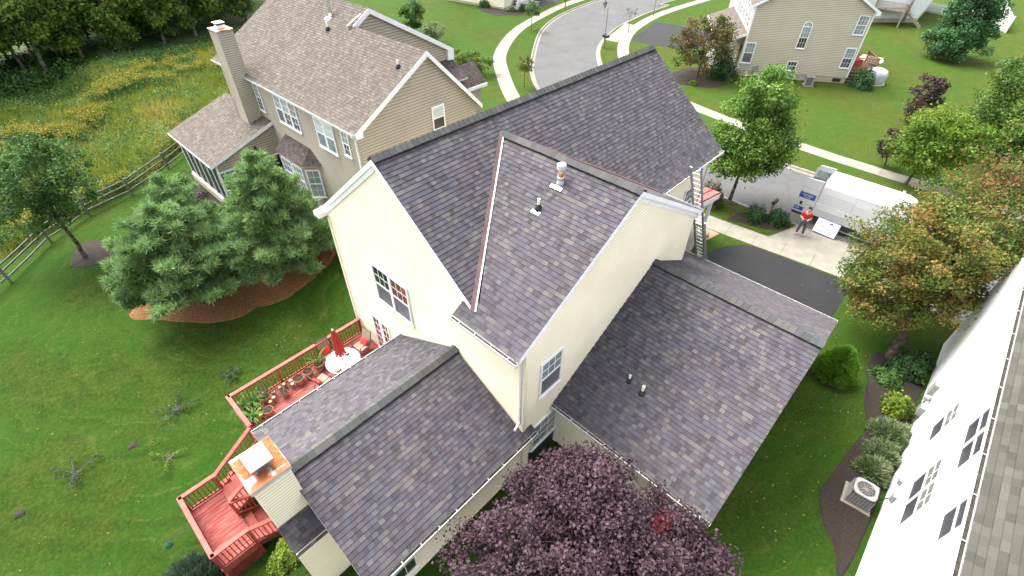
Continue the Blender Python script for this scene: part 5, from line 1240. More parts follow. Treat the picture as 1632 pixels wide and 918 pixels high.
# ------------------------------------------------------------------ pots and plants on the deck
def pot(loc, r, h, label, plant=None, group='terracotta pots along the deck rail'):
    x, y, z = loc; t = thing('flower_pot', label, 'plant pot', loc, group)
    mb = MB(); mb.lathe(loc, [(r*.68, 0), (r*.9, h*.78), (r, h*.8), (r*1.03, h), (r*.92, h), (r*.88, h*.86)], 22); mb.build('pot', MATS['terracotta'], t, smooth=False)
    mb = MB(); mb.lathe(loc, [(r*.88, h*.8), (r*.87, h*.86), (r*.4, h*.9), (.001, h*.91)], 18); mb.build('soil', MATS['soil'], t)
    if plant:
        kind, n, L, mt = plant; cen = []; A = []; B = []; 
        for k in range(n):
            a = rnd.random()*6.28; el = rnd.uniform(.3, 1.3); st = np.array([x, y, z+h*.9]); segs = 4 if kind == 'strap' else 1
            if kind == 'strap':
                p = st.copy(); ll = L*rnd.uniform(.7, 1.15)
                for s in range(segs):
                    e2 = el-s*.42; d = np.array([math.cos(a)*math.cos(e2), math.sin(a)*math.cos(e2), math.sin(e2)]); q = d*ll/segs
                    cen.append(p+q/2 if 0 else p); A.append(q/2); sd = np.array([-math.sin(a), math.cos(a), 0]); B.append(sd*L*.075*(1.1-.22*s)); p = p+q
            else:
                rr = rnd.random()**.5*L; d = np.array([math.cos(a)*rr, math.sin(a)*rr, rnd.random()*L*1.2]); cen.append(st+d)
                aa, bb = leaf_axes(1, L*.28, up=.8); A.append(aa[0]); B.append(bb[0])
        cen = np.array(cen); scatter_mesh('leaves', cen, np.array(A), np.array(B), NR.random(len(cen)), NR.random(len(cen)), LM[mt], t, loc, shape='blade' if kind == 'strap' else 'leaf')
    return t
pot((-2.38, 3.22, 0), .21, .34, 'clay pot of tall pale shoots, the pot nearest the parasol', ('strap', 5, .8, 'lily'))
pot((-2.88, 3.2, 0), .20, .32, 'bare clay pot, second along the rail from the parasol', ('leaf', 14, .12, 'leafgrey'))
pot((-3.32, 3.15, 0), .22, .33, 'bare clay pot, third along the rail, next to the cut logs', ('leaf', 10, .1, 'leafgrey'))
pot((-4.85, 2.62, 0), .19, .30, 'clay pot of small grey-green sprigs standing out on the deck boards', ('leaf', 26, .16, 'leafgrey'))
pot((-4.65, 3.28, 0), .17, .28, 'clay pot with a tall thin-stemmed leafy shrub poking over the rail', ('leaf', 60, .36, 'leafgrey'))
pot((-5.05, 3.35, 0), .17, .27, 'clay pot of wide strap leaves in the middle of the leafy corner group', ('strap', 34, .62, 'lily'))
pot((-5.42, 3.38, 0), .18, .28, 'clay pot of arching strap leaves in the outer corner of the deck', ('strap', 30, .58, 'lily'))
pot((-5.38, 2.72, 0), .18, .28, 'clay pot of strap leaves nearest the deck stairs', ('strap', 30, .60, 'lily'))
pot((-4.02, 2.98, 0), .14, .22, 'clay pot of low dusty foliage between the cut logs', ('leaf', 60, .24, 'leafgrey'))
logs = [(-3.62, 3.3, .30, 'topmost cut log beside the bare pots'), (-3.8, 3.34, .26, 'cut log just left of the topmost one'), (-3.63, 3.12, .24, 'cut log leaning nearest the deck boards by the bare pots'), (-4.02, 3.30, .22, 'cut log behind the dusty low plant'), (-4.35, 3.28, .2, 'small cut log below the leafy shrub'),
        (-4.42, 3.02, .24, 'cut log right of the lone clay pot'), (-4.62, 3.02, .22, 'cut log above the lone clay pot'), (-4.98, 3.02, .2, 'cut log between the strap-leaved pots'), (-5.08, 2.78, .16, 'lowest cut log left of the lone clay pot')]
for x, y, h, l in logs:
    t = thing('log', l, 'log', (x, y, 0), 'cut logs among the deck pots'); tl = V((rnd.uniform(-.05, .05), rnd.uniform(-.05, .05), h))
    mb = MB(); mb.tube((x, y, 0), V((x, y, 0))+tl, .075, .07, 12); mb.build('bark', MATS['log_bark'], t)
    mb = MB(); mb.tube(V((x, y, 0))+tl, V((x, y, .006))+tl, .066, .064, 12); mb.build('cut_face', MATS['log_end'], t)
# ------------------------------------------------------------------ garden hook with a glass feeder
t = thing('bird_feeder', 'green glass bird feeder hanging from a thin black hook over the lawn', 'bird feeder', (-8.6, .3, -.7))
mb = MB(); mb.path([V((-8.52, .32, .05)), V((-8.9, .42, .18)), V((-9.22, .5, .1)), V((-9.26, .52, -.02))], [.012]*4, 6); mb.build('hook', MATS['dark_metal'], t)
mb = MB(); mb.lathe((-9.26, .52, -.25), [(.02, .24), (.05, .2), (.11, .12), (.12, .06), (.06, .0), (.001, -.01)], 16); mb.build('bowl', MATS['green_glass'], t, smooth=True)
# ------------------------------------------------------------------ extension ladder
t = thing('ladder', 'aluminium extension ladder leaning on the eave at the front of the house', 'ladder', (13.7, -5.6, 0))
la, lb = V((13.7, -5.6, 0)), V((8.85, -5.6, 8.13)); dl = (lb-la)
def ladder_sec(a, b, w, nm, off):
    mb = MB(); d = b-a; nn = V((0, 1, 0)).cross(d).normalized()
    for s in (-w/2, w/2): mb.beam(a+V((0, s, 0))+nn*off, b+V((0, s, 0))+nn*off, .03, .085, up=(0, 1, 0.01))
    n = int(d.length/.305)
    for k in range(1, n): p = a+d*(k/n)+nn*off; mb.tube(p-V((0, w/2, 0)), p+V((0, w/2, 0)), .019, n=8)
    return mb.build(nm, MATS['aluminium'], t)
ladder_sec(la, la+dl*.62, .44, 'base_section', .05); ladder_sec(la+dl*.22, lb, .38, 'fly_section', -.04)
mb = MB()
for s in (-.22, .22): mb.box((13.6, -5.6+s-.04, .0), (13.8, -5.6+s+.04, .06))
mb.split('foot', MATS['black_rubber'], t)
mb = MB(); mb.obox(lb+V((-.05, -.22, -.02)), V((.09, 0, 0)), V((0, .05, 0)), V((0, 0, .07))); mb.build('end_cap', MATS['sticker_blue'], t)
# ------------------------------------------------------------------ air conditioners
def ac(loc, rz, label, s=1.0, hh=.74):
    t = thing('air_conditioner', label, 'air conditioner', loc, rz=rz); ORG[t.name] = V((0, 0, 0)); w = .39*s
    mb = MB(); mb.box((-.5*s, -.5*s, 0), (.5*s, .5*s, .07)); mb.build('pad', MATS['concrete'], t)
    mb = MB(); mb.box((-w+.03, -w+.03, .08), (w-.03, w-.03, hh-.05)); mb.build('coil', MATS['ac_black'], t)
    mb = MB()
    for k in range(7):
        z = .12+k*(hh-.2)/7
        for (a, b) in (((-w, -w), (w, -w)), ((w, -w), (w, w)), ((w, w), (-w, w)), ((-w, w), (-w, -w))): mb.beam((a[0], a[1], z), (b[0], b[1], z), .01, .012)
    for k in range(9):
        q = -w+2*w*k/8
        for p in ((q, -w), (q, w), (-w, q), (w, q)): mb.box((p[0]-.006, p[1]-.006, .08), (p[0]+.006, p[1]+.006, hh-.05))
    mb.build('guard', MATS['ac_white'] if s > .855 else MATS['van_grey'], t)
    mb = MB(); mb.box((w-.16, -w-.005, .08), (w+.008, -w+.2, hh-.04)); mb.build('service_panel', MATS['ac_white'], t)
    mb = MB(); n = 28; R1 = w*.80
    out = [];
    for k in range(n):
        a = 2*math.pi*k/n; c, s_ = math.cos(a), math.sin(a); q = w/max(abs(c), abs(s_)); q = min(q, w*1.2); out.append((c*q, s_*q, c*R1, s_*R1))
    for k in range(n):
        a, b = out[k], out[(k+1) % n]
        mb.prism([(a[0], a[1], hh-.06), (b[0], b[1], hh-.06), (b[2], b[3], hh-.06), (a[2], a[3], hh-.06)], (0, 0, .06))
    mb.build('top', MATS['ac_white'], t)
    mb = MB(); mb.lathe((0, 0, hh-.12), [(R1, 0), (R1, .01), (.001, .01)], 24); mb.build('fan_well', MATS['ac_black'], t)
    mb = MB()
    for r in (.3, .5, .7, .92):
        for k in range(24): a, b = 2*math.pi*k/24, 2*math.pi*(k+1)/24; mb.beam((math.cos(a)*R1*r, math.sin(a)*R1*r, hh-.012), (math.cos(b)*R1*r, math.sin(b)*R1*r, hh-.012), .006, .006)
    for k in range(12): a = 2*math.pi*k/12; mb.beam((0, 0, hh-.01), (math.cos(a)*R1, math.sin(a)*R1, hh-.01), .007, .006)
    mb.build('fan_guard', MATS['ac_white'], t)
    mb = MB()
    for k in range(4):
        a = k*1.57+.3; mb.obox((math.cos(a)*.05, math.sin(a)*.05, hh-.1), V((math.cos(a), math.sin(a), 0))*R1*.8, V((-math.sin(a), math.cos(a), .25))*.13, (0, 0, .004))
    mb.build('fan_blade', MATS['van_grey'], t)
    mb = MB(); mb.lathe((0, 0, hh-.1), [(.075, 0), (.075, .07), (.001, .08)], 14); mb.build('motor', MATS['rust_heavy'], t)
    return t
ac((7.0, -14.62, .03), .08, 'air conditioner with a round fan guard on a concrete pad in the mulch bed', s=.86, hh=.7)
t = ac((46.35, .55, 0), ang, 'dark air conditioner standing against the wall of the house across the street', s=.84, hh=.85)
mb = MB(); mb.path([V((7.35, -14.9, .3)), V((7.2, -15.1, .35)), V((7.0, -15.22, 1.0))], [.02, .02, .015], 6); tag(mb.build('refrigerant_line', MATS['black_rubber'], None, org=(7.35, -14.9, .1)), 'black insulated pipe bending from the air conditioner to the white wall', 'pipe')
# ------------------------------------------------------------------ wheelie bin beside the driveway
bx, by = 17.1, -12.05
t = thing('wheelie_bin', 'dark green wheelie bin half hidden under the autumn tree', 'bin', (bx, by, 0))
mb = MB(); b0 = [V((bx+sx*.22, by+sy*.26, .06)) for sx, sy in ((-1, -1), (1, -1), (1, 1), (-1, 1))]; b1 = [V((bx+sx*.29, by+sy*.34, 1.0)) for sx, sy in ((-1, -1), (1, -1), (1, 1), (-1, 1))]
for k in range(4): mb.face([b0[k], b0[(k+1) % 4], b1[(k+1) % 4], b1[k]])
mb.face(b0[::-1]); mb.face(b1)
for k in range(5): mb.box((bx-.31, by-.34+k*.15, .93), (bx+.31, by-.30+k*.15, .99))
mb.build('body', MATS['bin_green'], t)
mb = MB(); mb.obox((bx-.32, by-.36, 1.0), (.64, 0, 0), (0, .74, 0), (0, 0, .05)); mb.tube((bx-.2, by+.4, .98), (bx+.2, by+.4, .98), .018); mb.build('lid', MATS['bin_green'], t)
for s in (-.26, .26):
    mb = MB(); mb.tube((bx+s-.03, by+.28, .12), (bx+s+.03, by+.28, .12), .12, n=14); mb.build('wheel', MATS['black_rubber'], t)
# ------------------------------------------------------------------ white van with its rear doors open
vx0, vx1, vy0, vy1 = 23.0, 25.0, -7.5, -13.4
van = thing('van', 'white high-roofed van parked at the kerb with both rear doors open', 'van', ((vx0+vx1)/2, (vy0+vy1)/2, -.1))
cx = (vx0+vx1)/2; ZG = -.1
# section of the body, half width by height
sec = [(.97, .42), (1.0, .62), (1.005, 1.0), (.99, 1.30), (.97, 1.36), (.955, 1.9), (.90, 2.35), (.80, 2.62), (.62, 2.72), (.3, 2.76), (0, 2.77)]
def ring(y, kw=1.0, top=2.77, z0=.42, nose=0):
    r = []
    for w, z in sec:
        zz = .42+(z-.42)*(top-.42)/(2.77-.42); r.append((w*kw, max(zz, z0)))
    pts = [V((cx-w, y, ZG+z)) for w, z in r]+[V((cx+w, y, ZG+z)) for w, z in r[-2::-1]]
    return pts
st = [(vy0, .985, 2.74), (vy0-.12, 1, 2.77), (-10.5, 1, 2.77), (-11.2, 1, 2.75), (-11.55, .99, 2.66), (-12.0, .97, 2.30), (-12.55, .95, 1.62), (-13.0, .94, 1.42), (-13.3, .90, 1.22), (-13.42, .80, .95)]
mb = MB(); rings = [ring(y, k, t_) for y, k, t_ in st]
for a, b in zip(rings, rings[1:]):
    for k in range(len(a)-1): mb.face([a[k+1], a[k], b[k], b[k+1]])
mb.face(rings[-1][::-1])
mb.face([rings[0][0], rings[0][-1], rings[-1][-1], rings[-1][0]])
body = mb.build('body', MATS['van_white'], van, smooth=False)
# rear opening: frame and dark cargo room
mb = MB(); r0 = rings[0]
for k in range(len(r0)-1):
    p, q = r0[k], r0[k+1]; c_ = V((cx, vy0, ZG+1.5)); mb.face([p, q, c_.lerp(q, .93)+V((0, -.03, 0)), c_.lerp(p, .93)+V((0, -.03, 0))])
mb.build('rear_frame', MATS['van_white'], van)
mb = MB(); c_ = V((cx, vy0, ZG+1.5)); mb.prism([c_.lerp(p, .925)+V((0, -.035, 0)) for p in r0], (0, -.02, 0)); mb.build('cargo_opening', MATS['room_dark'], van)
# sill, bumper, roof bars
mb = MB(); mb.box((vx0-.0, vy0-.06, ZG+.36), (vx1, vy0+.14, ZG+.52)); mb.build('rear_bumper', MATS['van_black'], van)
mb = MB(); mb.box((vx0+.0, -10.0, ZG+.30), (vx0+.06, vy0-.1, ZG+.60)); mb.box((vx0-.012, -12.1, ZG+.28), (vx0+.04, -10.0, ZG+.50)); mb.build('sill_trim', MATS['van_black'], van)
mb = MB(); mb.box((vx0-.09, -12.0, ZG+.24), (vx0-.03, -8.9, ZG+.29)); mb.build('side_step', MATS['steel_light'], van)
def sidex(z):
    for (w0, z0), (w1, z1) in zip(sec, sec[1:]):
        if z0 <= z <= z1: return cx-(w0+(w1-w0)*(z-z0)/(z1-z0))
mb = MB()
def seam(y0, z0, y1, z1, w=.012):
    n = 8
    for k in range(n):
        a = V((0, y0+(y1-y0)*k/n, z0+(z1-z0)*k/n)); b = V((0, y0+(y1-y0)*(k+1)/n, z0+(z1-z0)*(k+1)/n)); a.x = sidex(a.z)-.002; b.x = sidex(b.z)-.002; a.z += ZG; b.z += ZG; mb.beam(a, b, w, w)
seam(-9.25, .45, -9.25, 2.3); seam(-10.75, .45, -10.75, 2.3); seam(-9.25, 2.3, -10.75, 2.3); seam(-7.7, 1.98, -9.25, 1.98); seam(-9.25, 1.02, -7.65, 1.02, .02); seam(-9.3, 1.35, -11.6, 1.35, .016); seam(-7.6, 1.33, -9.25, 1.33, .016)
mb.build('panel_seam', MATS['van_grey'], van)
mb = MB(); mb.box((vx0-.03, -9.45, ZG+1.2), (vx0+.03, -9.3, ZG+1.25)); mb.box((vx0-.03, -9.15, ZG+1.2), (vx0+.03, -9.08, ZG+1.25)); mb.build('door_handle', MATS['van_black'], van)
mb = MB(); mb.prism([V((sidex(1.45)-.006, -11.0, ZG+1.45)), V((sidex(1.45)-.006, -12.15, ZG+1.45)), V((sidex(2.0)-.0, -11.75, ZG+2.05)), V((sidex(2.0)-.0, -11.0, ZG+2.05))], (-.006, 0, 0)); mb.build('side_window', MATS['window_glass'], van)
mb = MB(); mb.prism([V((cx-.82, -12.55, ZG+1.68)), V((cx+.82, -12.55, ZG+1.68)), V((cx+.74, -11.68, ZG+2.56)), V((cx-.74, -11.68, ZG+2.56))], (0, -.03, .03)); mb.build('windscreen', MATS['window_glass'], van)
for s in (-1, 1):
    mb = MB(); mb.box((cx+s*1.02-.04, -11.95, ZG+1.45), (cx+s*1.2+.04, -11.85, ZG+1.85)); mb.build('mirror', MATS['van_black'], van)
    for y in (-8.75, -12.35):
        mb = MB(); X = cx+s*.86; mb.tube((X-.11, y, ZG+.35), (X+.14*1, y, ZG+.35), .35, n=24); w_ = mb.build('wheel', MATS['black_rubber'], van)
        mb = MB(); mb.tube((X+s*.12-.01, y, ZG+.35), (X+s*.155, y, ZG+.35), .2, .17, n=18); mb.build('rim', MATS['steel_light'], w_)
mb = MB(); mb.box((cx-.9, -13.5, ZG+.3), (cx+.9, -13.38, ZG+.62)); mb.build('front_bumper', MATS['van_black'], van)
for s in (-1, 1):
    mb = MB(); mb.box((cx+s*.7-.14, -13.41, ZG+.85), (cx+s*.7+.14, -13.3, ZG+1.12)); mb.build('headlight', MATS['window_glass_pale'], van)
mb = MB(); mb.beam((cx+.0, -10.9, ZG+2.79), (cx+.5, -10.9, ZG+2.85), .12, .06); mb.beam((cx-.75, -11.0, ZG+2.74), (cx-.55, -11.0, ZG+2.8), .1, .05); mb.build('roof_bar', MATS['steel_light'], van)
# rear doors, swung straight back
def door(x, nm, inner):
    mb = MB(); L = .97; y0 = vy0+.03; sg = -1 if not inner else 1
    P = [(y0, .5), (y0+L, .5), (y0+L, 2.35), (y0+L-.14, 2.62), (y0, 2.66)]
    mb.prism([(x, y, ZG+z) for y, z in P], (.055, 0, 0)); d = mb.build('rear_door', MATS['van_white'], van); return d, y0, L
d1_, y0, L = door(vx0-.04, 'd', False); d2_, _, _ = door(vx1-.01, 'd', True)
xo = vx0-.046
def plate(o, y_a, y_b, z_a, z_b, m, nm, x=None, th=.005):
    mb = MB(); x = xo if x is None else x; mb.box((x, min(y_a, y_b), ZG+z_a), (x+th, max(y_a, y_b), ZG+z_b)); return mb.build(nm, MATS[m], o)
plate(d1_, y0+.08, y0+.93, 1.42, 1.78, 'sticker_blue', 'blue_sticker'); plate(d1_, y0+.10, y0+.91, 1.745, 1.775, 'sticker_green', 'green_stripe', xo-.002); plate(d1_, y0+.45, y0+.95, .62, .86, 'sticker_blue', 'blue_sticker')
plate(d1_, y0+.03, y0+.98, .37, .52, 'van_black', 'bumper_step', xo-.02, .07); plate(d1_, y0+.62, y0+.75, 1.0, 1.2, 'van_black', 'latch', xo-.012, .02)
plate(d1_, y0+.0, y0+.97, 2.05, 2.07, 'van_grey', 'panel_seam', xo-.0); plate(d1_, y0+.12, y0+.4, 1.08, 1.12, 'van_grey', 'badge', xo-.003)
def text(body, size, loc, xdir, updir, m, parent, name='lettering', ext=.002, org=None, align='CENTER'):
    c = bpy.data.curves.new(name, 'FONT'); c.body = body; c.size = size; c.extrude = ext; c.align_x = align; c.align_y = 'CENTER'
    o = bpy.data.objects.new(name, c); COL.objects.link(o); dg = bpy.context.evaluated_depsgraph_get(); me = bpy.data.meshes.new_from_object(o.evaluated_get(dg)); bpy.data.objects.remove(o)
    x, u = V(xdir).normalized(), V(updir).normalized(); n = x.cross(u); base = ORG.get(parent.name, V((0, 0, 0)))
    M = Matrix(((x.x, u.x, n.x, loc[0]-base.x), (x.y, u.y, n.y, loc[1]-base.y), (x.z, u.z, n.z, loc[2]-base.z), (0, 0, 0, 1))); me.transform(M)
    me.materials.clear(); me.materials.append(MATS[m]); o = bpy.data.objects.new(name, me); COL.objects.link(o); o.parent = parent; return o
text('CERTIFIED', .13, (xo-.004, y0+.5, ZG+1.62), (0, -1, 0), UP, 'sticker_white', d1_); text('ROOFING', .08, (xo-.004, y0+.5, ZG+1.5), (0, -1, 0), UP, 'sticker_white', d1_)
text('610', .15, (xo-.004, y0+.78, ZG+.74), (0, -1, 0), UP, 'sticker_white', d1_)
# inner face of the far door: grey panel with recesses
xi = vx1-.012-.02; mb = MB(); mb.box((xi, y0+.06, ZG+.7), (xi+.018, y0+.91, ZG+1.9)); mb.build('door_lining', MATS['ac_white'], d2_)
mb = MB(); mb.box((xi-.012, y0+.14, ZG+1.98), (xi+.01, y0+.84, ZG+2.35)); mb.build('door_window', MATS['window_glass_pale'], d2_)
mb = MB(); mb.box((xi-.012, y0+.16, ZG+1.05), (xi+.0, y0+.8, ZG+1.75)); mb.build('inner_panel', MATS['van_grey'], d2_)
# ------------------------------------------------------------------ sign propped against the van
sg_ = thing('sign', 'white sign with blue lettering and a phone number propped against the van', 'sign', (22.35, -8.45, 0))
sx, su = V((-.06, -1, 0)).normalized(), V((.42, 0, .9)).normalized(); sp0 = V((22.33, -8.02, -.06)); sn = sx.cross(su).normalized(); sn = sn if sn.x < 0 else -sn
mb = MB(); mb.obox(sp0, sx*1.18, su*.84, sn*.012); board = mb.build('board', MATS['sticker_white'], sg_)
def stext(b, s, a, c): return text(b, s, sp0+sx*a+su*c+sn*.016, sx, su, 'sign_ink', board)
stext('CERTIFIED', .19, .59, .44); stext('610-674-7700', .165, .59, .15); stext('GJK', .13, .30, .68)
mb = MB(); q = sp0+sx*.72+su*.66+sn*.015; mb.prism([q-sx*.14, q+sx*.14, q+sx*.05+su*.1, q-sx*.05+su*.06], sn*.002); mb.build('emblem', MATS['sign_ink'], board)
mb = MB(); mb.obox(sp0+sn*.013, sx*1.18, su*.03, sn*.002); mb.obox(sp0+su*.81+sn*.013, sx*1.18, su*.03, sn*.002); mb.build('border', MATS['sign_ink'], board)
# ------------------------------------------------------------------ mailbox, lamp post, kerb furniture
t = thing('mailbox', 'dark mailbox on a wooden post between the two kerbside shrubs', 'mailbox', (21.55, -5.75, 0))
mb = MB(); mb.box((21.5, -5.8, 0), (21.6, -5.7, 1.15)); mb.beam((21.3, -5.75, 1.05), (21.9, -5.75, 1.05), .09, .09); mb.build('post', MATS['brown_wood'], t)
mb = MB(); mb.prism([(21.35, -5.85, 1.1), (21.35, -5.65, 1.1), (21.35, -5.65, 1.25), (21.35, -5.70, 1.31), (21.35, -5.80, 1.31), (21.35, -5.85, 1.25)], (.5, 0, 0)); mb.build('box', MATS['dark_metal'], t)
t = thing('street_lamp', 'slim grey street lamp with a lantern head at the bend of the street', 'street lamp', (43.1, 21.3, 0))
mb = MB(); mb.tube((43.1, 21.3, 0), (43.1, 21.3, 3.9), .06, .045, 10); mb.beam((43.1, 21.3, 3.3), (43.25, 21.85, 3.35), .04, .05); mb.tube((43.25, 21.85, 3.3), (43.25, 21.85, 3.7), .04, .04); mb.build('pole', MATS['grey_wood'], t)
mb = MB(); mb.lathe((43.25, 21.85, 3.7), [(.08, 0), (.16, .05), (.21, .4), (.05, .44)], 8); mb.build('lantern', MATS['window_glass_pale'], t)
mb = MB(); mb.lathe((43.25, 21.85, 4.1), [(.25, 0), (.2, .1), (.06, .22), (.02, .34)], 8); mb.build('lantern_cap', MATS['dark_metal'], t)
t = thing('mailbox', 'pair of dark mailboxes at the foot of the grey street lamp', 'mailbox', (42.6, 20.9, 0))
mb = MB(); mb.box((42.55, 20.85, 0), (42.65, 20.95, 1.1)); mb.build('post', MATS['brown_wood'], t)
mb = MB(); mb.box((42.4, 20.9, 1.1), (42.95, 21.15, 1.35)); mb.box((42.3, 20.5, 1.08), (42.85, 20.75, 1.33)); mb.build('box', MATS['dark_metal'], t)
t = thing('mailbox', 'small dark mailbox by the far bend of the pavement, at the top edge', 'mailbox', (53.4, 35.0, 0))
mb = MB(); mb.box((53.35, 34.95, 0), (53.45, 35.05, 1.1)); mb.build('post', MATS['brown_wood'], t); mb = MB(); mb.box((53.2, 34.9, 1.1), (53.75, 35.15, 1.35)); mb.build('box', MATS['dark_metal'], t)
# ------------------------------------------------------------------ split-rail fence behind the lawn
fp = [(-22, 16.3), (-16, 18.4), (-13.2, 19.7), (-10.4, 22.1), (-8.0, 24.9), (-5.6, 26.6), (-2.9, 27.4), (-.1, 27.9), (2.7, 28.3), (5.5, 28.6)]
t = thing('rail_fence', 'weathered grey three-rail wooden fence between lawn and meadow', 'fence', (-5.6, 26.6, -1.6))
for k, (x, y) in enumerate(fp):
    z = H(x, y); mb = MB(); a = rnd.uniform(-.03, .03); mb.beam((x, y, z-.2), (x+a, y, z+1.25), .13, .11, up=(1, 0, 0)); mb.build('post', MATS['wood_fence'], t)
for (x0, y0_), (x1, y1_) in zip(fp, fp[1:]):
    for hgt in (.35, .75, 1.12):
        a, b = V((x0, y0_, H(x0, y0_)+hgt+rnd.uniform(-.03, .03))), V((x1, y1_, H(x1, y1_)+hgt+rnd.uniform(-.03, .03))); m1 = a.lerp(b, .5)+V((0, 0, rnd.uniform(-.05, .03)))
        mb = MB(); mb.beam(a, m1, .05, .085); mb.beam(m1, b, .05, .085); mb.build('rail', MATS['wood_fence'], t)
# ------------------------------------------------------------------ far side: covered tub, wooden deck, picket fence, pads
t = thing('hot_tub', 'round pale covered grill or tub beside the far house, next to the round shrub', 'hot tub', (51.6, -3.6, 0))
t['label'] = 'rounded pale grey covered bundle beside the far house, behind the round shrub'; t['category'] = 'covered furniture'
mb = MB(); mb.lathe((51.5, -3.6, 0), [(.8, 0), (.85, .3), (.95, .8), (.8, 1.15), (.4, 1.3), (.001, 1.33)], 16); mb.build('cover', MATS['tub_cover'], t, smooth=True)
mb = MB(); mb.lathe((51.5, -3.6, 0), [(1.0, -.02), (1.0, .04), (.001, .04)], 16); mb.build('base', MATS['stone'], t)
M_ = lambda x, y, z=0: (C_[0]+math.cos(ang)*x-math.sin(ang)*y, C_[1]+math.sin(ang)*x+math.cos(ang)*y, z)
t = thing('deck', 'small brown wooden deck with steps behind the house across the street', 'deck', M_(11, 3))
mb = MB()
for k in range(14): a = V(M_(WF, 1.5+k*.2, .95)); b = V(M_(WF+2.6, 1.5+k*.2, .95)); mb.beam(a, b, .18, .04)
mb.build('decking', MATS['brown_wood'], t)
def vr2(a, b, m='brown_wood', root=None, w=.035, sp=.13): return vrail(root, a, b, m, sp=sp, z0=.1, z1=.95, w=w)
vr2(M_(WF, 1.45, .95), M_(WF+2.6, 1.45, .95), root=t); vr2(M_(WF+2.6, 1.45, .95), M_(WF+2.6, 4.2, .95), root=t)
for q in ((WF+2.6, 1.45), (WF+2.6, 4.2), (WF+.1, 1.45)):
    mb = MB(); p = V(M_(q[0], q[1], 0)); mb.box(p-V((.06, .06, .1)), p+V((.06, .06, 2.0))); mb.build('post', MATS['brown_wood'], t)
mb = MB()
for k in range(4): p = V(M_(WF+.1, 1.2-k*.28, .75-k*.2)); q = V(M_(WF+1.1, 1.2-k*.28, .75-k*.2)); mb.beam(p, q, .26, .04)
mb.build('stair_flight', MATS['brown_wood'], t)
mb = MB(); mb.obox(M_(WF+.7, 2.0, 1.0), V((.9, -.6, 0)), V((.5, .8, 0)), (0, 0, .5)); tag(mb.build('deck_bench', MATS['red_cushion'], None, org=M_(WF+1, 2.3, 1)), 'dark red bench on the small brown deck', 'bench')
mb = MB(); p0 = V((58.9, -2.0, .02))
for k in range(4): mb.prism([p0+V((k*.75-1.4, -.75+abs(k-1.5)*.22, 0)), p0+V((k*.75-.85, -.75+abs(k-1.2)*.22, 0)), p0+V((k*.75-.85, 1.6, 0)), p0+V((k*.75-1.4, 1.6, 0))], (0, 0, .03))
tag(mb.build('patio_mat', MATS['pink_pad'], None, org=p0), 'pale pink striped mat lying on the grass behind the far house', 'mat')
t = thing('deck', 'raised grey wooden deck with steps against the far white house', 'deck', (76.6, .8, 0))
mb = MB(); mb.box((75.4, -.2, 1.6), (78.6, 3.2, 1.7)); mb.build('decking', MATS['grey_wood'], t)
for a, b in (((75.4, 3.2, 1.6), (75.4, -.2, 1.6)), ((75.4, -.2, 1.6), (78.6, -.2, 1.6))): vr2(a, b, 'grey_wood', t)
for q in ((75.45, -.15), (75.45, 3.1), (78.5, -.15)):
    mb = MB(); mb.box((q[0]-.08, q[1]-.08, -.1), (q[0]+.08, q[1]+.08, 2.6)); mb.build('post', MATS['grey_wood'], t)
mb = MB()
for k in range(7): mb.box((77+k*.01, -.4-k*.28, 1.4-k*.22), (78.4, -.2-k*.28, 1.45-k*.22))
mb.beam((77, -.2, 1.5), (77, -2.3, 0), .06, .25); mb.build('stair_flight', MATS['grey_wood'], t)
t = thing('picket_fence', 'white picket fence running out from the far white house past the evergreen', 'fence', (86, -5, 0))
def pick(a, b):
    a, b = V(a), V(b); d = b-a; n = int(d.length/.17); mb = MB(); mb.beam(a+UP*.3, b+UP*.3, .05, .09); mb.beam(a+UP*.95, b+UP*.95, .05, .09)
    dd = d.normalized()*.09
    for k in range(n): p = a.lerp(b, k/n); mb.obox(p, dd, V((-dd.y, dd.x, 0))*.25, UP*1.2)
    mb.build('picket_panel', MATS['vinyl_white'], t)
pick((87.7, -.85, 0), (85.3, -8.0, 0)); pick((85.3, -8.0, 0), (82.1, -10.3, 0)); pick((82.1, -10.3, 0), (84.9, -10.3, 0)); pick((84.9, -10.3, 0), (99, -7.8, 0))
for q in ((87.7, -.85), (85.3, -8.0), (82.1, -10.3), (84.9, -10.3)):
    mb = MB(); mb.box((q[0]-.07, q[1]-.07, -.1), (q[0]+.07, q[1]+.07, 1.35)); mb.build('post', MATS['vinyl_white'], t)
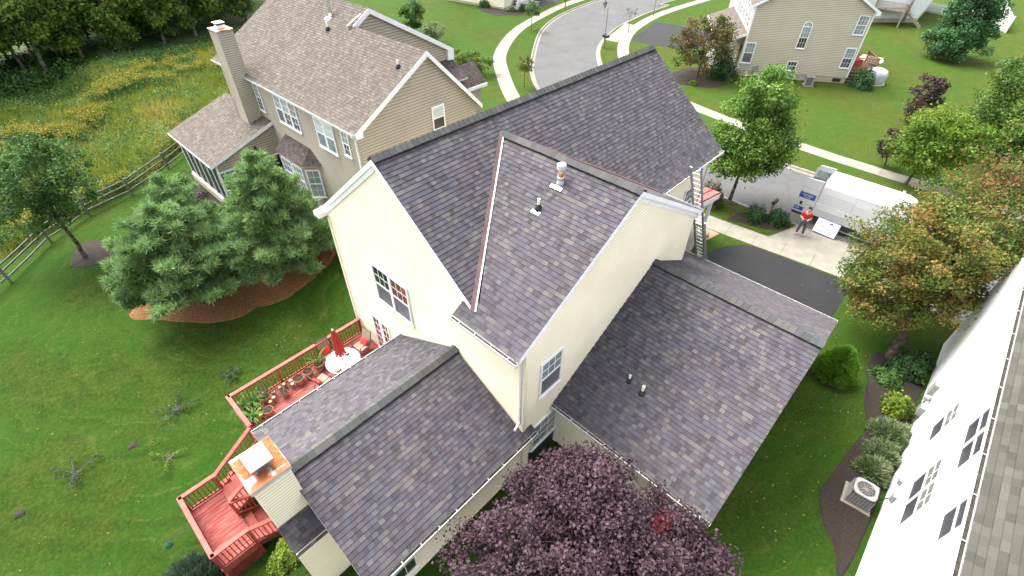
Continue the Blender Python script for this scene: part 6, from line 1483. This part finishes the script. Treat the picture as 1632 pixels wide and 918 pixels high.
# ------------------------------------------------------------------ the man in the red shirt
def person(loc, rz):
    t = thing('person', 'person in a red short-sleeved shirt and dark jeans standing behind the van', 'person', loc, rz=rz); ORG[t.name] = V((0, 0, 0))
    def skin_mesh(name, nodes, edges, m, sub=2):
        me = bpy.data.meshes.new(name); me.from_pydata([n[0] for n in nodes], edges, [])
        o = bpy.data.objects.new(name, me); COL.objects.link(o)
        md = o.modifiers.new('skin', 'SKIN'); sv = me.skin_vertices[0].data if me.skin_vertices else None
        if sv is None:
            bpy.context.view_layer.objects.active = o; sv = me.skin_vertices[0].data
        for v_, n in zip(sv, nodes): v_.radius = n[1] if isinstance(n[1], tuple) else (n[1], n[1])
        sv[0].use_root = True
        sb = o.modifiers.new('sub', 'SUBSURF'); sb.levels = sb.render_levels = sub
        dg = bpy.context.evaluated_depsgraph_get(); dg.update(); m2 = bpy.data.meshes.new_from_object(o.evaluated_get(dg)); bpy.data.objects.remove(o)
        m2.materials.clear(); m2.materials.append(MATS[m]); m2.name = name
        for p in m2.polygons: p.use_smooth = True
        o = bpy.data.objects.new(name, m2); COL.objects.link(o); o.parent = t; return o
    # body: faces local -y; forearms crossed at the belly, holding a small dark controller
    nodes = [((0, 0, .98), (.14, .10)), ((0, .01, 1.18), (.125, .095)), ((0, .01, 1.38), (.155, .10)), ((0, 0, 1.49), (.07, .06)), ((0, -.015, 1.58), (.052, .052)),
             ((.10, 0, .92), (.095, .095)), ((.15, -.02, .50), (.06, .062)), ((.19, .02, .10), (.04, .042)), ((.20, -.10, .045), (.042, .03)),
             ((-.10, 0, .92), (.095, .095)), ((-.12, -.02, .50), (.06, .062)), ((-.13, .02, .10), (.04, .042)), ((-.14, -.10, .045), (.042, .03)),
             ((.19, 0, 1.42), (.06, .06)), ((.27, .02, 1.15), (.045, .045)), ((.10, -.22, 1.10), (.034, .034)), ((.05, -.25, 1.10), (.034, .022)),
             ((-.19, 0, 1.42), (.06, .06)), ((-.27, .02, 1.15), (.045, .045)), ((-.10, -.22, 1.12), (.034, .034)), ((-.05, -.25, 1.12), (.034, .022)),
             ((0, -.03, 1.66), (.075, .085)), ((0, -.025, 1.74), (.078, .09))]
    ed = [(0, 1), (1, 2), (2, 3), (3, 4), (0, 5), (5, 6), (6, 7), (7, 8), (0, 9), (9, 10), (10, 11), (11, 12), (2, 13), (13, 14), (14, 15), (15, 16), (2, 17), (17, 18), (18, 19), (19, 20), (4, 21), (21, 22)]
    skin_mesh('body', nodes, ed, 'skin')
    for s in (1, -1):
        for k in range(4):
            y0_ = 1.135-k*.018; x = s*.035
            skin_mesh('finger', [((x+.02*s, -.26, y0_), .009), ((x-s*.02, -.285, y0_), .0085), ((x-s*.045, -.275, y0_-.004), .007)], [(0, 1), (1, 2)], 'skin', 1)
        skin_mesh('thumb', [((s*.05, -.255, 1.13), .011), ((s*.025, -.265, 1.16), .009)], [(0, 1)], 'skin', 1)
    g = 1.14
    skin_mesh('shirt', [((0, 0, .93), (.16*g, .125)), ((0, .01, 1.15), (.145*g, .115)), ((0, .01, 1.36), (.175*g, .12)), ((0, .005, 1.47), (.085, .075)), ((.19, 0, 1.42), (.075, .075)), ((.25, .01, 1.22), (.066, .066)), ((-.19, 0, 1.42), (.075, .075)), ((-.25, .01, 1.22), (.066, .066))],
              [(0, 1), (1, 2), (2, 3), (2, 4), (4, 5), (2, 6), (6, 7)], 'shirt_red')
    skin_mesh('trousers', [((0, 0, .97), (.15, .112)), ((.10, 0, .88), (.105, .108)), ((.15, -.02, .50), (.075, .078)), ((.185, .02, .12), (.06, .065)), ((-.10, 0, .88), (.105, .108)), ((-.12, -.02, .50), (.075, .078)), ((-.13, .02, .12), (.06, .065))],
              [(0, 1), (1, 2), (2, 3), (0, 4), (4, 5), (5, 6)], 'denim')
    for s, x in ((1, .195), (-1, -.135)):
        skin_mesh('shoe', [((x, .05, .05), (.05, .045)), ((x, -.06, .045), (.052, .04)), ((x+s*.005, -.17, .035), (.045, .03))], [(0, 1), (1, 2)], 'shoe', 2)
    mb = MB(); c = V((0, -.015, 1.70)); N_, Q = 16, 10
    def hp(i, j): a = 2*math.pi*i/N_; e = -.25+1.82*j/Q; e = min(e, 1.5707); r = math.cos(e); fy = -1 if math.sin(a) < -.2 and e < .55 else 0; return V((c.x+math.cos(a)*r*.094, c.y+.012+math.sin(a)*r*(.108 if not fy else .09), c.z+.035+math.sin(e)*.098))
    for j in range(Q):
        for i in range(N_): mb.face([hp(i, j), hp(i+1, j), hp(i+1, j+1), hp(i, j+1)])
    mb.build('hair', MATS['hair'], t, smooth=True)
    mb = MB(); mb.obox((-.022, -.135, 1.655), (.044, 0, 0), (0, .03, 0), (0, .015, .05)); mb.box((-.1, -.03, 1.65), (-.085, .01, 1.71)); mb.box((.085, -.03, 1.65), (.1, .01, 1.71)); mb.build('nose_and_ears', MATS['skin'], t)
    mb = MB(); mb.box((-.045, -.122, 1.70), (-.02, -.108, 1.712)); mb.box((.02, -.122, 1.70), (.045, -.108, 1.712)); mb.box((-.03, -.118, 1.622), (.03, -.108, 1.63)); mb.build('eyes_and_mouth', MATS['hair'], t)
    return t
man = person((21.3, -7.6, -.03), -1.35)
mb = MB(); hc = Matrix.Rotation(-1.35, 3, 'Z') @ V((0, -.31, 1.12)); p = V((21.3, -7.6, -.03))+hc; mb.obox(p-V((.05, .09, .02)), V((.07, 0, 0)), V((0, .18, 0)), V((.01, 0, .05))); tag(mb.build('remote_control', MATS['van_black'], None, org=p), 'small black remote control held by the person in red', 'remote control')
# ================================================================== trees and shrubs
broad_tree('maple_tree', 'green maple standing by the kerb beside the grey street surface', 'tree', (22.15, -3.15, -.0), [(22.2, -3.2, 4.1, 2.1, 2.1, 2.2), (22.2, -3.2, 6.2, 1.5, 1.5, 1.6), (21.6, -2.7, 3.0, 1.9, 1.9, 1.0), (22.6, -4.2, 3.7, 1.4, 1.4, 1.4)], LM['maple'], 210, 160, .16, .50, .10)
broad_tree('maple_tree', 'yellow-green maple beyond the street, behind the van', 'tree', (32.0, -10.6, 0), [(32.3, -10.8, 2.9, 2.2, 2.5, 1.9), (32.1, -11.5, 3.4, 1.6, 2.2, 1.3)], LM['lime'], 90, 120, .18, .55, .09)
broad_tree('maple_tree', 'large green and orange autumn tree leaning beside the white house', 'tree', (14.7, -13.85, 0), [(16.2, -12.4, 4.0, 2.7, 2.3, 1.9), (18.0, -13.4, 5.0, 2.6, 2.3, 1.9), (15.4, -13.0, 5.2, 2.2, 1.7, 1.5), (19.6, -14.6, 5.5, 2.3, 2.2, 1.9), (14.9, -11.9, 3.6, 1.5, 1.4, 1.2), (17.8, -15.4, 4.0, 2.2, 1.6, 1.6), (15.9, -14.2, 3.6, 1.8, 1.0, 1.3), (15.7, -12.4, 2.7, 2.2, 1.8, 1.1), (18.6, -13.6, 3.2, 2.3, 1.8, 1.5), (14.4, -12.4, 3.0, 1.2, 1.2, .9), (16.6, -13.7, 2.6, 2.1, 1.1, .8), (15.0, -12.6, 2.3, 1.5, 1.3, .6), (19.5, -13.2, 3.4, 1.9, 1.6, 1.3)], LM['orange'], 560, 135, .112, .46, .15, ntr=2, flat=.5, bark=MATS['bark'])
broad_tree('maple_tree', 'dense green tree at the right edge beyond the autumn tree', 'tree', (37.0, -16.0, 0), [(37.4, -14.0, 5.0, 2.6, 2.9, 2.8), (37.5, -16.8, 4.4, 2.9, 2.9, 3.0), (35.0, -15.4, 3.4, 2.6, 2.8, 2.4), (38.5, -15, 7.0, 2.2, 2.2, 2.0)], LM['mixed'], 360, 130, .18, .6, .14)
broad_tree('maple_tree', 'brown-tinged tree in front of the far house porch', 'tree', (40.9, 8.9, 0), [(40.8, 9.2, 2.9, 2.6, 2.7, 2.4), (41.4, 8.4, 4.0, 1.7, 1.7, 1.5)], LM['brownish'], 90, 110, .18, .5, .10)
bush('shrub', 'dark shrub against the corner of the far house, beside the brown-tinged tree', 'shrub', (42.6, 7.4, 0), 1.4, 2.5, LM['dark'], 4200, .16)
for x, y, r in ((43.3, 6.3, .5), (39.0, 8.3, .4), (42.0, 6.2, .35)): bush('shrub', {.5: 'bright green mound shrub nearest the far house corner', .4: 'small green shrub on the street side of the brown-tinged tree', .35: 'smallest green shrub at the front edge of the far mulch bed'}[r], 'shrub', (x, y, 0), r, r, LM['lime'], 900, .1)
broad_tree('evergreen_tree', 'bushy dark evergreen tree on the far lawn near the picket fence', 'tree', (65.3, -7.2, 0), [(65.3, -7.2, 2.0, 3.0, 3.0, 1.9), (65.3, -7.4, 4.2, 2.3, 2.4, 2.0), (65.4, -7.2, 6.4, 1.5, 1.5, 1.7)], LM['spruce'], 200, 130, .24, .62, .14, aspect=.45)
broad_tree('plum_tree', 'small dark wine-coloured tree on the far lawn', 'tree', (43.6, -8.6, 0), [(43.8, -8.6, 2.4, 1.2, 1.3, 1.2), (42.6, -8.4, 1.3, .9, .9, .8)], LM['dkpurple'], 46, 90, .17, .36, .06)
broad_tree('plum_tree', 'low wine-coloured shrub tree beside the far pavement', 'tree', (34.0, -8.9, 0), [(33.8, -8.6, 1.5, .8, .8, 1.1)], LM['dkpurple'], 26, 80, .15, .32, .05)
broad_tree('leaning_tree', 'dark green tree leaning over a round mulch patch at the left edge', 'tree', (-7.0, 21.7, -1.6), [(-6.8, 21.8, 3.2, 2.4, 2.4, 2.2), (-7.6, 22.4, 2.2, 2.2, 2.2, 1.7), (-6.2, 21.2, 4.3, 1.7, 1.7, 1.4)], LM['deep'], 120, 130, .15, .5, .11)
pine_tree('pine_tree', 'wide blue-green pine in the pine straw bed, nearest the lawn', 'tree', (-3.9, 12.9, -1.6), 5.6, 3.6, LM['pine'], whorls=11, z0=.24, needle=.30, dens=1.9, trunk=.12, prof=lambda z: (1-z)**.62*1.02)
pine_tree('pine_tree', 'tall blue-green pine close to the cream house corner', 'tree', (.4, 11.2, -1.45), 7.0, 3.3, LM['pine'], whorls=13, z0=.24, needle=.30, dens=1.9, trunk=.12, prof=lambda z: (1-z)**.62*1.02)
pine_tree('pine_tree', 'smaller pine behind the wide one, towards the fence', 'tree', (-2.6, 16.4, -1.6), 5.2, 2.6, LM['pine'], whorls=10, z0=.10, needle=.27, dens=1.4, trunk=.09, prof=lambda z: (1-z)**.62*1.02)
# plum tree in the angle of the wings
broad_tree('plum_tree', 'large purple-leaved tree in the angle between the two low wings', 'tree', (-1.2, -9.0, 0), [(-1.7, -9.3, 3.0, 2.3, 2.4, 1.6), (-3.2, -8.1, 2.6, 1.6, 1.4, 1.3), (-.7, -8.3, 3.1, 1.5, 1.4, 1.3), (.0, -10.8, 2.4, 1.6, 1.4, 1.2), (-1.7, -10.8, 2.8, 1.6, 1.5, 1.3), (-.9, -9.2, 3.9, 1.2, 1.2, .8), (.7, -11.5, 2.2, .9, .9, .7)], LM['purple'], 430, 190, .086, .36, .13, up=.5, aspect=.78)
def blob(label, c, n, r, m, name='leaf_spray', size=.1):
    cen = np.array(c)+NR.normal(size=(n, 3))*np.array(r); a, b = leaf_axes(n, size, up=.6, aspect=.7); o = scatter_mesh(name, cen, a, b, NR.random(n), NR.random(n), LM[m], None, c); return o
for c, n, r in (((-.15, -10.5, 3.68), 160, (.22, .14, .12)),):
    o = blob('', c, n, r, 'crimson', size=.08); pt = [x for x in bpy.data.objects if x.get('label', '').startswith('large purple-leaved')][0]
    o.parent = pt; o.location = V(c)-pt.location
at_ = [x for x in bpy.data.objects if x.get('label', '').startswith('large green and orange')][0]
for c, n, r in (((19.3, -14.2, 6.9), 900, (1.1, 1.0, .3)), ((20.9, -15.0, 6.1), 800, (.9, .8, .4))):
    o = blob('', c, n, r, 'scarlet', size=.12); o.parent = at_; o.location = V(c)-at_.location
# shrubs
bush('arborvitae', 'rounded cone of arborvitae on the grass beside the garage wing', 'shrub', (11.9, -12.3, 0), .80, 1.6, LM['arbor'], 15000, .17, shape='cone', aspect=.28, kind='blade')
bush('shrub', 'dark shrub left of the kerbside mailbox', 'shrub', (21.05, -5.15, .0), .68, .95, LM['dark'], 3000, .09)
bush('shrub', 'dark shrub right of the kerbside mailbox', 'shrub', (21.6, -6.25, .0), .68, .85, LM['dark'], 3000, .09)
bush('shrub', 'rusty brown shrub beside the trunk of the kerbside maple', 'shrub', (20.8, -2.4, 0), .8, 1.6, LM['brownish'], 2400, .12)
bush('arborvitae', 'narrow green arborvitae column beside the garage front', 'shrub', (13.9, -4.95+.2, 0), .28, 2.2, LM['arbor'], 2400, .09, shape='cone')
bush('shrub', 'clipped green boxwood at the far corner of the sunroom', 'shrub', (-.5, 25.0, -1.2), 1.0, 1.2, LM['yellowgreen'], 200, .1)['label'] = 'clipped green boxwood at the far corner of the sunroom'
bush('shrub', 'x', 'shrub', (-.5, 25.0, -1.25), .98, 1.25, LM['arbor'], 3400, .12)['label'] = 'clipped mid-green boxwood under the far sunroom corner'
bush('shrub', 'clipped bright green boxwood at the near corner of the sunroom', 'shrub', (-.1, 18.9, -1.25), 1.3, 1.15, LM['lime'], 5200, .12)
bush('shrub', 'low grey-purple barberry between the two boxwoods', 'shrub', (-.4, 22.0, -1.3), 1.2, .9, LM['barberry'], 4200, .12)
bush('shrub', 'golden-tipped shrub at the foot of the white house wall', 'shrub', (11.75, -14.6, 0), .55, .95, LM['yellowgreen'], 1900, .10)
bush('shrub', 'pale variegated shrub farthest from the air conditioner', 'shrub', (10.3, -14.75, 0), .62, .75, LM['varieg'], 2600, .17, aspect=.28, kind='blade')
bush('shrub', 'pale variegated shrub in the middle of its row', 'shrub', (9.2, -14.75, 0), .55, .7, LM['varieg'], 2300, .17, aspect=.28, kind='blade')
bush('shrub', 'pale variegated shrub nearest the air conditioner', 'shrub', (8.35, -14.7, 0), .48, .65, LM['varieg'], 1900, .17, aspect=.28, kind='blade')
bush('shrub', 'dark green shrub under the autumn tree, beside the white wall', 'shrub', (14.2, -14.4, 0), .72, .95, LM['dark'], 3000, .11)
bush('shrub', 'low dark shrub at the far end of the mulch bed', 'shrub', (15.1, -14.7, 0), .6, .75, LM['dark'], 1800, .11)
bush('shrub', 'loose low green perennials at the front of the mulch bed', 'shrub', (13.3, -14.0, 0), .65, .4, LM['deep'], 1500, .10)
bush('shrub', 'round dark shrub at the right corner of the far house', 'shrub', (49.3, -3.2, 0), 1.0, 1.75, LM['spruce'], 3600, .16)
bush('shrub', 'glowing yellow-green shrub at the foot of the red landing', 'shrub', (-6.85, -2.0, -1.6), .72, 1.15, LM['yellowgreen'], 6500, .085)
bush('juniper', 'spreading dusty green juniper on the lawn below the red landing', 'shrub', (-9.35, -.3, -1.6), .95, .65, LM['leafgrey'], 5200, .15, aspect=.2, kind='blade')
bush('shrub', 'round grey-green shrub standing in the meadow', 'shrub', (4.2, 49.0, -1.0), 1.9, 2.1, LM['deep'], 5000, .2)
broad_tree('street_tree', 'young street tree with sparse orange and green leaves by the kerb', 'tree', (27.6, 19.1, 0), [(27.6, 19.1, 2.0, .7, .7, .8)], LM['orange'], 16, 60, .16, .28, .03)
broad_tree('street_tree', 'young green street tree farther along the kerb', 'tree', (42.4, 31.4, 0), [(42.4, 31.4, 2.3, .9, .9, .7)], LM['deep'], 16, 60, .2, .34, .035)
broad_tree('street_tree', 'almost bare young street tree across the road from the lamp', 'tree', (49.5, 22.3, 0), [(49.5, 22.3, 2.2, .6, .6, .9)], LM['leafgrey'], 12, 12, .14, .25, .03)
broad_tree('street_tree', 'thin bare young street tree at the far top of the bend', 'tree', (59, 24.6, 0), [(59, 24.6, 2.2, .6, .6, .9)], LM['leafgrey'], 10, 10, .14, .25, .03)
broad_tree('fruit_tree', 'narrow upright young tree on the lawn behind the brown roof', 'tree', (30.4, 38.9, 0), [(30.5, 38.8, 2.6, 1.2, 1.2, 1.7)], LM['deep'], 46, 90, .18, .36, .06)
broad_tree('fruit_tree', 'low pale green bushy tree on the lawn behind the brown roof', 'tree', (30.4, 35.3, 0), [(30.5, 35.3, 1.3, 1.3, 1.3, .8)], LM['varieg'], 30, 80, .18, .36, .05)
broad_tree('hedge_shrub', 'loose reddish-green shrub behind the gable of the tan house', 'shrub', (26.0, 25.6, 0), [(25.9, 26.3, 1.2, 1.3, 1.5, 1.0), (27.0, 24.4, 1.2, 1.2, 1.3, .9)], LM['mixed'], 52, 90, .16, .36, .05)
for x, y, r, l, m in ((46.5, 43.6, .9, 'dark rounded shrub against the wall of the cream house', 'dark'), (46.9, 48.0, .8, 'small dark shrub farther left along the cream house wall', 'dark'), (48.6, 38.4, .8, 'spreading dark green shrub at the cream house porch', 'dark'), (47.3, 39.2, .7, 'low spreading shrub nearest the lawn by the cream house porch', 'deep'), (50.5, 39.6, .7, 'russet shrub beside the driveway at the top edge', 'brownish'), (49.6, 41.2, 1.0, 'taller dark shrub under the cream house porch rail', 'dark')):
    bush('shrub', l, 'shrub', (x, y, 0), r, r*(1.1 if m == 'dark' else .7), LM[m], 1300, .16)
for x, y, l in ((91, -6.5, 'leafy shrub behind the white picket fence'), (86.5, -6.0, 'dark shrub just inside the picket fence')): bush('shrub', l, 'shrub', (x, y, 0), 1.3, 1.6, LM['deep'], 1400, .25)
# fallen saplings lying on the lawn
def sapling(loc, label, n, L, mt='leafgrey'):
    x, y, z = loc; t = thing('sapling', label, 'sapling', loc, 'wispy saplings on the lawn'); mb = MB(); cen = []
    for k in range(n):
        a = k*6.28/n+rnd.uniform(-.4, .4); l = L*rnd.uniform(.6, 1.1); p = V(loc); pts = [p.copy()]
        for s in range(5): p = p+V((math.cos(a)*l/5, math.sin(a)*l/5, .11-.035*s)); a += rnd.uniform(-.15, .15); pts.append(p.copy())
        mb.path(pts, [.012, .01, .009, .007, .006, .004], 5)
        for q, r in zip(pts[1:], pts[2:]+[pts[-1]]):
            for j in range(14): u = q.lerp(r, rnd.random()); cen.append((u.x+rnd.gauss(0, .035), u.y+rnd.gauss(0, .035), u.z+rnd.gauss(0, .02)))
    mb.build('stems', MATS['bark_grey'], t); cen = np.array(cen); a, b = leaf_axes(len(cen), .075, up=.9); scatter_mesh('leaves', cen, a, b, NR.random(len(cen)), NR.random(len(cen)), LM[mt], t, loc)
    mb = MB(); 
    for k in range(30): a = rnd.random()*6.28; mb.beam((x, y, z+.01), (x+math.cos(a)*rnd.uniform(.1, .3), y+math.sin(a)*rnd.uniform(.1, .3), z+rnd.uniform(.03, .16)), .008, .006)
    mb.build('twigs', MATS['bark_grey'], t)
sapling((-7.3, 7.0, -1.58), 'wispy grey-green sapling with long arms, nearest the deck stairs', 6, .8)
sapling((-11.0, 6.7, -1.58), 'wispy grey-green sapling farthest out on the lawn', 6, .8)
sapling((-8.3, 4.9, -1.58), 'thin yellowish sapling between the bare patches and the landing', 3, .8, 'lime')
sapling((-4.9, 7.2, -1.58), 'faint low sapling just outside the deck rail', 5, .5)
# woods at the back: a few kinds, each placed many times
W_ = []
def wood(loc, hh, lab, m, n=70):
    x, y, z = loc; es = [(x+rnd.uniform(-.5, .5), y+rnd.uniform(-.5, .5), z+hh*.62, 2.6, 2.6, hh*.30), (x+.8, y-.6, z+hh*.38, 2.1, 2.1, hh*.16)]
    return broad_tree('woodland_tree', lab, 'tree', loc, es, LM[m], n, 85, .33, .8, .17, group='trees at the edge of the wood', bark=MATS['bark_grey'])
protos = [wood((-6, 57, -1.6), 11, 'woodland tree', 'woods'), wood((3, 58, -1.6), 12.5, 'woodland tree', 'woods'), wood((11, 57, -1.6), 9.5, 'woodland tree', 'mixed')]
lab = ['tall dark-trunked tree at the edge of the wood behind the meadow']
for p in protos: p['label'] = lab[0]
k = 0
for row, y0_ in enumerate((56.5, 60.5, 65.5, 71)):
    x = -24+row*1.3
    while x < (26 if row else 22):
        y = y0_+rnd.uniform(-1.3, 1.3)+max(0, (x-12))*.45
        src = protos[k % 3]
        if k < 3: src.location = (x, y, -1.6); 
        else: dup(src, (x, y, -1.6), rnd.random()*6.28, scale=rnd.uniform(.85, 1.2))
        k += 1; x += rnd.uniform(2.8, 4.4)
for j in range(110):
    x = -24+(j%26)*1.75+rnd.uniform(-.8, .8); y = 53.8+(j//26)*2.6+rnd.uniform(-1.2, 1.4)+max(0, (x-10))*.35
    if j == 0: ub = bush('understorey_shrub', 'leafy undergrowth shrub at the foot of the woodland trees', 'shrub', (x, y, -1.6), 1.5, 1.8, LM['deep'], 1500, .26, group='undergrowth along the wood')
    else: dup(ub, (x, y, -1.6), rnd.random()*6.28, scale=rnd.uniform(.6, 1.25))
# ================================================================== meadow
def in_poly(x, y, P):
    c = False
    for i in range(len(P)):
        a, b = P[i], P[i-1]
        if (a[1] > y) != (b[1] > y) and x < (b[0]-a[0])*(y-a[1])/(b[1]-a[1])+a[0]: c = not c
    return c
MP = [(-30, 26.6), (-14, 24.4), (-10, 24.9), (-8, 26.5), (0, 29.0), (6, 29.6), (12, 30), (16, 34), (17, 44), (15, 50), (6, 52.5), (-10, 53), (-30, 53)]
def field(n, fn, P=MP, bb=(-28, 17, 24, 53)):
    out = []
    while len(out) < n:
        x, y = rnd.uniform(bb[0], bb[1]), rnd.uniform(bb[2], bb[3])
        if in_poly(x, y, P) and rnd.random() < fn(x, y): out.append((x, y, H(x, y)))
    return np.array(out)
def nzz(x, y, s, o=0): return noise.noise(V((x*s, y*s, o)))
q = field(21000, lambda x, y: .75+.25*nzz(x, y, .3)); tuf = q
cen = np.repeat(q, 6, 0)+NR.normal(size=(len(q)*6, 3))*np.array([.12, .12, 0]); n = len(cen)
d = unit(NR.normal(size=(n, 3))*.38+np.array([.05, 0, 1])); L = NR.uniform(.35, 1.0, size=(n, 1))*(.75+.3*np.sin(cen[:, :1]*.7+cen[:, 1:2]*.5)); b = unit(np.cross(d, NR.normal(size=(n, 3))))*.028
uy = np.clip(.5+.9*np.array([nzz(x, y, .22, 3) for x, y, z in q]), 0, 1); uy = np.repeat(uy, 6)
tag(scatter_mesh('meadow_grass', cen, d*L*.5, b, NR.random(n), uy, LM['grass_tall'], None, (0, 0, 0), shape='blade'), kind='stuff')
# leafy weeds and goldenrod drifts
def gold(x, y):
    v = math.exp(-((y-(43.2+.12*x+1.6*math.sin(x*.35)))/2.1)**2)*(1 if x < 5 else .9)+math.exp(-((y-27.4-.17*(x+6))/1.0  )**2)*(.8 if -12 < x < 4 else .12)+.006
    return min(1, v)*S((nzz(x, y, .45, 9)+.12)*3.2)*(.4+.6*S((nzz(x, y, 1.6, 4)+.2)*3))
q = field(2100, gold); m_ = 26
cen = np.repeat(q, m_, 0)+NR.normal(size=(len(q)*m_, 3))*np.array([.17, .17, .10])+np.array([0, 0, .95]); n = len(cen)
a, b = leaf_axes(n, .085, up=1.0, aspect=.8); tag(scatter_mesh('goldenrod', cen, a, b, NR.random(n), np.repeat(NR.random(len(q)), m_), LM['goldenrod'], None, (0, 0, 0)), kind='stuff')
q2 = np.concatenate([q, field(2600, lambda x, y: .3+.7*S((nzz(x, y, .4, 20)-.05)*4)), field(2200, lambda x, y: 1 if (abs(y-51) < 1.6 or abs(y-28-.17*(x+6)) < 1.4) else 0)]); m_ = 16
cen = np.repeat(q2, m_, 0)+NR.normal(size=(len(q2)*m_, 3))*np.array([.2, .2, .22])+np.array([0, 0, .5]); n = len(cen)
a, b = leaf_axes(n, .15, up=.8, aspect=.5); tag(scatter_mesh('meadow_weeds', cen, a, b, NR.random(n), np.repeat(NR.random(len(q2)), m_), LM['deep'], None, (0, 0, 0)), kind='stuff')
# fallen leaves on the lawns
P = []
while len(P) < 330:
    r = rnd.random()
    if r < .3: x, y = rnd.uniform(-14, -1), rnd.uniform(2, 16)
    elif r < .75: x, y = rnd.uniform(12, 22), rnd.uniform(-15, -3)
    else: x, y = rnd.uniform(3, 14), rnd.uniform(-15, -11.6)
    if 12 < x < 18.7 and -11.2 < y < -4.6 and rnd.random() < .8: continue
    if -5.8 < x < .1 and y < 3.8: continue
    P.append((x, y, H(x, y)+.03))
P = np.array(P); a, b = leaf_axes(len(P), .06, up=3.0, aspect=.7); tag(scatter_mesh('fallen_leaves', P, a, b, NR.random(len(P)), NR.random(len(P)), LM['dryleaf'], None, (0, 0, 0)), kind='stuff')
# ================================================================== camera and daylight
cd = bpy.data.cameras.new('camera'); cam = bpy.data.objects.new('camera', cd); COL.objects.link(cam); scene.camera = cam
cd.sensor_fit = 'HORIZONTAL'; cd.sensor_width = 36; cd.lens = 781.2466/1632*36; cd.clip_end = 3000; cd.clip_start = .1
yaw, pitch, roll = .751, .7274, .0089
F = V((math.cos(yaw)*math.cos(pitch), math.sin(yaw)*math.cos(pitch), -math.sin(pitch)))
Rr = V((math.sin(yaw), -math.cos(yaw), 0)); Uu = V((math.cos(yaw)*math.sin(pitch), math.sin(yaw)*math.sin(pitch), math.cos(pitch)))
R2 = Rr*math.cos(roll)+Uu*math.sin(roll); U2 = -Rr*math.sin(roll)+Uu*math.cos(roll)
cam.matrix_world = Matrix(((R2.x, U2.x, -F.x, -6.4186), (R2.y, U2.y, -F.y, -11.3685), (R2.z, U2.z, -F.z, 16.0568), (0, 0, 0, 1)))
w = bpy.data.worlds.new('World'); scene.world = w; w.use_nodes = True; nt = w.node_tree; bg = nt.nodes['Background']
sky = nt.nodes.new('ShaderNodeTexSky'); sky.sky_type = 'NISHITA'; sky.sun_disc = False
SEL, SAZ = math.radians(58), math.radians(SUN_AZ) if 'SUN_AZ' in globals() else math.radians(92)
sky.sun_elevation = SEL; sky.air_density = 1.0; sky.dust_density = 6.0; sky.ozone_density = 1.0
hs = nt.nodes.new('ShaderNodeHueSaturation'); hs.inputs['Saturation'].default_value = .28; nt.links.new(sky.outputs[0], hs.inputs['Color']); nt.links.new(hs.outputs[0], bg.inputs['Color'])
bg.inputs['Strength'].default_value = .15
ld = bpy.data.lights.new('sun', 'SUN'); ld.energy = .8; ld.angle = math.radians(30); ld.color = (1, .96, .90)
lo = bpy.data.objects.new('sun', ld); COL.objects.link(lo)
sd = V((math.cos(SAZ)*math.cos(SEL), math.sin(SAZ)*math.cos(SEL), math.sin(SEL)))   # towards the sun
lo.rotation_euler = sd.to_track_quat('Z', 'Y').to_euler(); sky.sun_rotation = math.pi/2-SAZ
vs = scene.view_settings; vs.view_transform = 'Standard'; vs.look = 'None'; vs.exposure = 2.1; vs.gamma = 1; vs.use_curve_mapping = False
scene.cycles.max_bounces = 6; scene.cycles.transparent_max_bounces = 6
